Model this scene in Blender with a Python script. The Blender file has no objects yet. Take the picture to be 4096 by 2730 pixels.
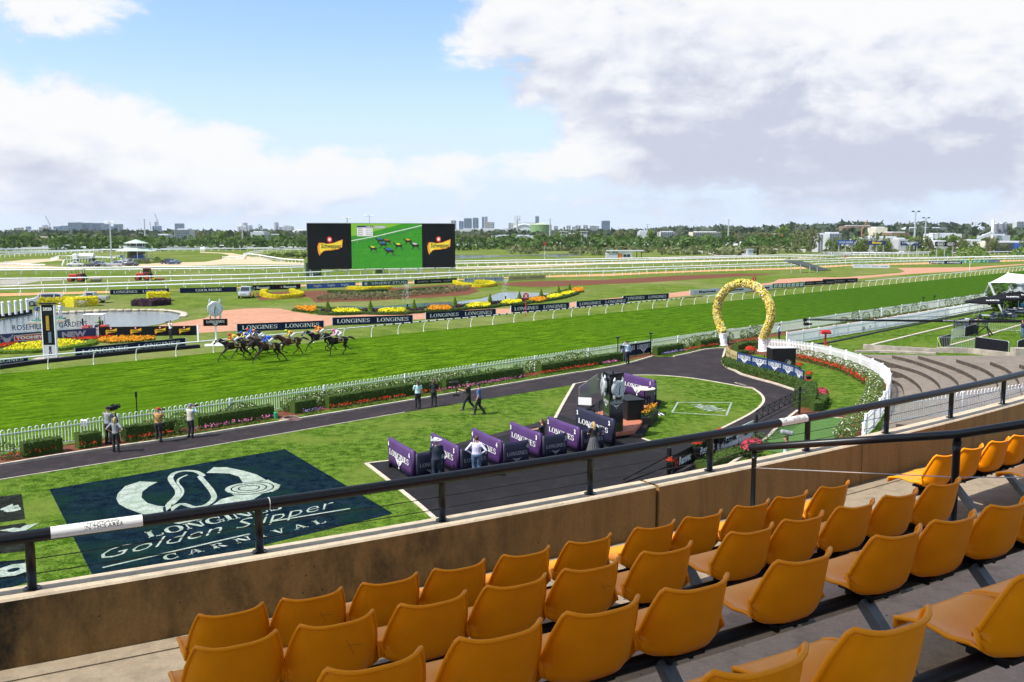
import bpy,math,random
from mathutils import Vector,Matrix,noise
random.seed(7)
scene=bpy.context.scene
COL=scene.collection
PI=math.pi
FPX,CX,CY,HOR,CAM_H=3700.0,2048.0,1365.0,437.0,10.3
TH=math.atan(HOR/FPX)
cam_d=bpy.data.cameras.new('camera')
cam_d.sensor_width=36.0
cam_d.lens=FPX/4096.0*36.0
cam_d.clip_start=0.1
cam_d.clip_end=30000.0
cam=bpy.data.objects.new('camera',cam_d)
COL.objects.link(cam)
cam.location=(0,0,CAM_H)
cam.rotation_euler=(PI/2-TH,0,0)
scene.camera=cam
vs=scene.view_settings
vs.view_transform='Standard'
vs.look='None'
vs.exposure=0.38
vs.gamma=1.0
vs.use_curve_mapping=False
scene.cycles.max_bounces=6
scene.cycles.diffuse_bounces=3
scene.cycles.glossy_bounces=3
scene.cycles.transparent_max_bounces=12
scene.cycles.use_denoising=True
scene.cycles.caustics_reflective=False
scene.cycles.caustics_refractive=False
SUN_EL=math.radians(54)
SUN_H=Vector((-0.89,-0.45,0)).normalized()
SUN_DIR=Vector((SUN_H.x*math.cos(SUN_EL),SUN_H.y*math.cos(SUN_EL),math.sin(SUN_EL)))
sun_d=bpy.data.lights.new('sun','SUN')
sun_d.energy=4.8
sun_d.angle=math.radians(0.55)
sun_d.color=(1.0,0.955,0.88)
sun=bpy.data.objects.new('sun',sun_d)
COL.objects.link(sun)
sun.rotation_euler=SUN_DIR.to_track_quat('Z','Y').to_euler()
sun.location=(-40,-20,60)
class NT:
 def __init__(s,tree):
  s.t=tree;s.n=tree.nodes;s.l=tree.links
 def node(s,typ,props=None,**inp):
  nd=s.n.new(typ)
  for k,v in(props or{}).items():setattr(nd,k,v)
  for k,v in inp.items():
   key=int(k[1:])if k[0]=='i' and k[1:].isdigit()else k.replace('_',' ')
   s.set(nd.inputs[key],v)
  return nd
 def set(s,sock,v):
  if isinstance(v,bpy.types.NodeSocket):s.l.new(v,sock)
  else:sock.default_value=v
 def m(s,op,a,b=0.0,c=0.0,clamp=False):
  nd=s.n.new('ShaderNodeMath');nd.operation=op;nd.use_clamp=clamp
  s.set(nd.inputs[0],a);s.set(nd.inputs[1],b);s.set(nd.inputs[2],c)
  return nd.outputs[0]
 def vm(s,op,a,b=(0,0,0)):
  nd=s.n.new('ShaderNodeVectorMath');nd.operation=op
  s.set(nd.inputs[0],a);s.set(nd.inputs[1],b)
  return nd.outputs[0]
 def mix(s,f,a,b):
  nd=s.n.new('ShaderNodeMix');nd.data_type='RGBA'
  s.set(nd.inputs[0],f);s.set(nd.inputs[6],a);s.set(nd.inputs[7],b)
  return nd.outputs[2]
 def smooth(s,v,a,b):
  nd=s.n.new('ShaderNodeMapRange');nd.interpolation_type='SMOOTHSTEP'
  s.set(nd.inputs[0],v);nd.inputs[1].default_value=a;nd.inputs[2].default_value=b
  return nd.outputs[0]
 def noise(s,vec,scale,detail=3.0,rough=0.5,dist=0.0,out=0):
  nd=s.n.new('ShaderNodeTexNoise')
  s.set(nd.inputs['Vector'],vec);nd.inputs['Scale'].default_value=scale
  nd.inputs['Detail'].default_value=detail;nd.inputs['Roughness'].default_value=rough
  nd.inputs['Distortion'].default_value=dist
  return nd.outputs[out]
 def ramp(s,f,stops):
  nd=s.n.new('ShaderNodeValToRGB');s.set(nd.inputs[0],f)
  e=nd.color_ramp.elements
  while len(e)<len(stops):e.new(0.5)
  for el,(p,c)in zip(e,stops):
   el.position=p;el.color=c if len(c)==4 else(*c,1)
  return nd.outputs[0]
def ray(px,py):
 u=(px-CX)/FPX;v=-(py-CY)/FPX
 return Vector((u,math.cos(TH)+v*math.sin(TH),-math.sin(TH)+v*math.cos(TH)))
world=bpy.data.worlds.new('World');scene.world=world
world.use_nodes=True
W=NT(world.node_tree);W.n.clear()
sky=W.node('ShaderNodeTexSky',dict(sky_type='NISHITA',sun_disc=False))
sky.sun_elevation=SUN_EL
sky.sun_rotation=math.atan2(SUN_H.x,SUN_H.y)
sky.altitude=20;sky.air_density=1.0;sky.dust_density=1.6;sky.ozone_density=1.2
tc=W.node('ShaderNodeTexCoord').outputs['Generated']
sep=W.node('ShaderNodeSeparateXYZ',i0=tc)
X_,Y_,Z_=sep.outputs
az=W.m('MULTIPLY',W.m('ARCTAN2',X_,Y_),180/PI)
el=W.m('MULTIPLY',W.m('ARCSINE',Z_),180/PI)
def azel(px,py):
 d=ray(px,py).normalized()
 return math.degrees(math.atan2(d.x,d.y)),math.degrees(math.asin(d.z))
BLOBS=[(1450,330,560,330,-0.62),(900,330,420,150,-0.45),(1250,60,330,160,-0.5),(1850,420,300,110,-0.35),(560,120,150,90,-0.2),
         (1000,600,360,150,0.50),(540,620,300,150,0.46),(1480,720,420,90,0.36),(2350,640,500,80,.22),(700,740,600,70,.2),(1150,440,500,60,-0.12),(160,430,260,220,0.36),(60,620,300,120,0.25),
         (300,50,420,95,0.38),(60,260,100,40,-0.15),(750,760,700,80,0.15),
         (2900,250,1050,300,0.60),(2600,150,500,120,.15),(3450,560,700,110,.30),(3500,500,900,250,0.5),(1900,60,260,200,0.3),(3900,150,400,400,0.5),(2600,420,500,100,0.35),
         (2620,600,160,60,0.32),(2200,760,300,60,-0.22),(2100,560,260,90,-0.3),(3300,800,900,60,-0.16),(3420,745,110,30,0.3),(2050,790,260,30,0.12)]
def density(a,e,det,tag):
 v=W.node('ShaderNodeCombineXYZ',X=W.m('MULTIPLY',a,0.15),Y=W.m('MULTIPLY',e,0.27),Z=3.7).outputs[0]
 n1=W.noise(v,1.35,det,0.63,0.25)
 n2=W.noise(v,0.45,3.0,0.5,0.3)
 s=W.m('ADD',W.m('MULTIPLY',n1,1.75),W.m('MULTIPLY',n2,0.45))
 for(x,y,rx,ry,w)in BLOBS:
  a0,e0=azel(x,y)
  ra,re=rx/64.0,ry/64.0
  dx=W.m('DIVIDE',W.m('SUBTRACT',a,a0),ra)
  dy=W.m('DIVIDE',W.m('SUBTRACT',e,e0),re)
  r2=W.m('ADD',W.m('MULTIPLY',dx,dx),W.m('MULTIPLY',dy,dy))
  g=W.m('MULTIPLY',W.m('EXPONENT',W.m('MULTIPLY',r2,-0.8)),w)
  s=W.m('ADD',s,g)
 return s
d0=density(az,el,9.0,'a')
d1=density(W.m('ADD',az,-0.35),W.m('ADD',el,0.75),7.0,'b')
d2=density(W.m('ADD',az,-1.2),W.m('ADD',el,3.0),2.0,'c')
mask=W.smooth(d0,1.02,1.42)
lit=W.m('ADD',0.78,W.m('ADD',W.m('MULTIPLY',W.m('SUBTRACT',d0,d1),0.8),W.m('MULTIPLY',W.m('SUBTRACT',d0,d2),0.85)))
lit=W.m('SUBTRACT',lit,W.m('MULTIPLY',W.smooth(d0,1.45,2.05),0.42))
vl=W.node('ShaderNodeCombineXYZ',X=W.m('MULTIPLY',az,0.13),Y=W.m('MULTIPLY',el,0.30),Z=1.3).outputs[0]
lit=W.m('ADD',lit,W.m('MULTIPLY',W.m('SUBTRACT',W.noise(vl,0.9,5.0,0.62,0.4),0.5),1.5))
for(x_,y_,rx_,ry_,w_)in((2750,330,900,230,.26),(3400,560,700,160,.12),(2300,90,500,120,.22),(100,640,300,120,.25),(3900,180,300,220,-.25)):
 a0,e0=azel(x_,y_)
 dx=W.m('DIVIDE',W.m('SUBTRACT',az,a0),rx_/64.0);dy=W.m('DIVIDE',W.m('SUBTRACT',el,e0),ry_/64.0)
 lit=W.m('SUBTRACT',lit,W.m('MULTIPLY',W.m('EXPONENT',W.m('MULTIPLY',W.m('ADD',W.m('MULTIPLY',dx,dx),W.m('MULTIPLY',dy,dy)),-0.8)),w_))
cc=W.ramp(lit,[(0.0,(0.62,0.66,0.79)),(0.35,(0.76,0.79,0.89)),(0.65,(0.90,0.92,0.98)),(1.0,(0.98,0.99,1.0))])
skyc=W.mix(1.0,sky.outputs[0],(1,1,1,1))
mxn=skyc.node;mxn.blend_type='MULTIPLY'
mxn.inputs[7].default_value=(1.30,1.42,1.55,1)
hz=W.smooth(el,9.0,-0.5)
bg_sky=W.node('ShaderNodeBackground',Color=skyc,Strength=0.115)
bg_cl=W.node('ShaderNodeBackground',Color=cc,Strength=0.76)
bg_hz=W.node('ShaderNodeBackground',Color=(0.70,0.81,1.0,1),Strength=0.86)
ms0=W.node('ShaderNodeMixShader',i0=W.m('MULTIPLY',W.smooth(el,13.0,-1.0),0.97),i1=bg_sky.outputs[0],i2=bg_hz.outputs[0])
ms1=W.node('ShaderNodeMixShader',i0=mask,i1=ms0.outputs[0],i2=bg_cl.outputs[0])
ms2=W.node('ShaderNodeMixShader',i0=W.m('MULTIPLY',W.smooth(el,4.0,-0.5),0.45),i1=ms1.outputs[0],i2=bg_hz.outputs[0])
wo=W.node('ShaderNodeOutputWorld',Surface=ms2.outputs[0])
REG={'A':(0,840,.42094),'B':(800,840,.42094),'C':(1600,840,.42094),'D':(2400,840,.42094),'E':(3200,800,.44644),
       'F':(0,1480,.42094),'G':(800,1480,.42094),'H':(1500,1400,.42094),'I':(2200,1400,.42094),'J':(2900,1300,.42083),
       'K':(3400,1100,.38263),'L':(0,2000,.59498),'M':(1300,1900,.59498),'N':(2600,1600,.72062),'W':(0,0,1.74076),'P':(0,0,1.0),
       'S':(3000,1600,.46579)}
def p_(r,x,y):
 a,b,s=REG[r];return a+x*s,b+y*s
def g(r,x,y,z=0.0):
 px,py=p_(r,x,y);d=ray(px,py);k=(z-CAM_H)/d.z
 return Vector((d.x*k,d.y*k,z))
def gs(r,pts,z=0.0):return[g(r,x,y,z)for x,y in pts]
def ztop(base,r,x,y):
 """height at which the sight line through a pixel passes over a ground point"""
 px,py=p_(r,x,y);d=ray(px,py)
 k=base.y/d.y
 return CAM_H+d.z*k
def at_depth(r,x,y,Y):
 px,py=p_(r,x,y);d=ray(px,py);k=Y/d.y
 return Vector((d.x*k,Y,CAM_H+d.z*k))
MATS={}
def mat(name,col=(0.5,0.5,0.5),rough=0.6,var=0.0,scale=5.0,col2=None,metal=0.0,bump=0.0,bscale=None,spec=0.5,emis=None,estr=0.0,
  sub=0.0,alpha=1.0,coat=0.0,stretch=None,detail=4.0,space='Object',trans=0.0):
 if name in MATS:return MATS[name]
 m=bpy.data.materials.new(name);m.use_nodes=True
 T_=NT(m.node_tree);b=T_.n['Principled BSDF']
 c=(*col,1)
 b.inputs['Base Color'].default_value=c
 b.inputs['Roughness'].default_value=rough
 b.inputs['Metallic'].default_value=metal
 b.inputs['Specular IOR Level'].default_value=spec
 b.inputs['Alpha'].default_value=alpha
 b.inputs['Coat Weight'].default_value=coat
 b.inputs['Transmission Weight'].default_value=trans
 if sub:b.inputs['Subsurface Weight'].default_value=sub
 if emis:
  b.inputs['Emission Color'].default_value=(*emis,1);b.inputs['Emission Strength'].default_value=estr
 if var or bump or col2:
  v=T_.node('ShaderNodeTexCoord').outputs[space]
  if stretch:v=T_.vm('MULTIPLY',v,stretch)
  if var or col2:
   n=T_.noise(v,scale,detail,0.6)
   c2=col2 or tuple(max(0,x*(1-var))for x in col)
   c1=col if col2 else tuple(min(1,x*(1+var))for x in col)
   f=T_.smooth(n,0.35,0.65)
   T_.set(b.inputs['Base Color'],T_.mix(f,(*c1,1),(*c2,1)))
  if bump:
   n=T_.noise(v,bscale or scale*4,4.0,0.6)
   bn=T_.node('ShaderNodeBump',Strength=bump,Height=n)
   bn.inputs['Distance'].default_value=0.02
   T_.set(b.inputs['Normal'],bn.outputs[0])
 MATS[name]=m
 return m
class MB:
 def __init__(s):s.v=[];s.f=[];s.mi=[];s.cur=0
 def add(s,vs_,fs):
  o=len(s.v);s.v+=[tuple(v)for v in vs_]
  for f in fs:s.f.append([i+o for i in f]);s.mi.append(s.cur)
  return s
 def box(s,c,size,rz=0.0,M=None,bev=0.0):
  x,y,z=size[0]/2,size[1]/2,size[2]/2
  if bev>0:
   vs_=[];
   for sz in(-1,1):
    for(a,b_)in((0,0),(1,1)):
     pass
   b_=min(bev,x*.9,y*.9,z*.9)
   ring=lambda zz,xx,yy,bb:[(xx,yy-bb,zz),(xx-bb,yy,zz),(-xx+bb,yy,zz),(-xx,yy-bb,zz),(-xx,-yy+bb,zz),(-xx+bb,-yy,zz),(xx-bb,-yy,zz),(xx,-yy+bb,zz)]
   L=ring(-z,x-b_,y-b_,b_*.5)+ring(-z+b_,x,y,b_)+ring(z-b_,x,y,b_)+ring(z,x-b_,y-b_,b_*.5)
   vs_=L;fs=[list(range(7,-1,-1)),list(range(24,32))]
   for k in range(3):
    for i in range(8):
     j=(i+1)%8;fs.append([k*8+i,k*8+j,k*8+8+j,k*8+8+i])
  else:
   vs_=[(-x,-y,-z),(x,-y,-z),(x,y,-z),(-x,y,-z),(-x,-y,z),(x,-y,z),(x,y,z),(-x,y,z)]
   fs=[(0,3,2,1),(4,5,6,7),(0,1,5,4),(1,2,6,5),(2,3,7,6),(3,0,4,7)]
  c_,s_=math.cos(rz),math.sin(rz);out=[]
  for v in vs_:
   if M is not None:w=M@Vector(v)
   else:w=Vector((v[0]*c_-v[1]*s_,v[0]*s_+v[1]*c_,v[2]))
   out.append((w.x+c[0],w.y+c[1],w.z+c[2]))
  return s.add(out,fs)
 def beam(s,a,b,w,h=None,up=(0,0,1)):
  a=Vector(a);b=Vector(b);h=h or w
  d=(b-a);L=d.length
  if L<1e-6:return s
  d=d/L;u=Vector(up)
  if abs(d.dot(u))>0.99:u=Vector((0,1,0))
  r=d.cross(u).normalized();u=r.cross(d)
  vs_=[]
  for p in(a,b):
   for(i,j)in((-1,-1),(1,-1),(1,1),(-1,1)):vs_.append(p+r*(i*w/2)+u*(j*h/2))
  return s.add(vs_,[(0,1,2,3),(7,6,5,4),(0,4,5,1),(1,5,6,2),(2,6,7,3),(3,7,4,0)])
 def tube(s,path,r,n=6,cap=True,closed=False,sy=1.0):
  P=[Vector(p)for p in path];k=len(P)
  rr=r if isinstance(r,(list,tuple))else[r]*k
  o=len(s.v);prev=None;vs_=[]
  for i,p in enumerate(P):
   if closed:d=P[(i+1)%k]-P[i-1]
   else:d=P[min(i+1,k-1)]-P[max(i-1,0)]
   if d.length<1e-9:d=Vector((0,0,1))
   d.normalize()
   if prev is None:
    u=Vector((0,0,1))if abs(d.z)<0.9 else Vector((0,1,0))
    u=(u-d*u.dot(d)).normalized()
   else:
    u=prev-d*prev.dot(d)
    u=u.normalized()if u.length>1e-6 else Vector((0,1,0))
   prev=u;w=d.cross(u)
   for j in range(n):
    a=2*PI*j/n
    q=rr[i]
    if isinstance(q,(list,tuple)):vs_.append(p+u*(math.cos(a)*q[0])+w*(math.sin(a)*q[1]))
    else:vs_.append(p+u*(math.cos(a)*q)+w*(math.sin(a)*q*sy))
  fs=[]
  for i in range(k if closed else k-1):
   i2=(i+1)%k
   for j in range(n):
    j2=(j+1)%n
    fs.append((i*n+j,i2*n+j,i2*n+j2,i*n+j2)[::-1])
  if cap and not closed:
   fs.append(tuple(range(n)));fs.append(tuple(range(k*n-1,(k-1)*n-1,-1)))
  return s.add(vs_,fs)
 def cyl(s,a,b,r,n=10,r2=None):return s.tube([a,b],[r,r if r2 is None else r2],n)
 def prism(s,poly,z0,z1):
  n=len(poly);A_=sum(poly[i][0]*poly[(i+1)%n][1]-poly[(i+1)%n][0]*poly[i][1]for i in range(n))
  if A_<0:poly=poly[::-1]
  vs_=[(p[0],p[1],z0)for p in poly]+[(p[0],p[1],z1)for p in poly]
  return s.add(vs_,[tuple(range(n-1,-1,-1)),tuple(range(n,2*n))]+[(i,(i+1)%n,(i+1)%n+n,i+n)for i in range(n)])
 def lathe(s,prof,n=16,c=(0,0,0)):
  vs_=[];fs=[];k=len(prof)
  for(r,z)in prof:
   for j in range(n):a=2*PI*j/n;vs_.append((c[0]+r*math.cos(a),c[1]+r*math.sin(a),c[2]+z))
  for i in range(k-1):
   for j in range(n):j2=(j+1)%n;fs.append((i*n+j,i*n+j2,(i+1)*n+j2,(i+1)*n+j))
  fs.append(tuple(range(n-1,-1,-1)));fs.append(tuple(range((k-1)*n,k*n)))
  return s.add(vs_,fs)
 def ball(s,c,r,n=8,m=6):
  if not isinstance(r,(tuple,list)):r=(r,r,r)
  vs_=[(c[0],c[1],c[2]-r[2])];fs=[]
  for i in range(1,m):
   t=PI*i/m
   for j in range(n):
    a=2*PI*j/n
    vs_.append((c[0]+r[0]*math.sin(t)*math.cos(a),c[1]+r[1]*math.sin(t)*math.sin(a),c[2]-r[2]*math.cos(t)))
  vs_.append((c[0],c[1],c[2]+r[2]));L=len(vs_)-1
  for j in range(n):
   j2=(j+1)%n;fs.append((0,1+j2,1+j));fs.append((L,L-n+j,L-n+j2))
  for i in range(m-2):
   for j in range(n):j2=(j+1)%n;fs.append((1+i*n+j,1+i*n+j2,1+(i+1)*n+j2,1+(i+1)*n+j))
  return s.add(vs_,fs)
 def poly2(s,pts,O,U,V):
  return s.add([Vector(O)+Vector(U)*a+Vector(V)*b for a,b in pts],[tuple(range(len(pts)))])
 def quads(s,other,M=None,mi=None):
  o=len(s.v)
  for v in other.v:
   w=Vector(v);w=M@w if M is not None else w;s.v.append(tuple(w))
  for f,m_ in zip(other.f,other.mi):s.f.append([i+o for i in f]);s.mi.append(m_ if mi is None else mi)
  return s
 def mesh(s,name,mats,smooth=False):
  me=bpy.data.meshes.new(name);me.from_pydata(s.v,[],s.f)
  for m in(mats if isinstance(mats,(list,tuple))else[mats]):me.materials.append(m)
  if any(s.mi):me.polygons.foreach_set('material_index',s.mi)
  if smooth:me.polygons.foreach_set('use_smooth',[True]*len(s.f))
  me.update();return me
 def build(s,name,mats,parent=None,smooth=False,loc=(0,0,0),rz=0.0,kind=None,label=None):
  return ob(name,s.mesh(name,mats,smooth),parent,loc,rz,kind,label)
def ob(name,me,parent=None,loc=(0,0,0),rz=0.0,kind=None,label=None):
 o=bpy.data.objects.new(name,me);COL.objects.link(o)
 o.location=loc;o.rotation_euler=(0,0,rz)if not isinstance(rz,tuple)else rz
 if parent is not None:o.parent=parent
 if kind:o['kind']=kind
 if label:o['label']=label
 return o
def tag(o,label,cat,group=None,kind=None):
 o['label']=label;o['category']=cat
 if group:o['group']=group
 if kind:o['kind']=kind
 return o
def thing(name,label,cat,loc=(0,0,0),rz=0.0,group=None):
 o=bpy.data.objects.new(name,None);COL.objects.link(o);o.empty_display_size=0.3
 o.location=loc;o.rotation_euler=(0,0,rz)
 return tag(o,label,cat,group)
def copy_tree(o,parent=None,kids=None):
 c=o.copy();COL.objects.link(c);c.parent=parent
 for ch in list(o.children):copy_tree(ch,c)
 return c
def again(root,loc,rz,label,group=None):
 r=copy_tree(root);r.location=loc;r.rotation_euler=(0,0,rz);r['label']=label
 if group:r['group']=group
 return r
def structure(o):o['kind']='structure';return o
def resample(pts,step):
 pts=[Vector(p)for p in pts];out=[pts[0].copy()];acc=0.0
 for a,b in zip(pts,pts[1:]):
  L=(b-a).length;t=step-acc
  while t<=L:
   out.append(a.lerp(b,t/L));t+=step
  acc=L-(t-step)
 return out
def smooth_path(pts,k=4):
 P=[Vector(p)for p in pts];out=[]
 for i in range(len(P)-1):
  p0=P[max(i-1,0)];p1=P[i];p2=P[i+1];p3=P[min(i+2,len(P)-1)]
  for j in range(k):
   t=j/k
   out.append(0.5*((2*p1)+(p2-p0)*t+(2*p0-5*p1+4*p2-p3)*t*t+(3*p1-p0-3*p2+p3)*t**3))
 out.append(P[-1]);return out
def offset_path(pts,d):
 P=[Vector((p[0],p[1],0))for p in pts];out=[]
 for i,p in enumerate(P):
  t=(P[min(i+1,len(P)-1)]-P[max(i-1,0)]).normalized()
  out.append(Vector((p.x-t.y*d,p.y+t.x*d,pts[i][2]if len(pts[i])>2 else 0)))
 return out
def ribbon(pts,w0,w1,z0,z1):
 """solid strip between two offsets of a path"""
 a=offset_path(pts,w0);b=offset_path(pts,w1);m=MB();n=len(a)
 vs_=[]
 for i in range(n):vs_+=[(a[i].x,a[i].y,z0),(b[i].x,b[i].y,z0),(b[i].x,b[i].y,z1),(a[i].x,a[i].y,z1)]
 fs=[(0,1,2,3),tuple((n-1)*4+k for k in(3,2,1,0))]
 for i in range(n-1):
  for k in range(4):
   k2=(k+1)%4;fs.append((i*4+k,i*4+4+k,i*4+4+k2,i*4+k2))
 return m.add(vs_,fs)
ORD=['first','second','third','fourth','fifth','sixth','seventh','eighth','ninth','tenth','eleventh','twelfth','thirteenth','fourteenth','fifteenth',
       'sixteenth','seventeenth','eighteenth','nineteenth','twentieth']
def nth(i):
 if i<20:return ORD[i]
 tens={2:'twenty',3:'thirty',4:'forty',5:'fifty',6:'sixty',7:'seventy',8:'eighty',9:'ninety'}
 n=i+1;t,u=divmod(n,10)
 return(tens[t]+'-'+ORD[u-1])if u else tens[t][:-1]+'ieth'
from mathutils.geometry import tessellate_polygon
# ================================================================ GROUND
def turf_mat(name,c1,c2,c3,fine=7.0,stretch=(1,1,1),bump=0.6,rot=0.0,sheen=True,patch=0.12,stripes=0.0):
 m=bpy.data.materials.new(name);m.use_nodes=True
 T_=NT(m.node_tree);b=T_.n['Principled BSDF']
 geo=T_.node('ShaderNodeNewGeometry').outputs['Position']
 mp=T_.node('ShaderNodeMapping',Vector=geo);mp.inputs['Rotation'].default_value=(0,0,rot);v0=mp.outputs[0]
 v=T_.vm('MULTIPLY',v0,stretch)
 n1=T_.noise(v,fine,4.0,0.78);n2=T_.noise(v0,patch,4.0,0.6,0.4);n3=T_.noise(v,fine*0.18,3.0,0.6)
 f1=T_.smooth(T_.m('ADD',T_.m('MULTIPLY',n1,0.6),T_.m('MULTIPLY',n3,0.4)),0.42,0.60)
 c=T_.mix(f1,(*c1,1),(*c2,1))
 c=T_.mix(T_.m('MULTIPLY',T_.smooth(n2,0.42,0.72),0.75),c,(*c3,1))
 if stripes:
  sx=T_.node('ShaderNodeSeparateXYZ',i0=v0).outputs[1]
  w=T_.m('SINE',T_.m('MULTIPLY',sx,stripes))
  c=T_.mix(T_.m('MULTIPLY',T_.smooth(w,-0.25,0.25),0.10),c,(c3[0]*1.2,c3[1]*1.25,c3[2]*1.2,1))
 T_.set(b.inputs['Base Color'],c)
 b.inputs['Roughness'].default_value=0.9;b.inputs['Specular IOR Level'].default_value=0.0
 bn=T_.node('ShaderNodeBump',Strength=bump,Height=n1);bn.inputs['Distance'].default_value=0.05
 T_.set(b.inputs['Normal'],bn.outputs[0]);MATS[name]=m
 return m
A45=math.radians(45.7)
TV=Vector((math.cos(A45),math.sin(A45),0));NV=Vector((-math.sin(A45),math.cos(A45),0))
def tn(s,d,z=0.0):return TV*s+NV*d+Vector((0,0,z))
m_infield=turf_mat('infield_grass',(0.072,0.118,0.016),(0.145,0.190,0.040),(0.21,0.20,0.09),1.6,patch=0.03)
m_turf=turf_mat('race_turf',(0.020,0.060,0.002),(0.112,0.205,0.010),(0.058,0.122,0.006),5.5,(0.4,1.6,1),0.9,-A45,patch=0.06,stripes=0.9)
m_lawn=turf_mat('mown_lawn',(0.024,0.060,0.005),(0.128,0.212,0.028),(0.130,0.175,0.032),11.0,patch=0.25,bump=0.8)
m_faux=turf_mat('synthetic_turf',(0.065,0.135,0.040),(0.095,0.175,0.055),(0.08,0.15,0.045),14.0,patch=0.4,bump=0.4)
m_dry=turf_mat('far_ground',(0.13,0.17,0.06),(0.2,0.21,0.1),(0.24,0.23,0.14),0.25,patch=0.008)
m_dirt=mat('pink_sand',(0.52,0.30,0.20),0.95,0.10,0.9,bump=0.3,space='Generated')
def paint_shade_right(m,c,s0,s1):  # shade painted into the base colour, growing towards the right
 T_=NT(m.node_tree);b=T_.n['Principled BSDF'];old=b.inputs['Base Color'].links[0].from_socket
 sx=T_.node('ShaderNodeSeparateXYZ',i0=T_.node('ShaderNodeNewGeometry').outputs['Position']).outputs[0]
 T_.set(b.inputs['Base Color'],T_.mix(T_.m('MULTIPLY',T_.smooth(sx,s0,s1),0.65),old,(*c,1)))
paint_shade_right(m_turf,(0.030,0.078,0.010),-10.0,60.0)
def sheet(name,pts,z,m,kindname=None):
 mb=MB();n=len(pts)
 P=[(p[0],p[1],z)for p in pts]
 A_=sum(P[i][0]*P[(i+1)%n][1]-P[(i+1)%n][0]*P[i][1]for i in range(n))
 if A_<0:P=P[::-1]
 tri=tessellate_polygon([[Vector(p)for p in P]])
 mb.add(P,[t if(Vector(P[t[1]])-Vector(P[t[0]])).cross(Vector(P[t[2]])-Vector(P[t[0]])).z>0 else t[::-1]for t in tri])
 return structure(mb.build(name,m))
def posmat(name,c1,c2,scale,rough=0.9,bump=0.3,c3=None,patch=0.5,stretch=(1,1,1),bdist=0.02):
 m=bpy.data.materials.new(name);m.use_nodes=True
 T_=NT(m.node_tree);b=T_.n['Principled BSDF']
 v0=T_.node('ShaderNodeNewGeometry').outputs['Position'];v=T_.vm('MULTIPLY',v0,stretch)
 n1=T_.noise(v,scale,4.0,0.65);c=T_.mix(T_.smooth(n1,0.35,0.65),(*c1,1),(*c2,1))
 if c3:
  n2=T_.noise(v0,patch,4.0,0.6,0.3);c=T_.mix(T_.m('MULTIPLY',T_.smooth(n2,0.5,0.75),0.8),c,(*c3,1))
 T_.set(b.inputs['Base Color'],c);b.inputs['Roughness'].default_value=rough;b.inputs['Specular IOR Level'].default_value=0.12
 bn=T_.node('ShaderNodeBump',Strength=bump,Height=n1);bn.inputs['Distance'].default_value=bdist
 T_.set(b.inputs['Normal'],bn.outputs[0]);MATS[name]=m
 return m
m_pink=posmat('pink_track_dirt',(0.40,0.20,0.12),(0.48,0.26,0.165),1.2,c3=(0.36,0.175,0.105),patch=0.15)
m_sand=posmat('pale_sand',(0.46,0.36,0.23),(0.54,0.43,0.28),0.6,c3=(0.42,0.34,0.22),patch=0.05)
m_orange=posmat('orange_track_sand',(0.50,0.25,0.11),(0.58,0.32,0.15),0.8)
m_soil=posmat('red_brown_mulch',(0.10,0.036,0.018),(0.17,0.062,0.032),3.0,c3=(0.13,0.05,0.025),patch=0.4,bump=0.8)
m_gravel=posmat('grey_gravel_road',(0.27,0.25,0.21),(0.34,0.32,0.27),0.8)
m_asphalt=posmat('dark_rubber_asphalt',(0.012,0.0115,0.013),(0.018,0.017,0.018),9.0,0.85,0.5,c3=(0.026,0.024,0.024),patch=0.9)
def paver_mat():
 m=bpy.data.materials.new('dark_pavers');m.use_nodes=True
 T_=NT(m.node_tree);b=T_.n['Principled BSDF']
 v0=T_.node('ShaderNodeNewGeometry').outputs['Position']
 mp=T_.node('ShaderNodeMapping',Vector=v0);mp.inputs['Rotation'].default_value=(0,0,-A45)
 br=T_.node('ShaderNodeTexBrick',Vector=mp.outputs[0],Color1=(0.030,0.019,0.020,1),Color2=(0.014,0.011,0.013,1),Mortar=(0.014,0.014,0.014,1))
 br.inputs['Scale'].default_value=1.0;br.inputs['Brick Width'].default_value=0.23;br.inputs['Row Height'].default_value=0.115;br.inputs['Mortar Size'].default_value=0.008
 n=T_.noise(v0,0.7,5.0,0.65,0.5)
 n2=T_.noise(v0,14.0,3.0,0.6)
 c=T_.mix(T_.m('MULTIPLY',T_.smooth(n,0.46,0.70),0.65),br.outputs[0],(0.05,0.036,0.035,1))
 c=T_.mix(T_.m('MULTIPLY',T_.smooth(n2,0.6,0.8),0.35),c,(0.075,0.062,0.060,1))
 T_.set(b.inputs['Base Color'],c);b.inputs['Roughness'].default_value=0.85;b.inputs['Specular IOR Level'].default_value=0.25
 bn=T_.node('ShaderNodeBump',Strength=0.7,Height=br.outputs['Fac']);bn.invert=True;bn.inputs['Distance'].default_value=0.01
 T_.set(b.inputs['Normal'],bn.outputs[0]);return m
m_paver=paver_mat()
m_kerb=mat('concrete_kerb',(0.50,0.43,0.33),0.85,0.15,3.0,bump=0.3)
m_conc=mat('weathered_concrete',(0.34,0.29,0.24),0.9,0.2,1.5,bump=0.3)
m_white=mat('white_paint',(0.88,0.88,0.87),0.45,0.04,8.0)
m_black=mat('black_paint',(0.010,0.010,0.011),0.5,spec=0.22)
m_navy=mat('navy_print',(0.006,0.013,0.040),0.6,0.08,2.0,spec=0.15)
m_blk=mat('black_print',(0.008,0.008,0.009),0.6,spec=0.15)
m_ink=mat('white_print',(0.78,0.78,0.76),0.6)
m_steel=mat('galvanised_steel',(0.55,0.56,0.57),0.4,0.1,6.0,metal=0.6)
m_alu=mat('brushed_aluminium',(0.66,0.67,0.69),0.32,metal=0.75)
base=MB()
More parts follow.
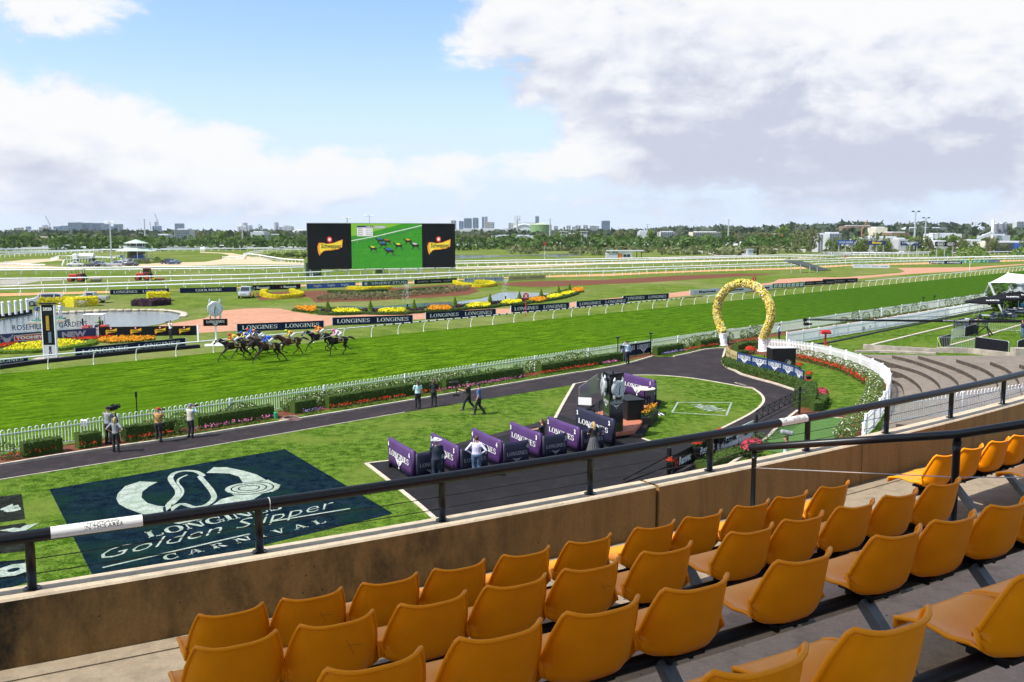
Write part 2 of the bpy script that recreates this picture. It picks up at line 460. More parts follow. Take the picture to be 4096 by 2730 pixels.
base.add([(-4650,6650,0),(-4650,-80,0),(4650,-80,0),(4650,6650,0)],[(0,1,2,3)])
structure(base.build('ground',m_dry))
sheet('infield',[tn(-200,70),tn(430,70),tn(760,230),tn(760,400),tn(480,690),tn(200,760),tn(-80,620),tn(-260,400)],0.004,m_infield)
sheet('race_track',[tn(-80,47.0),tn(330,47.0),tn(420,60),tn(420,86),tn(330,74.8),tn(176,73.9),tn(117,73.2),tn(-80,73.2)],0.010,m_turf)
sheet('lawn',[tn(-80,46.9),tn(330,46.9),tn(330,-60),(60,-30),(-60,-30),tn(-80,-60)],0.008,m_lawn)
far_edge=gs('F',[(-900,1060),(0,918),(780,790),(1948,620)])+gs('G',[(1948,310)])+gs('H',[(1948,220)])+gs('D',[(215,1478),(500,1397),(700,1400),(850,1370),(1000,1335),(1195,1320)])
near_edge=gs('F',[(-900,1200),(0,1047),(1948,735)])+gs('G',[(1948,405)])+gs('H',[(1865,330)])
isl=gs('I',[(230,327),(460,280),(710,245),(1000,244),(1300,266),(1600,313),(1948,375)])+gs('J',[(100,552),(230,592),(330,652),(368,712),(340,772),(250,842),(120,912),(-100,1020)])+gs('I',[(1500,800),(1300,880),(1150,915),(1020,897)])
right_kerb=gs('D',[(1195,1320),(1167,1415),(1167,1455),(1200,1500),(1290,1540)])+gs('J',[(150,475),(300,520),(450,560),(600,608),(700,650),(705,740),(690,825),(600,895),(500,985),(390,1090),(270,1180),(60,1330),(-300,1560)])
pave=far_edge+right_kerb[1:]+[g('I',800,1400),g('H',1100,1900),g('H',560,1600),g('H',200,1300),g('G',1580,893),g('H',135,1058)]+gs('I',[(50,650),(228,335)])+near_edge[::-1][1:]
sheet('paved_path',pave,0.014,m_paver)
pad=gs('G',[(1580,893)])+gs('H',[(135,1058),(600,960),(1100,850),(1650,700)])+gs('I',[(90,620),(700,830),(880,845),(1020,897),(1150,915),(1500,860),(1500,1000),(1100,1150),(800,1400)])+[g('H',1100,1900),g('H',540,1568)]
sheet('asphalt_pad',pad,0.018,m_asphalt)
sheet('island_lawn',isl[2:]+gs('I',[(880,845),(1055,510),(640,500),(600,300)]),0.022,m_lawn)
def kerb(pts,w=0.12,h=0.06,name='kerb',m=None,off=0.0):
 return structure(ribbon(smooth_path(pts,3),off-w/2,off+w/2,0.0,h).build(name,m or m_kerb))
kerb(far_edge[:6],0.16,0.12)
kerb(far_edge[5:8],0.16,0.10);kerb(far_edge[8:],0.16,0.12)
kerb(near_edge[:-1],0.07,0.03)
kerb(isl[2:],0.16,0.04)
kerb(right_kerb[:11],0.16,0.12);kerb(right_kerb[11:],0.16,0.10)
kerb(gs('I',[(230,327),(130,500),(50,650)]),0.18,0.04);kerb(gs('I',[(460,282),(230,327)]),0.12,0.04)
kerb([g('G',1580,893)]+gs('H',[(135,1058)]),0.14,0.04)
kerb([g('G',1580,893),g('H',205,1305),g('H',560,1600),g('H',1100,2150)],0.18,0.04)
kerb(gs('I',[(880,845),(1020,897)]),0.16,0.04)
sheet('garden_soil',gs('D',[(1195,1320)])+gs('J',[(0,150),(330,120),(900,250),(1560,480),(1530,650),(1330,880),(1310,1100),(900,1300),(270,1180),(390,1090),(690,825),(705,740),(700,650),(600,608),(300,520),(150,475),(0,380)]),0.020,m_soil)
sheet('garden_lawn',gs('J',[(150,300),(300,285),(450,300),(640,335),(860,380),(1100,450),(1270,530),(1360,610),(1350,680),(1260,760),(1200,860),(960,860),(930,830),(970,740),(850,600),(780,500),(700,430),(500,360),(320,320)]),0.028,m_lawn)
sheet('synthetic_lawn',gs('J',[(1020,885),(1215,900),(1130,990),(1060,1080),(900,1300),(270,1180),(390,1090),(620,905),(800,870)]),0.032,m_faux)
kerb(gs('J',[(1020,885),(1215,900)]),0.10,0.05)
sheet('upper_lawn',gs('E',[(120,1330),(540,1210),(1000,1130),(1400,1060),(1750,985),(2400,880),(2600,1450),(2007,1420),(1640,1330),(1230,1365),(630,1315),(500,1345),(300,1330)]),0.026,m_lawn)
kerb(gs('E',[(600,1318),(1000,1220),(1370,1130)]),0.30,0.12,'garden_edging')
kerb(gs('E',[(1340,1310),(1600,1240),(1960,1130),(2300,1040)]),0.25,0.10,'garden_edging')
sheet('dirt_apron',gs('A',[(1500,1100),(1640,1080),(1948,1030)])+gs('B',[(200,960),(420,940),(600,935),(760,940),(900,970),(1100,1000),(1300,1010)])+gs('C',[(900,940),(1250,935),(1620,885),(1640,875),(1700,880)])+gs('D',[(120,840),(640,795),(860,770),(1180,745),(1640,690),(1700,660),(1948,645)])+gs('E',[(380,695),(600,680),(900,655),(940,640),(870,612),(1100,608),(1500,605),(2007,575),(2007,583),(1650,612),(1560,630),(1350,645),(1000,665),(700,690),(400,722),(0,735)])+gs('D',[(860,815),(660,835),(270,860)])+gs('C',[(1650,925),(1000,985),(120,1045)])+gs('B',[(1260,1095),(1180,1110),(350,1150),(0,1172)])+gs('A',[(1880,1172)]),0.012,m_pink)
sheet('orange_track',gs('A',[(-200,812),(0,822),(940,793),(1948,755)])+gs('B',[(440,742),(980,728)])+gs('C',[(100,700),(685,660),(1400,640)])+gs('D',[(90,628),(470,607),(1090,584),(1948,560)])+gs('E',[(430,593),(1200,575),(2007,548),(2007,538),(1200,560),(240,590)])+gs('D',[(1700,555),(1100,570),(0,612)])+gs('C',[(1300,630),(520,662),(0,690)])+gs('B',[(1000,712),(0,752)])+gs('A',[(1610,765),(940,775),(0,795),(-200,790)]),0.012,m_orange)
sheet('soil_strip',gs('C',[(900,705),(1040,690),(1400,675)])+gs('D',[(0,668),(700,628),(1300,606),(1700,607),(1500,625),(900,660),(470,690),(0,710)])+gs('C',[(1600,725),(1300,735),(1000,722)]),0.014,m_soil)
sheet('sand_track',gs('A',[(-300,520),(0,500),(250,475),(540,462),(620,480),(420,495),(280,512),(330,530),(600,545),(1000,545),(1300,520),(1520,505),(1948,495)])+gs('B',[(200,470),(280,430),(200,415),(0,408),(0,400),(300,412),(420,432),(480,450),(590,455),(700,490),(1000,505),(1000,520),(620,520),(230,520),(0,530)])+gs('A',[(1400,545),(800,560),(400,575),(0,575),(-300,560)]),0.012,m_sand)
sheet('sand_track',gs('C',[(530,545),(1300,520),(1948,500)])+gs('D',[(500,487),(1200,475),(1948,462)])+gs('E',[(500,512),(1200,520),(1948,505),(2007,500),(2007,510),(1100,530),(0,515)])+gs('D',[(1700,478),(600,500),(0,520)])+gs('C',[(1300,548),(530,565)]),0.012,m_sand)
sheet('gravel_road',gs('D',[(690,373),(880,378),(980,392),(1200,400),(1400,402),(1420,432),(1100,440),(1060,424),(960,406),(860,390)]),0.016,m_gravel)
sheet('gravel_road',gs('A',[(0,665),(400,655),(800,650),(700,665),(380,680),(160,715),(0,712)]),0.016,m_gravel)
sheet('gravel_road',gs('D',[(400,455),(1000,452),(1500,440),(1500,448),(1000,466),(480,468)]),0.016,m_gravel)
def water_mat():
 m=bpy.data.materials.new('pond_water');m.use_nodes=True
 T_=NT(m.node_tree);b=T_.n['Principled BSDF']
 b.inputs['Base Color'].default_value=(0.045,0.075,0.085,1);b.inputs['Roughness'].default_value=0.06;b.inputs['IOR'].default_value=1.33
 b.inputs['Specular IOR Level'].default_value=0.9
 v=T_.node('ShaderNodeNewGeometry').outputs['Position']
 n=T_.noise(T_.vm('MULTIPLY',v,(1,0.6,1)),2.2,4.0,0.6)
 bn=T_.node('ShaderNodeBump',Strength=0.35,Height=n);bn.inputs['Distance'].default_value=0.12
 T_.set(b.inputs['Normal'],bn.outputs[0]);return m
m_water=water_mat()
pondL=gs('A',[(-700,1160),(-500,1040),(0,1045),(290,972),(420,985),(560,985),(760,978),(1000,968),(1200,965),(1400,962),(1600,970),(1700,985),(1745,1005),(1720,1030),(1620,1065),(1480,1095),(1380,1110),(900,1190),(0,1290),(-500,1300)])
sheet('pond_water',pondL,0.020,m_water)
pondC=gs('B',[(1250,945),(1330,918),(1420,915),(1600,925),(1948,902)])+gs('C',[(100,895),(360,880),(560,872),(760,848),(880,815),(950,788),(1080,785),(1300,790),(1460,795),(1400,815),(1230,845),(1000,868),(860,885),(640,905),(500,915),(260,930),(0,945)])+gs('B',[(1800,952),(1500,950)])
sheet('pond_water',pondC,0.020,m_water)
pondF=gs('C',[(500,440),(520,432),(760,433),(1000,434),(1200,430),(1400,425),(1550,418),(1700,420),(1780,428),(1640,440),(1480,455),(1460,448),(1200,440),(900,450),(700,462),(500,466)])
sheet('pond_water',pondF,0.020,m_water)
# ================================================================ GRANDSTAND
SC=Vector((-29.465,55.878,0))
R_RAIL=56.53
FLOOR=CAM_H-2.80
RISE=0.298
def arc(R,a,z=0.0):
 t=a/58.14
 return Vector((SC.x+R*math.sin(t),SC.y-R*math.cos(t),z))
def arcs(R,a0,a1,n,z=0.0):return[arc(R,a0+(a1-a0)*i/n,z)for i in range(n+1)]
def sector(mb,R0,R1,a0,a1,z0,z1,n=24):
 """solid arc block"""
 vs_=[]
 for i in range(n+1):
  a=a0+(a1-a0)*i/n
  vs_+=[arc(R0,a,z0),arc(R1,a,z0),arc(R1,a,z1),arc(R0,a,z1)]
 fs=[(0,1,2,3),tuple(n*4+k for k in(3,2,1,0))]
 for i in range(n):
  for k in range(4):fs.append((i*4+k,i*4+4+k,i*4+4+(k+1)%4,i*4+(k+1)%4))
 return mb.add(vs_,fs)
def stain_concrete(name,base_c,dark,moss=0.6,warm=None):
 m=bpy.data.materials.new(name);m.use_nodes=True
 T_=NT(m.node_tree);b=T_.n['Principled BSDF']
 v=T_.node('ShaderNodeNewGeometry').outputs['Position']
 streak=T_.noise(T_.vm('MULTIPLY',v,(7,7,0.8)),1.0,5.0,0.6)
 blot=T_.noise(T_.vm('MULTIPLY',v,(1.6,1.6,1.0)),1.4,7.0,0.75,0.1);grain=T_.noise(v,45.0,3.0,0.7);pit=T_.n.new('ShaderNodeTexVoronoi');T_.set(pit.inputs['Vector'],v);pit.inputs['Scale'].default_value=13.0
 big=T_.noise(v,0.28,3.0,0.5)
 c=T_.mix(T_.smooth(grain,0.3,0.7),(*base_c,1),(*[x*0.82 for x in base_c],1))
 c=T_.mix(T_.m('MULTIPLY',T_.smooth(streak,0.42,0.72),0.7),c,(*[x*0.55 for x in base_c],1))
 sx=T_.node('ShaderNodeSeparateXYZ',i0=v).outputs
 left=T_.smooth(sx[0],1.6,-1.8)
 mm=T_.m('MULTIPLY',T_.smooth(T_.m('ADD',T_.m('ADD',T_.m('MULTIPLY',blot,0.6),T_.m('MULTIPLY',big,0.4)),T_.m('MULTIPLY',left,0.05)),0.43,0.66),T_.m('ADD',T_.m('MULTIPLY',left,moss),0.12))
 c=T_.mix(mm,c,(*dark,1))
 pm=T_.m('MULTIPLY',T_.m('LESS_THAN',pit.outputs['Distance'],0.10),T_.smooth(T_.noise(v,3.0,2.0),0.5,0.6))
 c=T_.mix(T_.m('MULTIPLY',pm,0.8),c,(0.02,0.017,0.014,1))
 T_.set(b.inputs['Base Color'],c);b.inputs['Roughness'].default_value=0.9
 bn=T_.node('ShaderNodeBump',Strength=0.35,Height=T_.m('SUBTRACT',grain,pm));bn.inputs['Distance'].default_value=0.006
 T_.set(b.inputs['Normal'],bn.outputs[0]);return m
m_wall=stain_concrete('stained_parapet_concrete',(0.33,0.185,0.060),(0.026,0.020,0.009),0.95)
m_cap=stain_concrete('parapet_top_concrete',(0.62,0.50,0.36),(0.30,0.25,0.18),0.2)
m_floor=stain_concrete('stand_floor_concrete',(0.34,0.27,0.19),(0.17,0.13,0.09),0.35)
m_tier=stain_concrete('stand_tier_concrete',(0.62,0.46,0.34),(0.36,0.26,0.19),0.25)
WT=CAM_H-2.33
FR=[56.6,58.55,59.65,60.75,61.85,62.95,64.05,66.0]
for k in range(7):
 mb=MB();sector(mb,FR[k]if k else 56.66,FR[k+1]+(0.0 if k<6 else 2.0),18,46,FLOOR-0.25+RISE*max(0,k-1)-(0 if k==0 else 0.02),FLOOR+RISE*k,40)
 structure(mb.build('stand_floor' if k==0 else 'stand_tier',m_floor if k==0 else m_tier))
mb=MB();sector(mb,56.662,56.84,18,46,FLOOR-0.01,FLOOR+0.010,40);structure(mb.build('floor_fillet',m_floor))
mb=MB();sector(mb,58.53,58.60,35.0-0.45,35.0+0.5,FLOOR,FLOOR+0.15,2);structure(mb.build('aisle_step',m_tier))
mb=MB();sector(mb,56.50,66.5,12,50,0.0,FLOOR-0.28,40);structure(mb.build('stand_base',m_conc))
wall=thing('parapet_wall','low stained concrete parapet in front of the orange seats','wall',arc(56.53,32,FLOOR-0.3))
def wpart(a0,a1,n):
 mb=MB();vs_=[]
 R0,R1,c=56.42,56.66,0.014
 prof=[(R0,FLOOR-0.3),(R1,FLOOR-0.3),(R1,WT-c),(R1-c,WT),(R0+c,WT),(R0,WT-c)]
 for i in range(n+1):
  a=a0+(a1-a0)*i/n
  for(r,z)in prof:vs_.append(arc(r,a,z)-wall.location)
 fs=[tuple(range(5,-1,-1))[::-1],tuple(n*6+k for k in range(5,-1,-1))]
 for i in range(n):
  for k in range(6):fs.append((i*6+k,i*6+6+k,i*6+6+(k+1)%6,i*6+(k+1)%6))
 mb.add(vs_,fs)
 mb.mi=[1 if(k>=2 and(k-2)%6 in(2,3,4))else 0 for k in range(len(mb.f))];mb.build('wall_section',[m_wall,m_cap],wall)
for(a0,a1)in((16,24.6),(24.62,30.05),(30.05,33.405),(33.445,36.6),(36.612,39.8),(39.812,46)):wpart(a0,a1,16)
m_rail=mat('black_powder_coat',(0.007,0.008,0.011),0.34,0.15,30.0,spec=0.35)
hr=thing('handrail','black tubular handrail on short posts along the concrete parapet','handrail',arc(56.53,32,WT))
ZR=CAM_H-1.975
O=hr.location
mb=MB();mb.tube([p-O for p in arcs(R_RAIL,16,46,90,ZR)],0.044,12);mb.build('rail',m_rail,hr,smooth=True)
pa=[28.15+1.524*i for i in range(-7,13)]
pm_=MB();pm_.tube([(0,0,0),(0,0,ZR-WT-0.03)],0.030,10);pm_.tube([(0,0,-0.002),(0,0,0.008)],0.055,10)
pmesh=pm_.mesh('post',m_rail,True)
for a in pa:ob('post',pmesh,hr,arc(R_RAIL,a,WT)-O)
for zz in(0.10,0.20):
 mb=MB();mb.tube([p-O for p in arcs(R_RAIL,16,46,90,WT+zz)],0.0035,4);mb.build('wire',m_rail,hr)
m_mark=mat('white_scuff',(0.6,0.6,0.58),0.7)
for a in(29.75,31.1,33.62,31.75):
 mb=MB();p=arc(R_RAIL,a,ZR)-O;q_=arc(R_RAIL,a+0.006,ZR)-O;mb.tube([p,q_],0.0452,14);mb.build('joint_mark',m_mark if a==29.75 else m_rail,hr)
m_stk=mat('white_sticker',(0.78,0.76,0.72),0.5)
def sticker(a0,a1,lines,picto):
 mb=MB();n=10;k=6;vs_=[]
 for i in range(n+1):
  a=a0+(a1-a0)*i/n;t=a/58.14
  for j in range(k+1):
   ph=math.radians(-32+155*j/k)
   vs_.append(arc(R_RAIL+0.0458*math.cos(ph),a,ZR+0.0458*math.sin(ph))-O)
 fs=[(i*(k+1)+j,(i+1)*(k+1)+j,(i+1)*(k+1)+j+1,i*(k+1)+j+1)for i in range(n)for j in range(k)]
 mb.add(vs_,fs);st=mb.build('sticker',m_stk,hr,smooth=True)
 mid=MB()
 for(txt,u0,ph0,h)in lines:
  L=text2d(txt,h)
  for q2 in[L]:
   vv=[]
   for(x,y,z)in q2.v:
    a=a0+u0+x*58.14/R_RAIL;ph=math.radians(ph0)+y/0.046
    vv.append(arc(R_RAIL+0.0466*math.cos(ph),a,ZR+0.0466*math.sin(ph))-O)
   mid.add(vv,q2.f)
 mid.build('lettering',m_blk,hr)
_tc={}
def text2d(s,h,bold=0.0,shear=0.0,align='LEFT',res=2,space=1.0):
 key=(s,bold,shear,align,res,space)
 if key not in _tc:
  cu=bpy.data.curves.new('t','FONT');cu.body=s;cu.size=1.0;cu.resolution_u=res;cu.offset=bold;cu.shear=shear;cu.align_x=align;cu.space_character=space
  o=bpy.data.objects.new('t',cu);COL.objects.link(o)
  bpy.context.view_layer.update()
  me=bpy.data.meshes.new_from_object(o.evaluated_get(bpy.context.evaluated_depsgraph_get()))
  vv=[tuple(v.co)for v in me.vertices];ff=[tuple(p.vertices)for p in me.polygons]
  bpy.data.objects.remove(o);bpy.data.curves.remove(cu);bpy.data.meshes.remove(me)
  _tc[key]=(vv,ff)
 vv,ff=_tc[key];k=h/0.70
 m=MB();m.add([(x*k,y*k,0)for x,y,z in vv],ff);return m
def mesh_width(m):return max(v[0]for v in m.v)-min(v[0]for v in m.v)
def arcstrip(cx,cy,rx,ry,t0,t1,w0,w1,n=14):
 """curved stroke: angle range in degrees, stroke width varies w0 (sides) / w1 (top and bottom)"""
 m=MB();vs_=[]
 for i in range(n+1):
  t=math.radians(t0+(t1-t0)*i/n);c,s=math.cos(t),math.sin(t)
  w=abs(c)*w0+(1-abs(c))*w1
  vs_+=[(cx+rx*c,cy+ry*s,0),(cx+(rx-w)*c,cy+(ry-w1-(w-w1)*0.2)*s,0)]
 return m.add(vs_,[(2*i,2*i+1,2*i+3,2*i+2)for i in range(n)])
def serif_glyph(ch):
 """slab-serif capital of height 1, returns (mesh, width)"""
 m=MB();T,t=0.21,0.085
 R=lambda x0,y0,x1,y1:m.add([(x0,y0,0),(x1,y0,0),(x1,y1,0),(x0,y1,0)],[(0,1,2,3)])
 Q=lambda a,b,c,d:m.add([(*a,0),(*b,0),(*c,0),(*d,0)],[(0,1,2,3)])
 stem=lambda x,s=0.07:(R(x,0,x+T,1),R(x-s,0,x+T+s,t),R(x-s,1-t,x+T+s,1))
 thin=lambda x:(R(x,0.0,x+t,1),R(x-.08,1-t,x+t+.08,1))
 w=0.8
 if ch=='L':stem(.07);R(.25,0,.74,t);R(.66,0,.74,.32);w=.80
 elif ch=='I':stem(.07);w=.36
 elif ch in 'OQ':m.quads(arcstrip(.45,.5,.45,.52,0,360,T,.07,24));w=.92
 elif ch=='C':m.quads(arcstrip(.45,.5,.45,.52,48,312,T,.07,20));R(.70,.66,.77,1);R(.70,0,.77,.3);w=.84
 elif ch=='G':m.quads(arcstrip(.45,.5,.45,.52,50,335,T,.07,20));R(.72,.66,.79,1);R(.66,0.05,.66+T,.46);R(.56,.40,.94,.47);w=.95
 elif ch=='N':thin(.10);R(.02,0,.26,t);Q((.10,1),(.33,1),(.90,0),(.67,0));R(.80,0,.885,1);R(.72,1-t,.97,1);w=1.0
 elif ch=='E':stem(.07);R(.25,0,.74,t);R(.66,0,.74,.30);R(.25,1-t,.70,1);R(.63,.72,.70,1);R(.25,.47,.52,.55);R(.47,.36,.53,.66);w=.80
 elif ch=='S':m.quads(arcstrip(.36,.73,.31,.28,30,270,.19,.075,14));m.quads(arcstrip(.36,.27,.33,.28,-150,90,.19,.075,14));R(.60,.70,.66,1);R(.04,0,.10,.32);w=.72
 elif ch=='V':Q((.02,1),(.26,1),(.50,0),(.38,0));Q((.64,1),(.72,1),(.48,0),(.40,0));R(-.03,1-t,.33,1);R(.56,1-t,.82,1);w=.82
 elif ch=='A':Q((.36,1),(.46,1),(.82,0),(.58,0));Q((.36,1),(.42,1),(.14,0),(.06,0));R(.2,.28,.62,.36);R(-.02,0,.24,t);R(.50,0,.90,t);w=.9
 elif ch=='R':stem(.07);m.quads(arcstrip(.32,.74,.34,.26,-90,90,.19,.07,10));R(.25,.93,.34,1);R(.25,.48,.34,.55);Q((.32,.5),(.52,.5),(.86,0),(.62,0));w=.88
 elif ch=='D':stem(.07);m.quads(arcstrip(.36,.5,.50,.5,-90,90,T,.07,12));w=.92
 elif ch=='M':thin(.10);R(.02,0,.26,t);Q((.10,1),(.32,1),(.60,0),(.48,0));Q((.86,1),(.92,1),(.60,0),(.50,0));stem(.84,.06);w=1.14
 elif ch=='H':stem(.07);stem(.62);R(.25,.46,.65,.54);w=.92
 elif ch==' ':w=.45
 elif ch=="'":R(.05,.7,.12,1);w=.15
 else:w=.5
 return m,w
def serif2d(s,h,gap=0.04):
 out=MB();x=0.0
 for ch in s:
  m,w=serif_glyph(ch)
  out.quads(m,Matrix.Translation((x*h,0,0))@Matrix.Diagonal((h,h,1,1)));x+=w+gap
 return out
def wings2d(w,h):
 """winged hourglass emblem: bars spreading from a small hourglass"""
 m=MB()
 for s in(-1,1):
  for k in range(3):
   y1=h*(0.5-0.16*k);L=w*(0.5-0.11*k)
   m.add([(s*w*0.05,y1-h*0.22,0),(s*L,y1+h*0.02,0),(s*L,y1-h*0.07,0),(s*w*0.05,y1-h*0.33,0)],[(0,1,2,3)])
 m.add([(-w*.05,h*.35,0),(w*.05,h*.35,0),(0,0,0)],[(0,1,2)]);m.add([(-w*.05,-h*.42,0),(w*.05,-h*.42,0),(0,h*.02,0)],[(0,1,2)])
 return m
def put2d(m2,parent,origin,U,V,mat_,name='lettering',w=None,h=None,center=False):
 """lay a flat xy drawing on a plane (origin, unit axes U, V) in parent's space; optional exact width"""
 x0=min(v[0]for v in m2.v);x1=max(v[0]for v in m2.v);y0=min(v[1]for v in m2.v);y1=max(v[1]for v in m2.v)
 kx=(w/(x1-x0))if w else 1.0;ky=(h/(y1-y0))if h else(kx if w else 1.0)
 ox=-(x0+x1)/2 if center else-x0;oy=-(y0+y1)/2 if center else-y0
 if h and not w:kx=ky
 U=Vector(U);V=Vector(V);O_=Vector(origin);mb=MB()
 mb.add([O_+U*((v[0]+ox)*kx)+V*((v[1]+oy)*ky)for v in m2.v],m2.f)
 return mb.build(name,mat_,parent)
sticker(28.28,28.86,[('NO SMOKING',0.225,46,0.022),('IN THIS AREA',0.205,6,0.028),('|  |',0.02,20,0.06),('||',0.17,20,0.06)],True)
sticker(35.28,35.72,[('NO',0.26,52,0.024),('SMOKING',0.19,10,0.032),('O',0.04,25,0.045)],True)
m_seat=mat('orange_seat_plastic',(0.97,0.30,0.001),0.38,0.06,3.0,spec=0.2,bump=0.05,bscale=60)
m_scuff=mat('dark_scuff',(0.30,0.09,0.01),0.7)
m_leg=mat('grey_painted_steel',(0.13,0.145,0.165),0.45,0.15,9.0)
PROF=[(0.485,0.402,.212),(0.480,0.428,.219),(0.445,0.440,.228),(0.35,0.434,.232),(0.25,0.418,.234),(0.17,0.400,.235),(0.115,0.392,.236),(0.075,0.405,.237),
  (0.052,0.435,.228),(0.038,0.48,.223),(0.024,0.54,.216),(0.012,0.60,.206),(0.0,0.655,.192),(-0.006,0.695,.179),(-0.012,0.712,.172)]
def seat_mesh():
 cols=12;top=[];P=PROF
 for i,(y,z,w)in enumerate(P):
  a=P[max(i-1,0)];b=P[min(i+1,len(P)-1)]
  ty,tz=b[0]-a[0],b[1]-a[1];L=math.hypot(ty,tz);ny,nz=-(-tz)/L*1.0,0
  ny,nz=tz/L,-ty/L
  f=i/(len(P)-1);row=[]
  for j in range(cols+1):
   u=-1+2*j/cols
   dish=0.030*abs(u)**3.0 if i>2 else 0.004*u*u
   if i>=7:dish=(0.135*(1-(f-0.5)*1.25))*abs(u)**3.4
   if i in(5,6):dish=0.060*abs(u)**3.2
   x=w*u
   row.append(Vector((x,y+ny*dish,z+nz*dish-(0.012*u*u if i==0 else 0))))
  top.append((row,Vector((0,ny,nz))))
 mb=MB();n=len(P);m_=cols+1;th=0.011
 for row,nn in top:mb.v+=[tuple(p)for p in row]
 for row,nn in top:mb.v+=[tuple(p-nn*th)for p in row]
 N=n*m_;F=[]
 for i in range(n-1):
  for j in range(cols):
   a=i*m_+j;F.append((a,a+m_,a+m_+1,a+1));F.append((a+N,a+N+1,a+N+m_+1,a+N+m_))
 rim=[(0,j)for j in range(m_)]+[(i,cols)for i in range(1,n)]+[(n-1,j)for j in range(cols-1,-1,-1)]+[(i,0)for i in range(n-2,0,-1)]
 ids=[i*m_+j for i,j in rim]
 for k in range(len(ids)):
  a,b=ids[k],ids[(k+1)%len(ids)];F.append((a,b,b+N,a+N))
 mb.f=F;mb.mi=[0]*len(F)
 rp=[Vector(mb.v[i])*0.5+Vector(mb.v[i+N])*0.5 for i in ids]
 mb.tube(rp,0.0105,6,closed=True)
 return mb.mesh('seat_shell',m_seat,True)
SEAT_ME=seat_mesh()
br=MB();br.box((0,0.19,0.375),(0.20,0.22,0.02));br.box((-0.06,0.2,0.35),(0.02,0.16,0.04));br.box((0.06,0.2,0.35),(0.02,0.16,0.04));BR_ME=br.mesh('bracket',m_black)
rows=[('front row',0,58.14,[29.13,29.59,30.07,30.54,31.03,31.54,32.12,32.59,33.1,33.55,34.08],'left of the aisle rail'),
  ('front row',0,58.06,[35.86,36.34,36.87,37.33,37.81,38.3,38.8],'in the sun right of the aisle rail'),
  ('second row',1,59.21,[28.94,29.39,29.87,30.33,30.79,31.31,31.96,32.41,32.91,33.38,33.89],'left of the aisle rail'),
  ('second row',1,59.15,[35.75,36.22,36.7,37.2],'right of the aisle rail'),
  ('third row',2,60.27,[29.19,29.67,30.12,30.59,31.22,31.87,32.32,32.8,33.28,33.75],'by the edge'),
  ('fourth row',3,61.38,[28.9,29.4,29.88,30.4,31.2,31.68,32.17,32.65],'nearest the camera')]
first=None
for(rn,k,R,cs,where)in rows:
 z=FLOOR+RISE*k
 for i,a in enumerate(cs):
  t=a/58.14
  lab='orange seat, %s from left in %s %s'%(nth(i),rn,where)
  if first is None:
   first=thing('stadium_chair',lab,'seat',arc(R,a,z),t,'orange stadium seats')
   ob('seat_shell',SEAT_ME,first);ob('bracket',BR_ME,first);s_=first
  else:s_=again(first,arc(R,a,z),t,lab)
  if rn=='front row' and i==1 or rn=='second row' and i in(1,4):
   mb=MB();mb.tube([(0.02,-0.001-.028,0.64),(0.045,-0.028,0.59),(0.06,-0.018,0.56)],0.0010,4);mb.tube([(0.03,-0.026,0.61),(0.10,-0.024,0.60)],0.0009,4);mb.build('scuff',m_scuff,s_)
 fr=thing('seat_frame','dark beam and legs under the %s %s'%(rn,where),'seat frame',arc(R,cs[len(cs)//2],z),0)
 Of=fr.location
 mb=MB();mb.tube([p-Of for p in arcs(R-0.20,cs[0]-0.20,cs[-1]+0.2,30,z+0.335)],0.032,10);mb.build('beam',m_black,fr,smooth=True)
 for i in range(1,len(cs),2):
  a=cs[i]-0.06
  mb=MB();mb.beam(arc(R-0.17,a,z+0.33)-Of,arc(R+0.16,a,z+0.0)-Of,0.065,0.055);mb.beam(arc(R+0.06,a,z+0.006)-Of,arc(R+0.26,a,z+0.006)-Of,0.10,0.012)
  mb.build('leg',m_leg,fr)
ar=thing('aisle_rail','black guard rail with wires stepping down the aisle between the seats','guard rail',(2.306,8.616,FLOOR))
O2=ar.location
P1=Vector((2.306,8.616,CAM_H-2.035));P2=Vector((3.446,7.02,CAM_H-1.556));P3=P2+(P2-P1)*0.27+Vector((0,0,0.05));P4=P3+(P2-P1)*0.8
mb=MB();e0=P1+(P1-P2).normalized()*0.05;mb.tube([e0-O2,P2-O2,P3-O2,P4-O2],0.034,12);mb.build('rail',m_rail,ar,smooth=True)
mb=MB();mb.tube([Vector((P1.x,P1.y,FLOOR-0.05))-O2,P1-O2],0.024,10);mb.tube([P1-O2-Vector((0,0,.10)),P1-O2-Vector((0,0,.05))],0.029,10);mb.build('post',m_rail,ar,smooth=True)
F2=FLOOR+RISE
mb=MB();mb.tube([Vector((P2.x,P2.y,F2-0.05))-O2,P2-O2],0.029,10);mb.tube([P2-O2-Vector((0,0,.12)),P2-O2-Vector((0,0,.05))],0.034,10);mb.build('post',m_rail,ar,smooth=True)
for(za,zb)in((0.20,0.40),):
 mb=MB();mb.tube([P1-O2-Vector((0,0,.20)),P2-O2-Vector((0,0,.34)),P4-O2-Vector((0,0,.45))],0.004,5);mb.build('wire',m_steel,ar)
mb=MB();mb.tube([Vector((P1.x,P1.y,FLOOR+0.02))-O2,Vector((P2.x,P2.y,F2+.12))-O2,Vector((P4.x,P4.y,F2+.42))-O2],0.014,8);mb.build('bottom_bar',m_rail,ar)
ZROOF=25.0
m_roof=mat('white_roof_steel',(0.80,0.78,0.74),0.6)
edge=[]
for i in range(25):
 a=8+44*i/24
 Rb=57.50+0.36*min(1,max(0,(a-29)/2.5))+0.52*min(1,max(0,(a-33.5)/1.5))
 b_=arc(Rb,a,FLOOR);k=(ZROOF-FLOOR)/SUN_DIR.z
 edge.append(b_+SUN_DIR*k)
back=[p+Vector((math.sin((8+44*i/24)/58.14),-math.cos((8+44*i/24)/58.14),0))*19 for i,p in enumerate(edge)]
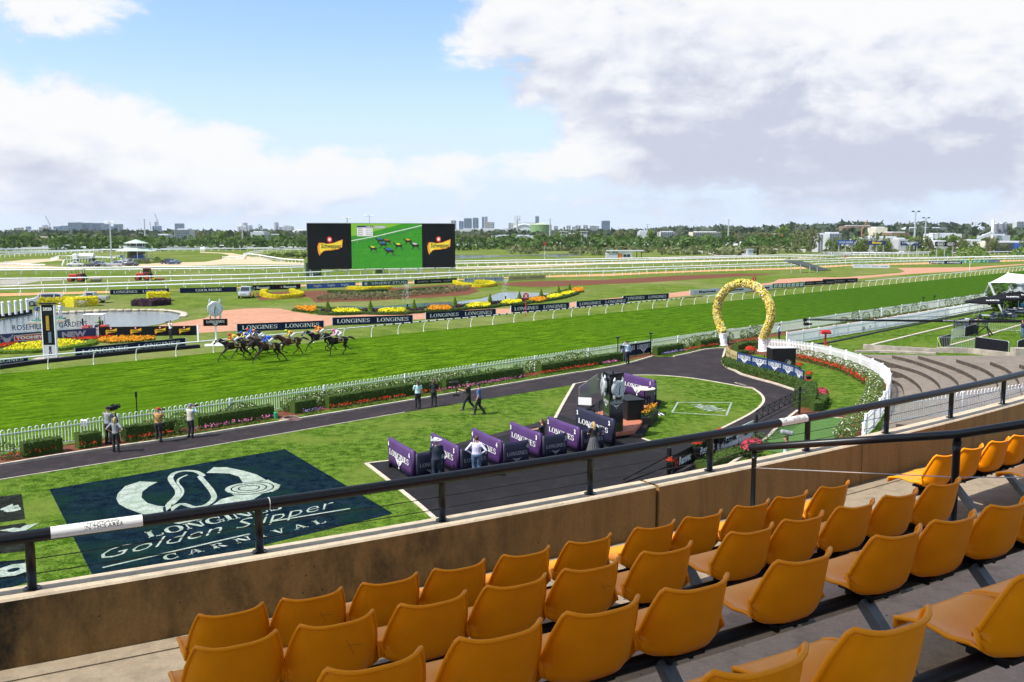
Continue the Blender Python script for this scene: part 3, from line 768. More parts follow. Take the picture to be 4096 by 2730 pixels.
mb=MB();mb.prism([(p.x,p.y)for p in edge+back[::-1]],ZROOF,ZROOF+0.5);structure(mb.build('stand_roof',m_roof))
# ================================================================ FENCES AND RUNNING RAILS
def line_sd(p):return p.dot(TV),p.dot(NV)
def hoop_me(w,h,r=0.019,n=4,seg=6):
 m=MB();x=w/2;pts=[(-x,0,0),(-x,0,h-x)]
 for i in range(1,seg):t=PI-PI*i/seg;pts.append((x*math.cos(t),0,h-x+x*math.sin(t)))
 pts+=[(x,0,h-x),(x,0,0)]
 m.tube(pts,r,n);return m.mesh('hoop',m_white)
HOOP=hoop_me(0.15,1.08)
def post_me(h,w=0.07,cap=0.0,mat_=None,name='post'):
 m=MB();m.box((0,0,h/2),(w,w,h));
 if cap:m.box((0,0,h+0.012),(w+cap,w+cap,0.024))
 return m.mesh(name,mat_ or m_white)
FPOST=post_me(1.14,0.075,0.02)
def bow_fence(name,path,label,cat='fence',pitch=0.30,solo=300,post_gap=6.0,h=1.08,zbase=0.06,reverse=False):
 L=resample(path,pitch);o=thing(name,label,cat,L[0]);O_=L[0]
 rest=MB();hm=MB();x=0.075
 for i in range(len(L)-1):
  d=(L[i+1]-L[i]);rz=math.atan2(d.y,d.x);c=(L[i]+L[i+1])/2-O_
  if i<solo:ob('picket_hoop',HOOP,o,(c.x,c.y,zbase),rz)
  else:
   t=d.normalized()*0.075
   rest.tube([c-t+Vector((0,0,zbase)),c-t+Vector((0,0,h)),c+t+Vector((0,0,h)),c+t+Vector((0,0,zbase))],0.021,3,cap=False)
 if rest.v:rest.build('picket_hoops',m_white,o,kind='stuff')
 for z in(0.14,0.93):
  m=MB();P=[p-O_+Vector((0,0,z))for p in path]
  for a,b in zip(P,P[1:]):m.beam(a,b,0.03,0.035)
  m.build('rail',m_white,o)
 for p in resample(path,post_gap):q_=p-O_;ob('post',FPOST,o,q_,A45)
 return o
F1A=tn(-12,46.4);F1B=tn(185,46.2)
bow_fence('track_fence',[F1A,tn(60,46.4),F1B],'long white bow-topped metal fence along the near edge of the race track',post_gap=6.2)
def picket_me(h,w,t=0.02,name='picket'):
 m=MB();P=[(-w/2,0),(w/2,0),(w/2,h-w/2),(w*.32,h-w*.12),(0,h),(-w*.32,h-w*.12),(-w/2,h-w/2)]
 n=len(P);vs_=[(x,-t/2,z)for x,z in P]+[(x,t/2,z)for x,z in P]
 m.add(vs_,[tuple(range(n)),tuple(range(2*n-1,n-1,-1))]+[(i,i+n,(i+1)%n+n,(i+1)%n)for i in range(n)])
 return m.mesh(name,m_white)
PK=picket_me(1.12,0.09);PKW=picket_me(1.15,0.068)
def picket_fence(name,path,label,pitch,me,h,solo=300,post_gap=2.4,z0=0.05,wpost=0.10,z=0.0):
 L=resample(path,pitch);O_=L[0].copy();o=thing(name,label,'fence',O_)
 rest=MB()
 for i in range(len(L)-1):
  d=L[i+1]-L[i];rz=math.atan2(d.y,d.x);c=L[i]-O_
  if i<solo:ob('picket',me,o,(c.x,c.y,z0),rz)
  else:rest.box((c.x,c.y,z0+h/2),(0.06,0.02,h),rz)
 if rest.v:rest.build('pickets',m_white,o,kind='stuff')
 for zz in(0.25,h-0.22):
  m=MB();P=[p-O_+Vector((0,0,zz))for p in path]
  for a,b in zip(P,P[1:]):m.beam(a,b,0.035,0.06)
  m.build('rail',m_white,o)
 PM=post_me(h+0.10,wpost,0.03)
 for p in resample(path,post_gap):ob('post',PM,o,p-O_,A45)
 return o
f2=gs('E',[(-120,1300),(0,1292),(700,1165),(1100,1092),(1500,1012),(1740,972)])
s0,dd=line_sd(f2[2])
picket_fence('path_fence',[f2[0]]+[f2[2],f2[3],f2[4],f2[5]],'second white picket fence running beside the dark kerb on the right',0.135,PK,1.1,solo=300,post_gap=3.0)
kerb(gs('E',[(0,1300),(230,1290),(700,1190),(1100,1110),(1500,1030),(1740,985)]),0.35,0.12,'dark_edging',m_black)
structure(ribbon(gs('A',[(-300,1560),(0,1512),(300,1470),(700,1425),(1200,1372),(1890,1312)]),-.28,.28,0,.30).build('black_plinth_board',m_black))
kerb([tn(95,45.4),tn(190,45.2)],0.9,0.05,'planting_strip',m_soil)
gp=[g('J',x,y,1.15)for x,y in[(385,128),(600,152),(850,184),(1060,228),(1250,280),(1400,333),(1520,395),(1572,455),(1560,560),(1500,680),(1430,775),(1335,875),(1318,990),(1320,1100)]]
gp=[Vector((p.x,p.y,0))for p in smooth_path(gp,4)]
picket_fence('garden_fence',gp,'curved white picket fence round the inner garden, ending at the flower arch',0.155,PKW,1.15,solo=300,post_gap=2.45,wpost=0.12)
np_=[g('K',x,y,2.05)for x,y in[(400,1325),(700,1290),(1000,1255),(1300,1215),(1620,1172),(1819,1148),(2200,1095)]]
np_=[Vector((p.x,p.y,0))for p in np_]
tfn=bow_fence('terrace_fence',np_,'white bow-topped fence standing on the steps right behind the handrail',pitch=0.29,post_gap=5.5);tfn.location.z=0.95
def goose_me(h=1.10,out=0.45,r=0.035,n=6,name='post'):
 m=MB();pts=[(0,0,0),(0,0,h*.35),(0,-out*.18,h*.62),(0,-out*.5,h*.86),(0,-out,h)]
 m.tube(smooth_path(pts,2),r,n);return m.mesh(name,m_white,True)
GOOSE=goose_me();GOOSE_FAR=goose_me(1.05,0.35,0.055,4)
def run_rail(name,path,label,gap=3.36,me=None,out=0.45,h=1.10,r=0.055,solo=300,mat_=None,n=8,side=1):
 path=[Vector((p[0],p[1],0))for p in path]
 O_=path[0].copy();o=thing(name,label,'running rail',O_)
 op=[p+Vector((0,0,h+0.02))-O_ for p in offset_path(path,-out*side)]
 m=MB();m.tube(op,r,n);m.build('rail',mat_ or m_white,o,smooth=True)
 L=resample(path,gap);rest=MB()
 for i,p in enumerate(L):
  q_=L[min(i+1,len(L)-1)]-L[max(i-1,0)];rz=math.atan2(q_.y,q_.x)+(0 if side==1 else PI)
  if i<solo and me is not None:ob('post',me,o,p-O_,rz)
  else:
   c=Vector((math.sin(rz),-math.cos(rz),0))*out;b=p-O_
   rest.tube([b,b+Vector((0,0,h*.55)),b+c*.35+Vector((0,0,h*.85)),b+c+Vector((0,0,h))],r*0.60,3,cap=False)
 if rest.v:rest.build('posts',m_white,o,kind='stuff')
 return o
inner=[tn(-12,73.2),tn(22,73.2),tn(117,73.3),tn(176,74.2),tn(240,74.7),tn(300,76),tn(380,81)]
ir=run_rail('running_rail',inner,'white gooseneck running rail beside the horses on the race track',me=GOOSE)
Oi=ir.location
mb=MB();ng=0
m_sleeve=mat('maroon_sleeve',(0.12,0.03,0.03),0.5)
for s in range(0,88):
 a=tn(8+s*1.15,73.24-0.45+.0,1.12)-Oi;b=tn(8+s*1.15+0.34,73.24-0.45,1.12)-Oi
 mb.tube([a,b],0.060,8)
mb.build('black_band',m_blk,ir)
mb=MB();mb.tube([tn(109,73.25-0.45,1.12)-Oi,tn(140,73.6-0.45,1.12)-Oi,tn(170,74.1-0.45,1.12)-Oi],0.062,8);mb.build('maroon_sleeve',m_sleeve,ir)
L1=serif2d('LONGINES',0.085);LO=MB()
for s in range(0,88):
 o_=tn(8+s*1.15+0.38,72.79,0)-Oi
 for v in[L1]:
  LO.add([o_+TV*x+Vector((0,0,1.075+y))-NV*0.064 for x,y,z in v.v],v.f)
LO.build('lettering',m_blk,ir,kind='stuff')
far_rails=[
 ('nearest of the far rails, on the camera side of the orange track',gs('A',[(-250,832),(0,824),(940,797),(1948,765)])+gs('B',[(975,738)])+gs('C',[(100,705),(685,665),(1400,640)])+gs('D',[(90,632),(470,612),(1090,588),(1948,562)])+gs('E',[(440,597),(1200,578),(2007,552),(2300,545)]),5.2,.068),
 ('white rail on the far side of the orange track',gs('A',[(-250,800),(100,790),(850,768)])+gs('B',[(85,722),(1030,692)])+gs('C',[(240,655),(1420,610)])+gs('D',[(105,598),(1020,570)])+gs('E',[(430,573),(1700,540),(2200,530)]),5.6,.06),
 ('thin white rail crossing in front of the two tractors',gs('A',[(-250,722),(0,712),(690,702),(1860,677)])+gs('B',[(370,670),(1000,645),(1580,612)])+gs('C',[(270,600),(1050,580),(1860,556)])+gs('D',[(350,548),(1300,520),(1948,507)])+gs('E',[(450,553),(1200,545),(2007,530)]),6.5,.07),
 ('white double rail behind the tractors, camera side of the sand track',gs('A',[(-250,624),(0,620),(1170,612),(1948,602)])+gs('B',[(520,602),(1010,588)])+gs('C',[(540,548),(1300,532),(1948,520)])+gs('D',[(600,504),(1300,482),(1900,472)])+gs('E',[(900,508),(1900,487),(2300,482)]),5.5,.085),
 ('white rail on the far side of the double rail',gs('A',[(-250,600),(0,598),(1170,590),(1948,582)])+gs('B',[(520,576),(1010,568)])+gs('C',[(540,525),(1300,510),(1948,498)])+gs('D',[(600,486),(1300,468),(1900,456)])+gs('E',[(900,495),(1900,474),(2300,470)]),6.0,.085),
 ('white rail curving round the dark green bushes left of the screen',gs('B',[(220,478),(330,480),(400,470),(410,445),(470,425),(600,408),(1000,398)]),5.0,.09),
 ('short white rail under the dark green bushes left of the screen',gs('B',[(470,445),(560,455),(680,478),(800,500),(1000,512)]),4.5,.09),
 ('first of the pale rails beyond the pond',gs('A',[(0,455),(180,445),(400,435),(640,420),(1000,405),(1948,400)])+gs('B',[(0,396),(600,388),(1000,385)])+gs('C',[(530,352),(1900,347)])+gs('D',[(300,350),(900,352),(1900,352)])+gs('E',[(300,432),(900,436),(1600,446),(2300,458)]),6.5,.11),
 ('second of the pale rails beyond the pond',gs('A',[(-100,425),(400,415),(1000,398),(1948,386)])+gs('B',[(0,380),(600,372),(1000,370)])+gs('C',[(530,341),(1900,337)])+gs('D',[(300,340),(900,342),(1900,341)])+gs('E',[(300,424),(900,428),(1600,436),(2300,446)]),7.0,.12),
 ('third of the pale rails beyond the pond',gs('A',[(-100,402),(400,392),(1000,380),(1948,374)])+gs('B',[(0,362),(600,357),(1000,355)])+gs('C',[(530,331),(1900,328)])+gs('D',[(300,330),(900,332),(1900,332)])+gs('E',[(300,416),(900,418),(1600,426),(2300,436)]),7.5,.13),
 ('fourth of the pale rails beyond the pond',gs('A',[(-100,438),(400,424),(1000,404),(1948,392)])+gs('B',[(0,388),(600,380),(1000,377)])+gs('C',[(530,346),(1900,342)])+gs('D',[(300,345),(900,347),(1900,346)])+gs('E',[(300,428),(900,432),(1600,441),(2300,452)]),7.0,.10),
 ('fifth of the pale rails beyond the pond',gs('A',[(-100,395),(400,385),(1000,373),(1948,368)])+gs('B',[(0,356),(600,351),(1000,349)])+gs('C',[(530,325),(1900,322)])+gs('D',[(300,324),(900,326),(1900,327)])+gs('E',[(300,409),(900,414),(1600,422),(2300,431)]),7.5,.12),
 ('farthest pale rail in front of the tree belt',gs('A',[(-100,388),(400,378),(1000,366),(1948,362)])+gs('B',[(0,350),(600,346),(1000,344)])+gs('C',[(530,320),(1900,317)])+gs('D',[(0,314),(900,318),(1900,322)])+gs('E',[(0,398),(300,402),(900,410),(1600,418),(2300,426)]),8.0,.14),
 ('white rail curling round the sand corner on the right',gs('D',[(1150,385),(1500,390),(1948,405)])+gs('E',[(0,455),(300,462),(600,472),(850,482),(940,492),(900,498),(600,497),(200,495)]),5.0,.10),
 ('white rail above the sand corner on the right',gs('D',[(1250,366),(1500,370),(1948,385)])+gs('E',[(0,447),(300,452),(600,462),(800,474),(860,484)]),5.0,.10),
 ('white rail along the sandy bend at the far left',gs('A',[(-100,560),(150,552),(330,560),(440,562)]),4.0,.09),
 ('white rail beside the parked utility vehicles',gs('A',[(590,540),(600,510),(900,488),(1100,486)]),3.6,.08),
 ('white rail behind the white tank truck',gs('A',[(480,490),(560,465),(760,470),(1000,476),(1140,470)]),4.5,.08),
]
for i,(lab,path,gap,r)in enumerate(far_rails):
 o=run_rail('running_rail',path,lab,gap=gap*.62,me=None,out=0.35,h=1.15,r=r*1.9,solo=0,n=5)
# ================================================================ SIGN BOARDS
m_red=mat('sign_red',(0.55,0.015,0.02),0.5);m_yel=mat('sign_yellow',(0.85,0.62,0.02),0.5);m_ora=mat('sign_orange',(0.80,0.27,0.02),0.5)
m_blue=mat('sign_blue',(0.02,0.07,0.30),0.5);m_dblue=mat('sign_dark_blue',(0.012,0.035,0.12),0.5);m_green=mat('sign_green',(0.01,0.11,0.06),0.5)
m_dgreen=mat('sign_dark_green',(0.01,0.06,0.045),0.5);m_gold=mat('sign_gold',(0.45,0.36,0.15),0.5);m_lgrey=mat('sign_pale_grey',(0.45,0.48,0.52),0.5)
m_back=mat('board_back',(0.55,0.56,0.58),0.5);m_lime=mat('hi_vis_yellow',(0.5,0.75,0.02),0.6);m_tgreen=mat('sign_bright_green',(0.03,0.36,0.16),0.5)
def ring2d(cx,cy,rx,ry,w,n=24):
 m=MB();vs_=[]
 for i in range(n):
  t=2*PI*i/n;vs_+=[(cx+rx*math.cos(t),cy+ry*math.sin(t),0),(cx+(rx-w)*math.cos(t),cy+(ry-w)*math.sin(t),0)]
 return m.add(vs_,[(2*i,2*i+1,(2*i+3)%(2*n),(2*i+2)%(2*n))for i in range(n)])
def disc2d(cx,cy,rx,ry,n=20):
 m=MB();return m.add([(cx+rx*math.cos(2*PI*i/n),cy+ry*math.sin(2*PI*i/n),0)for i in range(n)],[tuple(range(n))])
def poly2d(pts):
 m=MB();return m.add([(x,y,0)for x,y in pts],[tuple(range(len(pts)))])
def fit2d(m2,cx,cy,w=None,h=None):
 x0=min(v[0]for v in m2.v);x1=max(v[0]for v in m2.v);y0=min(v[1]for v in m2.v);y1=max(v[1]for v in m2.v)
 k=(w/(x1-x0))if w else(h/(y1-y0));ky=(h/(y1-y0))if(w and h)else k
 o=MB();o.v=[((v[0]-(x0+x1)/2)*k+cx,(v[1]-(y0+y1)/2)*ky+cy,0)for v in m2.v];o.f=m2.f;o.mi=[0]*len(o.f)
 return o
def swoosh2d(cx,cy,w,h):
 """waving pennant with pointed tail"""
 up=[(-.5,.08),(-.44,.30),(-.30,.30),(-.1,.24),(.15,.30),(.35,.42),(.5,.50)];dn=[(.47,.02),(.30,-.10),(.05,-.16),(-.2,-.18),(-.36,-.28),(-.42,-.5),(-.48,-.25)]
 return poly2d([(cx+x*w,cy+y*h)for x,y in up+dn])
def d_longines(W_,H_,two=True,em=False):
 L=serif2d('LONGINES',1.0);out=[]
 for cx in((-.245,.245)if two else(0,)):
  hh=H_*(0.50 if not em else 0.36);w=W_*(.40 if two else.84)
  out.append((fit2d(L,cx*W_,0.02*H_ if not em else.16*H_,w=w,h=hh),m_ink,'lettering'))
  if em:out.append((fit2d(wings2d(1,.5),cx*W_,-.22*H_,w=w*.55),m_ink,'winged_emblem'))
 return out
def d_schweppes(W_,H_,cx,big=False):
 s=H_;w=s*1.25
 return[(swoosh2d(cx,0,w,s*.80),m_ora,'orange_pennant'),(swoosh2d(cx+w*.02,s*.02,w*.88,s*.62),m_yel,'yellow_pennant'),
   (disc2d(cx-w*.02,s*.40,s*.13,s*.15),m_red,'red_seal'),(disc2d(cx-w*.02,s*.40,s*.07,s*.08),m_ink,'seal_mark'),
   (fit2d(text2d('Schweppes',1,bold=.025,shear=.15),cx+w*.03,s*.05,w=w*.78,h=s*.30),m_blk,'lettering')]
def d_ranvet(W_,H_,cx,ink,w=None):
 w=w or W_*.32;s=H_*.55
 return[(arcstrip(cx-w*.42,0,s*.42,s*.5,60,300,s*.16,s*.12,10),m_red,'red_swirl'),(disc2d(cx-w*.38,-s*.05,s*.18,s*.22),ink if ink is m_ink else m_red,'horse_head_mark'),
   (fit2d(text2d('Ranvet',1,bold=.04),cx+w*.12,0,w=w*.75,h=H_*.46),ink,'lettering')]
def d_words(ws,H_,hh,mat_,font='sans',bold=0.0,shear=0,wd=None):
 out=[]
 for(s,cx,w)in ws:
  L=serif2d(s,1.0)if font=='serif' else text2d(s,1,bold=bold,shear=shear)
  out.append((fit2d(L,cx,0,w=w,h=H_*hh),mat_,'lettering'))
 return out
BOARD_N=0
def board(bl,brr,tl,face,design,label,name='advertising_board',cat='sign board',thick=0.06,legs=0,lift=0.0,frame=None,ang=None,group=None):
 a=g(*bl);b=g(*brr);a.z=b.z=0
 h=ztop(a,*tl)
 d=b-a;W_=d.length;rz=math.atan2(d.y,d.x)if ang is None else ang
 t=thing(name,label,cat,(a+b)/2,rz,group)
 m=MB();m.box((0,0,lift+(h-lift)/2),(W_,thick,h-lift));m.build('panel',face,t)
 H_=h-lift;zc=lift+H_/2;y=-thick/2
 for k,(m2,mt,nm)in enumerate(design(W_,H_)):
  mb=MB();mb.add([(v[0],y-0.010-0.006*k,v[1]+zc)for v in m2.v],[f[:]for f in m2.f]);mb.build(nm,mt,t)
 m=MB()
 for s in(-1,1):m.box((s*(W_/2+0.03),0,h/2+.02),(0.07,0.09,h+.04))
 m.build('end_post',m_back,t)
 if legs:
  for i in range(legs):
   m=MB();m.box((-W_/2+(i+.5)*W_/legs,thick,lift/2+.2),(0.06,0.05,lift+.4));m.build('leg',m_steel,t)
 return t
LG=lambda W_,H_:d_longines(W_,H_)
for bl,brr,tl,lab in[
 (('B',355,1162),('B',1175,1127),('B',355,1085),'navy two-name watch banner directly above the galloping horses'),
 (('B',1260,1100),('C',120,1072),('B',1260,1025),'navy two-name watch banner second from the left along the running rail'),
 (('C',245,1044),('C',908,1003),('C',245,978),'navy two-name watch banner third from the left, below the orange marigolds'),
 (('C',1055,977),('C',1605,941),('C',1055,913),'navy two-name watch banner crossed by the red X marker pole'),
 (('C',1675,926),('D',265,887),('C',1675,872),'navy two-name watch banner partly in front of another one'),
 (('D',218,872),('D',650,844),('D',218,820),'navy two-name watch banner farthest right, overlapped at its left end'),
 (('A',-600,1535),('A',265,1440),('A',-600,1480),'navy watch banner cut off by the left edge beside the winning post'),
 (('A',718,1405),('A',1762,1300),('A',718,1315),'long navy watch banner in front of the orange and yellow flower beds')]:
 board(bl,brr,tl,m_navy,LG,lab)
SP=lambda n:(lambda W_,H_:sum([d_schweppes(W_,H_*.9,-W_/2+W_*(i+.5)/n)for i in range(n)],[]))
board(('A',943,1208),('A',1872,1192),('A',943,1115),m_blk,SP(4),'black board with four yellow drink logos behind the orange flower bed',frame=1)
m=MB();c_=g('A',1885,1262);ztp=ztop(c_,'A',1878,1095);m.box((0,0,ztp/2),(0.14,0.12,ztp));tag(m.build('sign_post',m_white,None,loc=c_),'white square post at the right end of the four-logo board','post')
m_silver=mat('silver_print',(0.45,0.46,0.48),0.5)
def d_beer(W_,H_):
 out=[(poly2d([(-W_*.36,-.30*H_),(-W_*.02,-.36*H_),(-W_*.02,.34*H_),(-W_*.36,.26*H_)]),m_ink,'red_label_border'),(poly2d([(-W_*.353,-.25*H_),(-W_*.025,-.31*H_),(-W_*.025,.29*H_),(-W_*.353,.21*H_)]),m_red,'red_label'),
           (fit2d(text2d('TOOHEYS',1,bold=.05),-W_*.19,-.01*H_,w=W_*.30,h=H_*.34),m_ink,'lettering'),(fit2d(text2d('NEW',1,bold=.06),W_*.26,0,w=W_*.26,h=H_*.58),m_silver,'lettering')]
 cx=-W_*.43
 out.append((poly2d([(cx-.04*W_,.05*H_),(cx+.04*W_,.05*H_),(cx+.03*W_,-.30*H_),(cx,-.42*H_),(cx-.03*W_,-.30*H_)]),m_silver,'stag_head'))
 for s in(-1,1):
  out.append((poly2d([(cx+s*.02*W_,.05*H_),(cx+s*.06*W_,.22*H_),(cx+s*.055*W_,.46*H_),(cx+s*.045*W_,.24*H_),(cx+s*.01*W_,.08*H_)]),m_silver,'antler'))
  out.append((poly2d([(cx+s*.045*W_,.16*H_),(cx+s*.085*W_,.38*H_),(cx+s*.052*W_,.24*H_)]),m_silver,'antler'))
  out.append((poly2d([(cx+s*.03*W_,.05*H_),(cx+s*.075*W_,.12*H_),(cx+s*.04*W_,-.03*H_)]),m_silver,'ear'))
 return out
tb=board(('A',0,1278),('A',915,1212),('A',0,1182),m_dblue,d_beer,'blue beer sign with a stag and a red label behind the winning post')
W0=(g('A',915,1212)-g('A',0,1278)).length;H0=ztop(g('A',0,1278),'A',0,1182)
for txt,x0_,x1_ in(('ROSEHILL',120,400),('GARDENS',553,828)):
 L=text2d(txt,1.0,bold=0.012);f0=(x0_/915-.5)*W0;f1=(x1_/915-.5)*W0
 q_=fit2d(L,(f0+f1)/2,0,w=f1-f0,h=.52);mb=MB()
 for dy in(-.04,):mb.add([(v[0],dy,v[1]+H0+.50)for v in q_.v],q_.f)
 mb.build('name_lettering',m_dblue,tb)
m=MB();m.beam((-.38*W0,0,H0+.10),(.42*W0,0,H0+.10),.05);m.build('letter_rail',m_steel,tb)
FB=[(('A',1048,808),('A',1608,793),('A',1048,760),m_navy,LG,'navy watch banner at the left end of the far row, above the dark shrub'),
      (('A',1710,793),('B',350,780),('A',1710,744),m_navy,lambda W_,H_:d_words([('COOLMORE',0,W_*.46)],H_,.48,m_ink,'serif'),'navy banner with one serif name left of the silver car'),
      (('B',445,768),('B',955,750),('B',445,720),m_blk,lambda W_,H_:d_ranvet(W_,H_,-W_*.24,m_ink)+d_ranvet(W_,H_,W_*.26,m_ink),'black banner with two red swirls above the yellow crown-shaped hedge'),
      (('B',1013,752),('B',1475,732),('B',1013,705),m_blue,lambda W_,H_:d_words([('Inglis',-W_*.28,W_*.15),('Inglis',0,W_*.15),('Inglis',W_*.28,W_*.15)],H_,.62,m_ink),'bright blue banner with the same short name three times'),
      (('B',1540,727),('C',72,708),('B',1540,682),m_dgreen,lambda W_,H_:[(ring2d(-W_*.42,0,H_*.38,H_*.4,H_*.07),m_ink,'round_badge'),(disc2d(-W_*.42,0,H_*.18,H_*.2),m_ink,'badge_centre')]+d_words([('VINERY STUD',W_*.08,W_*.78)],H_,.52,m_ink),'dark green banner with round badge below the big screen'),
      (('C',135,708),('C',540,690),('C',135,665),m_blk,lambda W_,H_:d_words([('De BORTOLI',-W_*.30,W_*.24),('De BORTOLI',0,W_*.24),('De BORTOLI',W_*.30,W_*.24)],H_,.34,m_lgrey),'black wine banner with three names at the screen\'s right leg'),
      (('C',612,688),('C',985,676),('C',612,647),m_lgrey,lambda W_,H_:d_words([('IRON JACK',(i-1.5)*W_*.25,W_*.19)for i in range(4)],H_,.36,m_dblue,bold=.03)+[(poly2d([((i-1.5)*W_*.25-W_*.115,-H_*.35),((i-1.5)*W_*.25-W_*.10,-H_*.35),((i-1.5)*W_*.25-W_*.10,H_*.3),((i-1.5)*W_*.25-W_*.115,H_*.3)]),m_dblue,'tree_mark')for i in range(4)],'pale grey banner with four dark names beside the gold banner'),
      (('C',1030,675),('C',1383,660),('C',1030,630),m_gold,lambda W_,H_:d_words([('CHANDON',-W_*.24,W_*.41),('CHANDON',W_*.25,W_*.41)],H_,.42,m_blk),'gold banner with dark lettering repeated twice in the far row'),
      (('E',475,607),('E',798,612),('E',475,578),m_lgrey,lambda W_,H_:d_words([('IRON JACK',(i-1.5)*W_*.25,W_*.19)for i in range(4)],H_,.36,m_dblue,bold=.03),'pale grey banner right of the slanted dark shelter'),
      (('E',1680,562),('E',1788,561),('E',1680,540),m_blue,lambda W_,H_:d_words([('COOLMORE',0,W_*.85)],H_,.5,m_ink,'serif'),'small blue banner at the right end of the far green banner'),
      (('E',1400,567),('E',1678,564),('E',1400,541),m_tgreen,lambda W_,H_:[(poly2d([(x-W_*.035,-H_*.3),(x+W_*.03,-H_*.3),(x+W_*.045,H_*.3),(x-W_*.02,H_*.3)]),m_ink,'white_panel')for x in[(i-2.5)*W_*.15 for i in range(6)]],'bright green banner with white flags far right'),
      (('E',1157,573),('E',1455,577),('E',1157,547),m_navy,LG,'navy watch banner far right before the green banner')]
for bl,brr,tl,face,des,lab in FB:board(bl,brr,tl,face,des,lab)
m_rgrey=mat('banner_silver',(0.60,0.61,0.62),0.5)
board(('D',855,812),('D',1635,757),('D',855,762),m_rgrey,lambda W_,H_:sum([d_ranvet(W_,H_,(i-1)*W_*.335,m_blk,W_*.26)for i in range(3)],[]),'silver banner with red swirls seen through the flower arch')
board(('D',1637,745),('E',38,778),('D',1637,702),m_green,lambda W_,H_:[(poly2d([(x-W_*.05,-H_*.33),(x+W_*.045,-H_*.33),(x+W_*.055,H_*.33),(x-W_*.04,H_*.33)]),m_ink,'white_panel')for x in[(i-3)*W_*.135 for i in range(7)]]+[(fit2d(text2d('TAB',1,bold=.03),(i-3)*W_*.135,0,w=W_*.06,h=H_*.28),m_green,'lettering')for i in range(7)],'green banner with seven white flags right of the flower arch')
AG=lambda n:(lambda W_,H_:d_words([('THE AGENCY',(i-(n-1)/2)*W_/n,W_/n*.72)for i in range(n)],H_,.28,m_lgrey))
board(('E',38,768),('E',312,752),('E',38,733),m_blk,AG(3),'front black banner with small grey lettering behind the running rail')
board(('E',200,752),('E',515,740),('E',200,712),m_blk,AG(3),'rear black banner with small grey lettering behind the running rail')
def d_kia(W_,H_):
 o=[]
 for cx in(-W_*.24,W_*.26):o+=[(ring2d(cx,0,W_*.20,H_*.40,H_*.07),m_ink,'oval'),(fit2d(text2d('KIA',1,bold=.03),cx,0,w=W_*.26,h=H_*.34),m_ink,'lettering')]
 return o
BB=[(332,480,362,400,m_blue,lambda W_,H_:d_words([('COOLMORE',0,W_*.86)],H_,.5,m_ink,'serif'),'blue billboard with white serif name, leftmost before the trees'),
      (607,762,368,405,m_dblue,lambda W_,H_:[(fit2d(text2d('Bisley',1,bold=.04),0,0,w=W_*.58,h=H_*.7),m_yel,'lettering')],'dark blue billboard with yellow name before the white warehouses'),
      (895,1062,370,410,m_dblue,lambda W_,H_:[(fit2d(serif2d('LONGINES',1),0,H_*.18,w=W_*.84,h=H_*.42),m_ink,'lettering'),(fit2d(wings2d(1,.5),0,-H_*.22,w=W_*.5),m_ink,'winged_emblem')],'dark blue billboard with winged emblem by the tall light pole'),
      (1205,1385,375,418,m_blk,d_kia,'black billboard with two white ovals')]
for x0_,x1_,yt,yb,face,des,lab in BB:
 Y=360.0;a=at_depth('E',x0_,yb,Y);b=at_depth('E',x1_,yb,Y+1);t_=at_depth('E',x0_,yt,Y)
 W_=(b-a).length;H_=t_.z-a.z
 t=thing('billboard',lab,'billboard',(a.x/2+b.x/2,Y,0),math.atan2(b.y-a.y,b.x-a.x))
 z0=a.z;mb=MB();mb.box((0,0,z0+H_/2),(W_,.25,H_));mb.build('panel',face,t)
 for k,(m2,mt,nm)in enumerate(des(W_,H_)):
  mb=MB();mb.add([(v[0],-.14-.03*k,v[1]+z0+H_/2)for v in m2.v],m2.f);mb.build(nm,mt,t)
 for s in(-.4,0,.4):mb=MB();mb.box((s*W_,.2,(z0+H_)/2),(.25,.2,z0+H_));mb.build('leg',m_steel,t)
Ls=Vector((-47.1,214.3,0));Rs=Vector((-13.9,227.3,0));dS=Rs-Ls
scr=thing('video_screen','giant black video screen on steel legs showing a race between two drink logos','video screen',(Ls+Rs)/2,math.atan2(dS.y,dS.x))
WS=dS.length;z1=ztop(Ls,'B',1003,128);z0=ztop(Ls,'B',1030,568);
m=MB();m.box((0,0.5,(z0+z1)/2),(WS,1.0,z1-z0));m.build('housing',m_black,scr)
m=MB();m.box((0,0.1,z1+.06),(WS+.3,1.1,.14));m.build('top_trim',m_back,scr)
m_led=mat('led_black',(0.012,0.012,0.014),0.4)
def screen_mat():
 mm=bpy.data.materials.new('screen_picture');mm.use_nodes=True;T_=NT(mm.node_tree);b=T_.n['Principled BSDF']
 v=T_.node('ShaderNodeTexCoord').outputs['Object'];n=T_.noise(v,2.5,4.0,0.7);n2=T_.noise(T_.vm('MULTIPLY',v,(1,1,2)),0.35,2.0)
 c=T_.mix(T_.smooth(n,.35,.7),(0.02,0.24,0.004,1),(0.05,0.36,0.006,1));c=T_.mix(T_.m('MULTIPLY',T_.smooth(n2,.5,.8),.5),c,(0.09,0.42,0.01,1))
 b.inputs['Base Color'].default_value=(0.01,0.01,0.01,1);T_.set(b.inputs['Emission Color'],c);b.inputs['Emission Strength'].default_value=0.75;b.inputs['Roughness'].default_value=.4
 return mm
m_scr=screen_mat()
em=lambda n,c,s=.75:mat(n,(0.01,0.01,0.01),.5,emis=c,estr=s)
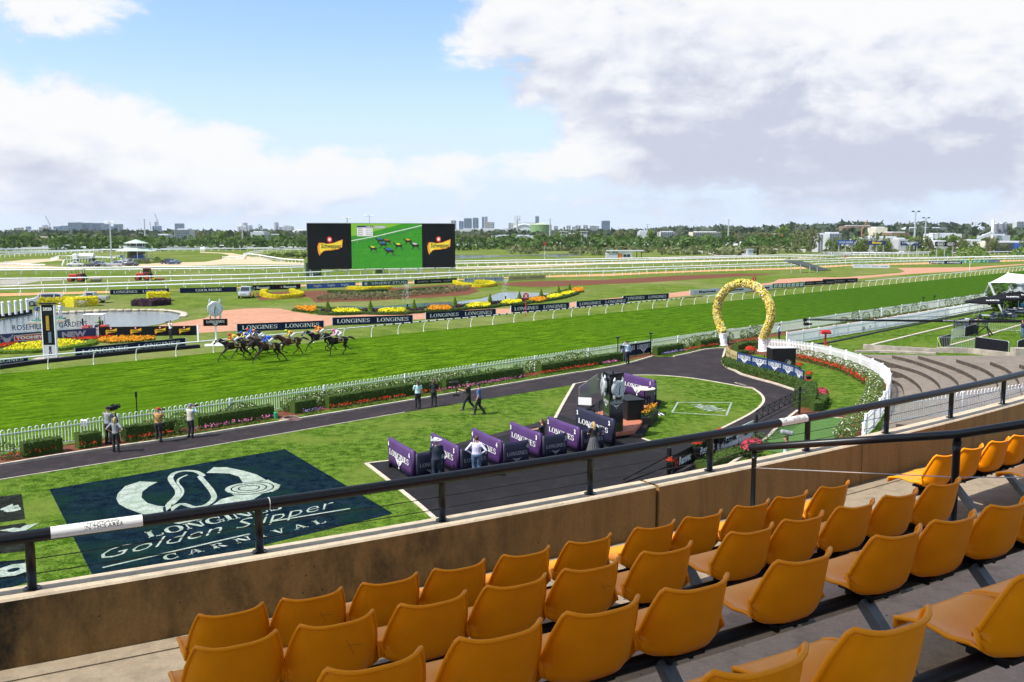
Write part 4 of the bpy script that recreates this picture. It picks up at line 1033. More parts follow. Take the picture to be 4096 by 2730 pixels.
e_wht=em('screen_white',(.8,.8,.8));e_lg=em('screen_light_grass',(.22,.50,.03));e_blk=em('screen_black',(.015,.01,.01));e_red=em('screen_red',(.7,.03,.02));e_blu=em('screen_blue',(.02,.12,.6));e_yel=em('screen_yellow',(.85,.7,.04));e_ora=em('screen_orange',(.9,.35,.02));e_pnk=em('screen_pink',(.7,.5,.7));e_nav=em('screen_navy',(.02,.03,.12));e_gry=em('screen_grey',(.35,.37,.4))
XF=lambda u:(u-.5)*WS;ZF=lambda v:z0+v*(z1-z0)
u0,u1=.285,.765
def spoly(pts,mt,nm,k=0):
 mb=MB();mb.add([(XF(u0+(u1-u0)*a),-.02-.012*k,ZF(b))for a,b in pts],[tuple(range(len(pts)))]);return mb.build(nm,mt,pict)
mb=MB();mb.add([(XF(u0),-.01,ZF(0)),(XF(u1),-.01,ZF(0)),(XF(u1),-.01,ZF(1)),(XF(u0),-.01,ZF(1))],[(0,1,2,3)]);pict=mb.build('race_picture',m_scr,scr)
spoly([(0,.72),(.25,.80),(.55,.92),(.72,1),(0,1)],e_lg,'infield_shown',0)
def sline(pts,w,mt,nm,k=1):
 mb=MB()
 for(a,b),(c,d)in zip(pts,pts[1:]):mb.add([(XF(u0+(u1-u0)*x),-.02-.012*k,ZF(y+dy))for x,y,dy in((a,b,-w),(c,d,-w),(c,d,w),(a,b,w))],[(0,1,2,3)])
 return mb.build(nm,mt,pict)
sline([(0,.62),(.35,.72),(.7,.85),(1,.96)],.008,e_wht,'rail_shown');sline([(0,.55),(.35,.66),(.7,.79),(1,.90)],.004,e_nav,'rail_shadow_shown')
for x,y in((.08,.55),(.33,.66),(.46,.72),(.60,.77),(.75,.82),(.93,.88)):sline([(x,y),(x+.005,y+.08)],.012,e_wht,'rail_post_shown')
horse2=[(-.5,.35),(-.38,.42),(-.30,.20),(-.1,.14),(.2,.16),(.36,.12),(.55,-.02),(.40,.03),(.30,-.12),(.42,-.45),(.36,-.48),(.20,-.15),(-.05,-.10),(-.10,-.20),(-.32,-.50),(-.36,-.48),(-.20,-.15),(-.28,-.05),(-.42,.22),(-.50,.25)]
for i,(x,y,s,jc)in enumerate([(.30,.44,.14,e_yel),(.40,.62,.14,e_blu),(.44,.53,.14,e_blu),(.50,.60,.13,e_red),(.53,.38,.17,e_blu),(.66,.50,.15,e_yel),(.80,.60,.14,e_ora),(.90,.50,.16,e_pnk)]):
 spoly([(x+a*s*1.0,y+b*s*1.0*1.2)for a,b in horse2],e_blk,'horse_shown',2)
 spoly([(x-.09*s,y+.16*s),(x+.14*s,y+.18*s),(x+.16*s,y+.34*s),(x-.10*s,y+.44*s),(x-.26*s,y+.40*s)],jc,'jockey_shown',3)
 spoly([(x-.1*s,y-.62*s),(x+.7*s,y-.55*s),(x+.8*s,y-.50*s),(x+.1*s,y-.56*s)],e_nav,'shadow_shown',1)
spoly([(.08,.72),(.30,.72),(.30,.95),(.08,.95)],e_wht,'timing_panel',1);spoly([(.08,.91),(.30,.91),(.30,.95),(.08,.95)],e_nav,'timing_head',2)
def stext(s,x,y,w,h,mt,nm='lettering',serif=False,k=4):
 L=fit2d(serif2d(s,1)if serif else text2d(s,1,bold=.02),XF(u0+(u1-u0)*x),ZF(y),w=w*(u1-u0)*WS,h=h*(z1-z0));mb=MB();mb.add([(v[0],-.02-.012*k,v[1])for v in L.v],L.f);mb.build(nm,mt,pict)
stext('1:09.3',.245,.93,.08,.025,e_wht)
for i,(a,b)in enumerate((('200m','0:11.01'),('400m','0:11.71'),('600m','0:11.56'),('800m','0:10.66'))):
 y=.885-i*.045;stext(a,.125,y,.07,.026,e_blk);stext(b,.25,y,.085,.026,e_blk)
spoly([(.32,.89),(.48,.89),(.48,.95),(.32,.95)],e_gry,'sponsor_tag',1);stext('LONGINES',.40,.92,.14,.035,e_wht,serif=True)
def sdrink(uc,vc,wm):
 mats_={m_ora:e_ora,m_yel:e_yel,m_red:e_red,m_ink:e_wht,m_blk:e_blk}
 par=[]
 for k,(m2,mt,nm)in enumerate(d_schweppes(1,wm/1.25,0)):
  mb=MB();mb.add([(XF(uc)+v[0],-.02-.012*k,ZF(vc)+v[1])for v in m2.v],m2.f);par.append(mb.build(nm,mats_[mt],scr))
 mb=MB();rnd=random.Random(int(uc*100))
 for i in range(90):
  a=rnd.random()*2*PI;r=wm*(.35+.35*rnd.random());s=.03+.05*rnd.random();x=XF(uc)+r*math.cos(a);z=ZF(vc)+r*.62*math.sin(a)
  mb.add([(x,-.012,z),(x+s,-.012,z+s*.4),(x+s*.3,-.012,z+s)],[(0,1,2)])
 mb.build('drink_splash',e_gry,scr,kind='stuff')
sdrink(.145,.47,5.9);sdrink(.885,.47,5.9)
stext('DAKTRONICS',.76,-.035,.50,.045,m_ink)
for i in range(9):
 m=MB();m.box((XF(.015+i*.121),.5,z0/2),(.32,.4,z0));m.build('leg',m_steel,scr)
m=MB();m.beam((XF(.02),.5,.3),(XF(.14),.5,z0),.08);m.beam((XF(.88),.5,z0),(XF(.99),.5,.3),.08);m.build('brace',m_steel,scr)
m_cab=mat('green_cabinet',(0.06,0.12,0.04),.6)
c1=g('B',1065,632);m=MB();m.box((0,0,1.6),(3.6,2.2,3.2),rz=.39,bev=.05);m.box((0,-1.15,1.5),(1.4,.05,2.6),rz=.39);tag(m.build('equipment_cabinet',m_cab,None,loc=(c1.x,c1.y+1,0)),'large green cabinet under the left end of the video screen','cabinet')
c1=g('B',1690,608);m=MB();m.box((0,0,1.1),(2.2,1.4,2.2),rz=.39,bev=.05);m.box((.0,-.75,1.1),(.6,.05,1.8),rz=.39);tag(m.build('equipment_cabinet',m_cab,None,loc=(c1.x,c1.y+3,0)),'smaller green cabinet under the middle of the video screen','cabinet')
# ================================================================ PLANT, VEHICLE AND FIGURE BUILDERS
def leaf_mat(name,c1,c2,sc=0.8,trans=0.25):
 m=bpy.data.materials.new(name);m.use_nodes=True;T_=NT(m.node_tree);b=T_.n['Principled BSDF']
 v=T_.node('ShaderNodeNewGeometry').outputs['Position']
 n=T_.noise(v,sc,3.0,0.7);oi=T_.node('ShaderNodeObjectInfo').outputs['Random']
 f=T_.m('ADD',T_.m('MULTIPLY',T_.smooth(n,0.3,0.7),0.75),T_.m('MULTIPLY',oi,0.25))
 T_.set(b.inputs['Base Color'],T_.mix(f,(*c1,1),(*c2,1)));b.inputs['Roughness'].default_value=0.7;b.inputs['Specular IOR Level'].default_value=0.3
 tr=T_.node('ShaderNodeBsdfTranslucent',Color=(*[min(1,x*1.3)for x in c2],1))
 mx=T_.node('ShaderNodeMixShader',i0=trans,i1=b.outputs[0],i2=tr.outputs[0]);T_.set(T_.n['Material Output'].inputs[0],mx.outputs[0])
 return m
lf_dark=leaf_mat('dark_leaves',(0.042,0.085,0.018),(0.10,0.165,0.032));lf_mid=leaf_mat('mid_leaves',(0.075,0.13,0.022),(0.165,0.235,0.045))
lf_olive=leaf_mat('olive_leaves',(0.10,0.125,0.045),(0.20,0.22,0.09),0.5);lf_hedge=leaf_mat('hedge_leaves',(0.028,0.060,0.008),(0.080,0.135,0.018),9.0)
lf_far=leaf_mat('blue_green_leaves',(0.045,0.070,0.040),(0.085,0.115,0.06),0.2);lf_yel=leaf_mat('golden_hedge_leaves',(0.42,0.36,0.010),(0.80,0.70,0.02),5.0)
lf_pur=leaf_mat('purple_leaves',(0.035,0.014,0.028),(0.085,0.04,0.06),6.0);lf_lime=leaf_mat('lime_leaves',(0.10,0.18,0.01),(0.20,0.30,0.02),8.0)
fl_red=leaf_mat('red_petals',(0.50,0.02,0.01),(0.75,0.05,0.015),9.0);fl_ora=leaf_mat('orange_petals',(0.75,0.24,0.01),(0.90,0.40,0.01),3.0);fl_yel=leaf_mat('yellow_petals',(0.80,0.66,0.01),(0.92,0.82,0.03),3.0)
fl_pink=leaf_mat('pink_petals',(0.60,0.10,0.28),(0.70,0.22,0.45),9.0);fl_vio=leaf_mat('violet_petals',(0.22,0.12,0.50),(0.45,0.30,0.70),9.0);fl_crm=leaf_mat('cream_petals',(0.75,0.62,0.38),(0.85,0.78,0.60),9.0);fl_wht=leaf_mat('white_petals',(0.75,0.76,0.72),(0.85,0.85,0.82),9.0)
m_bark=mat('grey_bark',(0.16,0.12,0.09),0.9,.3,4.0);m_tyre=mat('tyre_rubber',(0.02,0.02,0.02),0.8);m_glass=mat('dark_glass',(0.015,0.02,0.025),0.08,spec=0.8);m_rim=mat('wheel_rim',(0.45,0.46,0.48),0.35,metal=.7)
def rnd_dir(r):
 while True:
  v=Vector((r.uniform(-1,1),r.uniform(-1,1),r.uniform(-1,1)))
  if 0.01<v.length<1:return v.normalized()
def leaf(mb,c,s,r,n=None):
 n=n or rnd_dir(r);u=n.orthogonal().normalized();w=n.cross(u);a=r.uniform(0,2*PI);u,w=u*math.cos(a)+w*math.sin(a),w*math.cos(a)-u*math.sin(a)
 o=len(mb.v);mb.v+=[tuple(c+u*s),tuple(c+w*s*.62),tuple(c-u*s),tuple(c-w*s*.62)];mb.f.append([o,o+1,o+2,o+3]);mb.mi.append(0)
def crown_mesh(name,m,seed,blobs=9,leaves=70,ls=.10,flat=1.0,spread=.62,br=(.26,.46)):
 """unit crown (radius about 1, base at z=0): leaf tufts over many uneven lobes"""
 r=random.Random(seed);mb=MB();L=[]
 for i in range(blobs):
  d=rnd_dir(r);rr=r.uniform(*br);c=Vector((d.x*spread,d.y*spread,1.0*flat+d.z*spread*.95*flat));L.append((c,rr))
 L.append((Vector((0,0,.95*flat)),.55))
 for c,rr in L:
  for k in range(leaves):
   d=rnd_dir(r);q_=c+Vector((d.x*rr,d.y*rr,d.z*rr*.85))*r.uniform(.72,1.06)
   leaf(mb,q_,ls*r.uniform(.6,1.3),r,(d+rnd_dir(r)*.8).normalized())
 return mb.mesh(name,m)
CR={'d':[crown_mesh('crown',lf_dark,s,10,60)for s in(1,2,3)],'m':[crown_mesh('crown',lf_mid,s,9,60)for s in(4,5,6)],
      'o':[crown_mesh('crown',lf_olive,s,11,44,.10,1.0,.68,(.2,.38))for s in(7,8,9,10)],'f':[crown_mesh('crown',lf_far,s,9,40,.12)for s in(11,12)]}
tk=MB();tk.tube([(0,0,0),(.02,0,.5),(-.01,.02,.9),(.02,0,1.3)],[.075,.055,.045,.02],7)
for a in(0.4,2.1,3.6,5.2):tk.tube([(0,0,.55),(.22*math.cos(a),.22*math.sin(a),.85),(.5*math.cos(a),.5*math.sin(a),1.2)],[.035,.025,.008],5)
TRUNK=tk.mesh('trunk',m_bark)
def box_hedge(path,w,h,m,name,label,cat='hedge',dens=260,ls=.045,seed=1,core=None,group=None,round_=False,kind=None):
 """clipped hedge: solid core clothed in small leaves"""
 r=random.Random(seed);O_=path[0].copy();P=[p-O_ for p in path];t=thing(name,label,cat,O_,0,group)
 c=ribbon(P,-w/2+ls*.6,w/2-ls*.6,0.0,h-ls*.7);c.build('dense_core',core or m,t)
 mb=MB()
 for a,b in zip(P,P[1:]):
  d=b-a;L=d.length;d.normalize();s=Vector((-d.y,d.x,0));n=int(L*dens*(w+2*h))
  for _ in range(n):
   u=r.random()*L;k=r.random()*(w+2*h)
   if k<w:q_=a+d*u+s*(k-w/2)+Vector((0,0,h));nn=Vector((0,0,1))
   else:
    sg=-1 if k<w+h else 1;q_=a+d*u+s*(sg*w/2)+Vector((0,0,r.random()*h));nn=s*sg
   leaf(mb,q_+rnd_dir(r)*ls*.5,ls*r.uniform(.6,1.3),r,(nn+rnd_dir(r)*.9).normalized())
 mb.build('clipped_leaves',m,t,kind='stuff');return t
def bed(name,pts,z,h,m,ls,dens,label,cat='flower bed',seed=2,green=None,gl=.5):
 """low planting that nobody could count, over an area on the ground"""
 from mathutils.geometry import tessellate_polygon as tp
 r=random.Random(seed);P=[Vector((p[0],p[1],z))for p in pts];O_=P[0].copy();mb=MB();mg=MB()
 for t in tp([P]):
  a,b,c=P[t[0]],P[t[1]],P[t[2]];A_=(b-a).cross(c-a).length/2
  for _ in range(int(A_*dens+r.random())):
   u,v=r.random(),r.random()
   if u+v>1:u,v=1-u,1-v
   q_=a+(b-a)*u+(c-a)*v-O_
   for k in range(2):leaf(mg,q_+Vector((r.uniform(-.5,.5)*ls*2,r.uniform(-.5,.5)*ls*2,h*r.uniform(.1,.8))),ls*r.uniform(.8,1.4),r)
   if r.random()>1-gl or gl>=1:leaf(mb,q_+Vector((0,0,h*r.uniform(.75,1.1))),ls*r.uniform(.7,1.25),r,(Vector((0,0,1))+rnd_dir(r)*.7).normalized());leaf(mb,q_+Vector((ls*.5,0,h*r.uniform(.7,1.0))),ls*r.uniform(.6,1.1),r)
 t=thing(name,label,cat,O_);mb.build('blooms',m,t,kind='stuff');mg.build('foliage',green or lf_hedge,t,kind='stuff');return t
def wheel(t,x,y,r,w,rimm=None):
 mb=MB();s=1 if y>0 else-1
 mb.tube([(x,y-s*w/2,r),(x,y+s*w/2,r)],r,14);o=mb.build('wheel',m_tyre,t)
 mb=MB();mb.tube([(x,y+s*(w/2-.02),r),(x,y+s*(w/2+.012),r)],r*.62,10);mb.build('rim',rimm or m_rim,o)
def vehicle(name,label,loc,rz,st,paint,wheels,cab,cat='car',glass=None,wr=.33,lights=True,group=None):
 """st: stations (x, zbottom, zbelt, ztop, half width, half top width); cab: (first, last) glazed station"""
 t=thing(name,label,cat,loc,rz,group);mb=MB();n=len(st);vs_=[]
 for(x,zb,zm,zt,w,wt)in st:vs_+=[(x,-w*.96,zb),(x,-w,(zb+zm)/2),(x,-w*.97,zm),(x,-wt,zt),(x,wt,zt),(x,w*.97,zm),(x,w,(zb+zm)/2),(x,w*.96,zb)]
 fs=[tuple(range(7,-1,-1)),tuple((n-1)*8+k for k in range(8))]+[(i*8+k,i*8+(k+1)%8,i*8+8+(k+1)%8,i*8+8+k)for i in range(n-1)for k in range(8)]
 mb.add(vs_,fs);mb.build('body',paint,t)
 mg=MB();a,b=cab
 for s in(-1,1):
  for i in range(a,b):
   q0,q1=st[i],st[i+1];g0,g1=.12,.88
   L=lambda q_,f:(q_[0],s*(q_[4]*.97*(1-f)+q_[5]*f+.012),q_[2]*(1-f)+q_[3]*f)
   if q0[3]-q0[2]<.08 and q1[3]-q1[2]<.08:continue
   P=[L(q0,g0),L(q1,g0),L(q1,g1),L(q0,g1)];c=sum((Vector(p)for p in P),Vector())/4;P=[c+(Vector(p)-c)*.88 for p in P];mg.add(P,[(0,1,2,3)])
 for(i,j)in((a,a+1),(b,b-1)):
  q0,q1=st[i],st[j]
  if abs(q0[3]-q1[3])>.2:
   sg=-1 if i==a else 1
   P=[(q0[0]+sg*.015,y0*q0[5]*.86,q0[3]+.03)for y0 in(-1,1)]+[(q1[0]+sg*.02,y0*q1[5]*.90,q1[3]-.03)for y0 in(1,-1)];P=[Vector(p)+Vector((0,0,.012))for p in P];mg.add(P,[(0,1,2,3)])
 mg.build('windows',glass or m_glass,t)
 for x in wheels:
  for s in(-1,1):wheel(t,x,s*(st[2][4]-.10),wr,.22)
 if lights:
  x1=st[-1][0];x0=st[0][0]
  for s in(-1,1):
   m=MB();m.box((x1-.03,s*st[-1][4]*.72,st[-1][2]-.08),(.08,.30,.13));m.build('headlight',m_lamp,t)
   m=MB();m.box((x0+.03,s*st[0][4]*.78,st[0][2]-.10),(.08,.22,.18));m.build('tail_light',m_red,t)
 return t
m_lamp=mat('headlamp',(0.75,0.78,0.80),0.15,spec=.8)
SEDAN=[(-2.25,.30,.78,.86,.80,.72),(-2.0,.24,.86,.98,.88,.78),(-1.55,.22,.90,1.04,.90,.72),(-.85,.20,.92,1.40,.91,.62),(.25,.20,.92,1.43,.91,.62),(1.0,.20,.90,.98,.91,.76),(1.9,.24,.74,.82,.88,.76),(2.25,.32,.62,.66,.78,.68)]
SUV=[(-2.3,.40,.98,1.30,.86,.70),(-2.15,.32,1.05,1.68,.92,.70),(-1.4,.30,1.08,1.76,.94,.70),(.35,.30,1.08,1.74,.94,.70),(1.15,.30,1.06,1.15,.94,.80),(2.05,.34,.92,1.00,.92,.78),(2.3,.42,.75,.80,.84,.72)]
PICK=[(-2.5,.42,.95,.99,.86,.84),(-.75,.36,.98,1.02,.90,.86),(-.70,.34,1.02,1.60,.90,.66),(.35,.34,1.02,1.62,.90,.66),(.95,.34,1.0,1.10,.90,.76),(2.0,.38,.88,.95,.88,.76),(2.3,.45,.72,.76,.82,.70)]
def paint(n,c,metal=0.3):return mat(n,c,0.28,metal=metal,coat=.6)
p_sil=paint('silver_paint',(.50,.51,.53),.6);p_wht=paint('white_car_paint',(.75,.75,.74),0);p_blk=paint('black_car_paint',(.02,.02,.025));p_dbl=paint('blue_car_paint',(.03,.06,.13));p_red=paint('tractor_red',(.50,.03,.015),0)
vp=lambda r,x,y:g(r,x,y)
vehicle('parked_car','silver four-wheel-drive parked behind the golden hedges by the left pond',vp('A',425,912),math.radians(198),SUV,p_sil,(-1.4,1.45),(1,4),wr=.38)
vehicle('parked_pickup','pale grey utility behind the right golden hedge by the fountain',vp('A',860,885),math.radians(186),PICK,p_sil,(-1.5,1.45),(2,4),wr=.36)
vehicle('parked_car','silver car facing the camera below the black and navy far banners',vp('B',388,842)+Vector((.4,1.6,0)),math.radians(-84),SUV,p_sil,(-1.4,1.45),(1,4),wr=.38)
for x,y,st,pm_,rz,lab,cab,sc in[(715,540,PICK,p_wht,190,'white flat-tray utility, leftmost of the cars beside the judges pavilion',(2,4),1),(875,545,SEDAN,p_blk,170,'black car second from left beside the judges pavilion',(2,5),1),(960,540,SUV,p_sil,10,'silver hatchback third from left beside the judges pavilion',(1,4),1),
         (1095,542,SUV,p_sil,185,'silver wagon directly below the light pole by the pavilion',(1,4),1),(1200,532,SUV,p_wht,5,'white car half hidden behind a black sedan at the pavilion',(1,4),1),(1245,535,SEDAN,p_blk,170,'black sedan at the right end of the pavilion car row',(2,5),1),(1590,515,SUV,p_blk,160,'black car parked behind the blue sedan on the sand',(1,4),1),(1650,518,SEDAN,p_dbl,172,'dark blue sedan parked alone on the sand right of the pavilion',(2,5),1)]:
 vehicle('parked_car',lab,vp('A',x,y),math.radians(rz),st,pm_,(-1.35,1.4),cab)
tt=thing('tank_truck','white water tank truck behind the parked cars near the judges pavilion','truck',vp('A',800,490),math.radians(182))
m=MB();m.tube([(-3.6,0,1.9),(-3.5,0,1.9),(1.4,0,1.9),(1.5,0,1.9)],[.6,.98,.98,.6],16);m.build('tank',p_wht,tt,smooth=False)
m=MB();m.box((-.6,0,.75),(6.8,1.0,.25));m.build('chassis',m_black,tt)
m=MB();m.box((2.7,0,1.65),(1.7,2.3,2.0),bev=.15);cb=m.build('cab',p_wht,tt);m=MB();m.box((3.55,0,1.95),(.05,1.9,.8));m.box((2.9,-1.16,1.95),(.9,.04,.7));m.build('windows',m_glass,cb)
for x in(-3.0,-1.9,2.5):
 for s in(-1,1):wheel(tt,x,s*.95,.5,.3)
def tractor(lab,loc,rz,cab):
 t=thing('tractor',lab,'tractor',loc,rz);m=MB();m.box((1.0,0,1.25),(1.9,.75,.75),bev=.12);m.box((-.2,0,.95),(1.2,.6,.5));m.build('bonnet',p_red,t)
 for x,r,w in((-.55,.80,.45),(1.5,.50,.30)):
  for s in(-1,1):wheel(t,x,s*(.85 if r>.6 else.75),r,w,p_red)
 m=MB()
 for s in(-1,1):m.box((-.55,s*.85,1.68),(1.3,.5,.08),bev=.03)
 m.build('mudguard',p_red,t)
 m=MB()
 for x in(-1.0,.25):
  for s in(-1,1):m.beam((x,s*.6,1.4),(x,s*.6,2.55),.07)
 m.build('cab_frame',m_black,t);m=MB();m.box((-.38,0,2.6),(1.7,1.5,.12),bev=.05);m.build('roof',p_red if cab else p_wht,t)
 if cab:m=MB();m.box((-.38,0,2.0),(1.2,1.15,1.05));m.build('cab_glass',m_glass,t)
 m=MB();m.box((-.6,0,1.45),(.5,.5,.5),bev=.05);m.build('seat',m_black,t);m=MB();m.tube([(1.3,.1,1.5),(1.3,.1,2.3)],.04,6);m.build('exhaust',m_black,t)
 return t
tractor('old red tractor with open canopy pulling a grey ground roller',vp('A',750,684),math.radians(184),False)
tractor('red tractor with an enclosed cab towing a yellow brush implement',vp('A',1385,672),math.radians(184),True)
rl=thing('ground_roller','grey grass roller with a yellow end behind the open tractor','roller',vp('A',905,684),math.radians(14));m=MB();m.tube([(-.9,0,.55),(1.2,0,.55)],.55,16);m.build('drum',m_conc,rl);m=MB();m.tube([(-.95,0,.55),(-.90,0,.55)],.56,16);m.build('end_plate',m_yel,rl)
im=thing('brush_implement','low yellow and rusty grooming brush behind the enclosed tractor','implement',vp('A',1500,672),math.radians(4));m=MB();m.box((-.9,0,.35),(.7,1.2,.5),bev=.08);m.build('frame',m_yel,im);m=MB();m.tube([(-.6,0,.35),(1.3,0,.35)],.28,10);m.build('brush',mat('rusty_bristle',(.22,.12,.04),.9),im)
gb=thing('golf_buggy','red golf buggy with white canopy driving past the pond','golf buggy',vp('A',905,1170)+Vector((0,0,0)),math.radians(186))
m=MB();m.box((.75,0,.60),(.8,1.1,.5),bev=.12);m.box((-.95,0,.60),(.7,1.1,.55),bev=.1);m.box((0,0,.38),(2.2,1.1,.16));m.build('body',p_red,gb);m=MB();m.box((-.45,0,.72),(.45,1.0,.22),bev=.05);m.box((-.65,0,1.0),(.12,1.0,.45),bev=.04);m.build('seat',m_black,gb)
m=MB();m.box((-.05,0,1.92),(1.95,1.2,.07),bev=.03);m.build('canopy',m_white,gb)
for x,dx in((.75,-.12),(-.85,.05)):
 for s in(-1,1):m=MB();m.beam((x,s*.5,.75),(x+dx,s*.5,1.9),.04);m.build('pole',m_steel,gb)
for x in(.85,-.85):
 for s in(-1,1):wheel(gb,x,s*.5,.24,.18)
wp0=g('A',485,1418);kz=ztop(wp0,'A',460,897)
wp=thing('winning_post','tall white-framed winning post with 2020 on top and a thermometer-like scale','winning post',wp0,math.radians(4))
Hh=kz;m=MB();m.box((0,.15,.04),(2.6,1.6,.06));m.build('plinth',m_conc,wp)
for s in(-1,1):m=MB();m.box((s*.50,0,Hh/2),(.07,.34,Hh));m.build('frame_post',m_white,wp)
m=MB();m.box((0,0,Hh*.14),(.90,.32,Hh*.24));m.build('base_panel',m_back,wp)
m=MB();m.box((0,0,Hh*.525),(.92,.30,Hh*.53));m.build('dark_panel',m_blk,wp)
m=MB();m.box((0,0,Hh*.89),(.90,.36,Hh*.20));m.build('head_panel',m_black,wp);m=MB();m.box((0,0,Hh+.05),(1.22,.45,.10));m.build('cap',m_black,wp)
put2d(text2d('2020',1,bold=.03),wp,(0,-.19,Hh*.915),(1,0,0),(0,0,1),m_ink,'lettering',w=.70,h=.26,center=True)
m=MB();m.box((-.04,-.16,Hh*.66),(.24,.03,Hh*.26));m.build('yellow_scale',mat('post_yellow',(.62,.38,.03),.5),wp);m=MB();m.box((.08,-.16,Hh*.40),(.24,.03,Hh*.20));m.build('blue_scale',mat('post_bluegrey',(.13,.18,.26),.4),wp)
for k in range(7):m=MB();m.box((-.04,-.18,Hh*(.56+.035*k)),(.20,.01,.03));m.build('scale_mark',m_blk,wp)
put2d(text2d('8',1,bold=.03),wp,(.05,-.17,Hh*.20),(1,0,0),(0,0,1),m_blk,'lettering',w=.22,h=.38,center=True);put2d(text2d('0',1,bold=.03),wp,(.05,-.17,Hh*.12),(1,0,0),(0,0,1),m_blk,'lettering',w=.22,h=.38,center=True)
m_dial=mat('clock_dial',(.50,.55,.56),.35)
def watch_head(parent,M,R,dialm=None):
 """wrist-watch shaped clock; local x right, z up, face towards -y"""
 def add(mb,nm,mt,sm=False):
  mb.v=[tuple(M@Vector(v))for v in mb.v];return mb.build(nm,mt,parent,smooth=sm)
 m=MB();m.tube([(0,.16*R,0),(0,.12*R,0),(0,-.10*R,0),(0,-.20*R,0)],[.86*R,.98*R,R,.90*R],32);add(m,'watch_case',m_steel)
 m=MB();m.tube([(0,-.195*R,0),(0,-.225*R,0)],.80*R,32);add(m,'dial',dialm or m_dial)
 for sx in(-1,1):
  for sz in(-1,1):
   m=MB();m.tube([(sx*.62*R,0,sz*.70*R),(sx*.66*R,-.02,sz*1.05*R),(sx*.58*R,-.06*R,sz*1.36*R)],[.17*R,.14*R,.05*R],8);add(m,'lug',m_alu)
 m=MB();m.tube([(.96*R,0,0),(1.14*R,0,0)],.10*R,10);add(m,'crown',m_alu)
 for nm,ang,L,w in(('hour_hand',12,.45,.09),('minute_hand',186,.66,.08)):
  a=math.radians(ang);d=Vector((math.sin(a),0,math.cos(a)));m=MB();m.beam(d*-.08*R+Vector((0,-.26*R,0)),d*L*R+Vector((0,-.26*R,0)),w*R,.02*R);add(m,nm,m_blk)
 m=MB()
 for k in range(12):
  a=PI/6*(k+1);s=str(k+1);L=fit2d(text2d(s,1),math.sin(a)*.62*R,math.cos(a)*.62*R,h=.16*R);m.add([(v[0],-.235*R,v[1])for v in L.v],L.f)
 add(m,'numerals',m_blk)
wc0=g('B',155,1290);wzc=ztop(wc0,'B',147,940);wR=(ztop(wc0,'B',147,868)-wzc)
wc=thing('clock_on_pole','silver wrist-watch shaped clock on a white pole above the leading horse','clock',wc0,math.radians(16))
watch_head(wc,Matrix.Translation((0,0,wzc)),wR)
m=MB();m.tube([(0,.1,0),(0,.1,wzc-wR*.9)],.09,10);m.build('pole',m_white,wc);m=MB();m.tube([(0,.1,.0),(0,.1,.5)],[.55,.12],8);m.box((0,.1,.04),(2.0,1.3,.08));m.build('foot',m_white,wc)
zs=ztop(wc0,'B',155,1070);m=MB();m.box((0,-.05,zs),(2.1,.12,.62));sg=m.build('name_plate',m_blk,wc);put2d(serif2d('LONGINES',1),sg,(0,-.125,zs+.08),(1,0,0),(0,0,1),m_ink,'lettering',w=1.55,h=.22,center=True);put2d(wings2d(1,.5),sg,(0,-.125,zs-.18),(1,0,0),(0,0,1),m_ink,'winged_emblem',w=.5,center=True)
def marker(base,top_px,r,face,txt,ink,lab,shape='disc',pole=None,rz=.3):
 z=ztop(base,*top_px);t=thing('marker_pole',lab,'marker',base,rz);m=MB();m.tube([(0,.05,0),(0,.05,z)],.05,6);m.build('pole',pole or m_white,t)
 m=MB()
 if shape=='disc':m.tube([(0,-.03,z),(0,.03,z)],r,22)
 elif shape=='diamond':m.tube([(0,-.03,z),(0,.03,z)],r,4)
 else:m.box((0,0,z),(2*r,.06,2*r))
 pl=m.build('plate',face,t)
 if txt:put2d(text2d(txt,1,bold=.06),pl,(0,-.05,z),(1,0,0),(0,0,1),ink,'lettering',h=r*1.0,center=True)
 return t
marker(g('C',1196,1015),('C',1198,820),.38,m_red,'X',m_ink,'red disc with a white X on a thin red pole before the banners',pole=m_red)
marker(g('D',1462,800),('D',1462,655),.38,m_red,'1',m_ink,'red disc with a white 1 peeping above the flower arch',pole=m_red)
marker(g('E',1520,638),('E',1522,540),.40,m_yel,'2',m_blk,'yellow disc marked 2 before the far banners on the right','disc')
marker(g('E',405,560),('E',405,508),.40,m_red,'2',m_ink,'red square marked 2 on the white rails','square')
marker(g('E',1321,545),('E',1321,488),.40,m_tgreen,'',m_ink,'small bright green round marker on the right rails')
marker(g('E',583,470),('E',583,449),.7,m_lime,'',m_ink,'yellow diamond marker left of the tall light pole','diamond')
marker(g('E',1759,440),('E',1759,419),.7,m_lime,'',m_ink,'yellow diamond marker far right below the silos','diamond')
marker(g('A',58,535),('A',58,507),.55,m_ink,'',m_blk,'small white disc marker on the sandy bend at left')
marker(g('C',1376,470),('C',1376,323),.5,m_red,'',m_ink,'thin tall pole with red top box beyond the far pond','square')
be=gs('A',[(-700,1120),(-200,1070),(0,1030),(130,1010),(290,980)]);eo=ribbon(be,-.25,.25,0,.45).build('pond_edge_wall',m_blk);tag(eo,'low black edging wall carrying white bollards at the left pond','edging')
bprev=None
for i,(x,y)in enumerate([(28,955),(92,945),(150,938),(205,928),(260,918)]):
 p=g('A',x+4,y+78);m=MB();m.tube([(0,0,.3),(0,0,1.9)],.16,10);m.tube([(0,0,1.9),(0,0,2.0)],[.2,.12],10)
 tag(m.build('bollard',m_white,None,loc=p),'white bollard, %s from the left on the black pond edge'%nth(i),'bollard','bollards on the pond edge')
 if bprev is not None:m=MB();m.tube([bprev+Vector((0,0,1.8))-p,(bprev+p)/2-p+Vector((0,0,1.45)),Vector((0,0,1.8))],.03,5);tag(m.build('chain',m_steel,None,loc=p),'sagging chain, %s from left between white pond bollards'%nth(i-1),'chain','chains on the pond edge')
 bprev=p
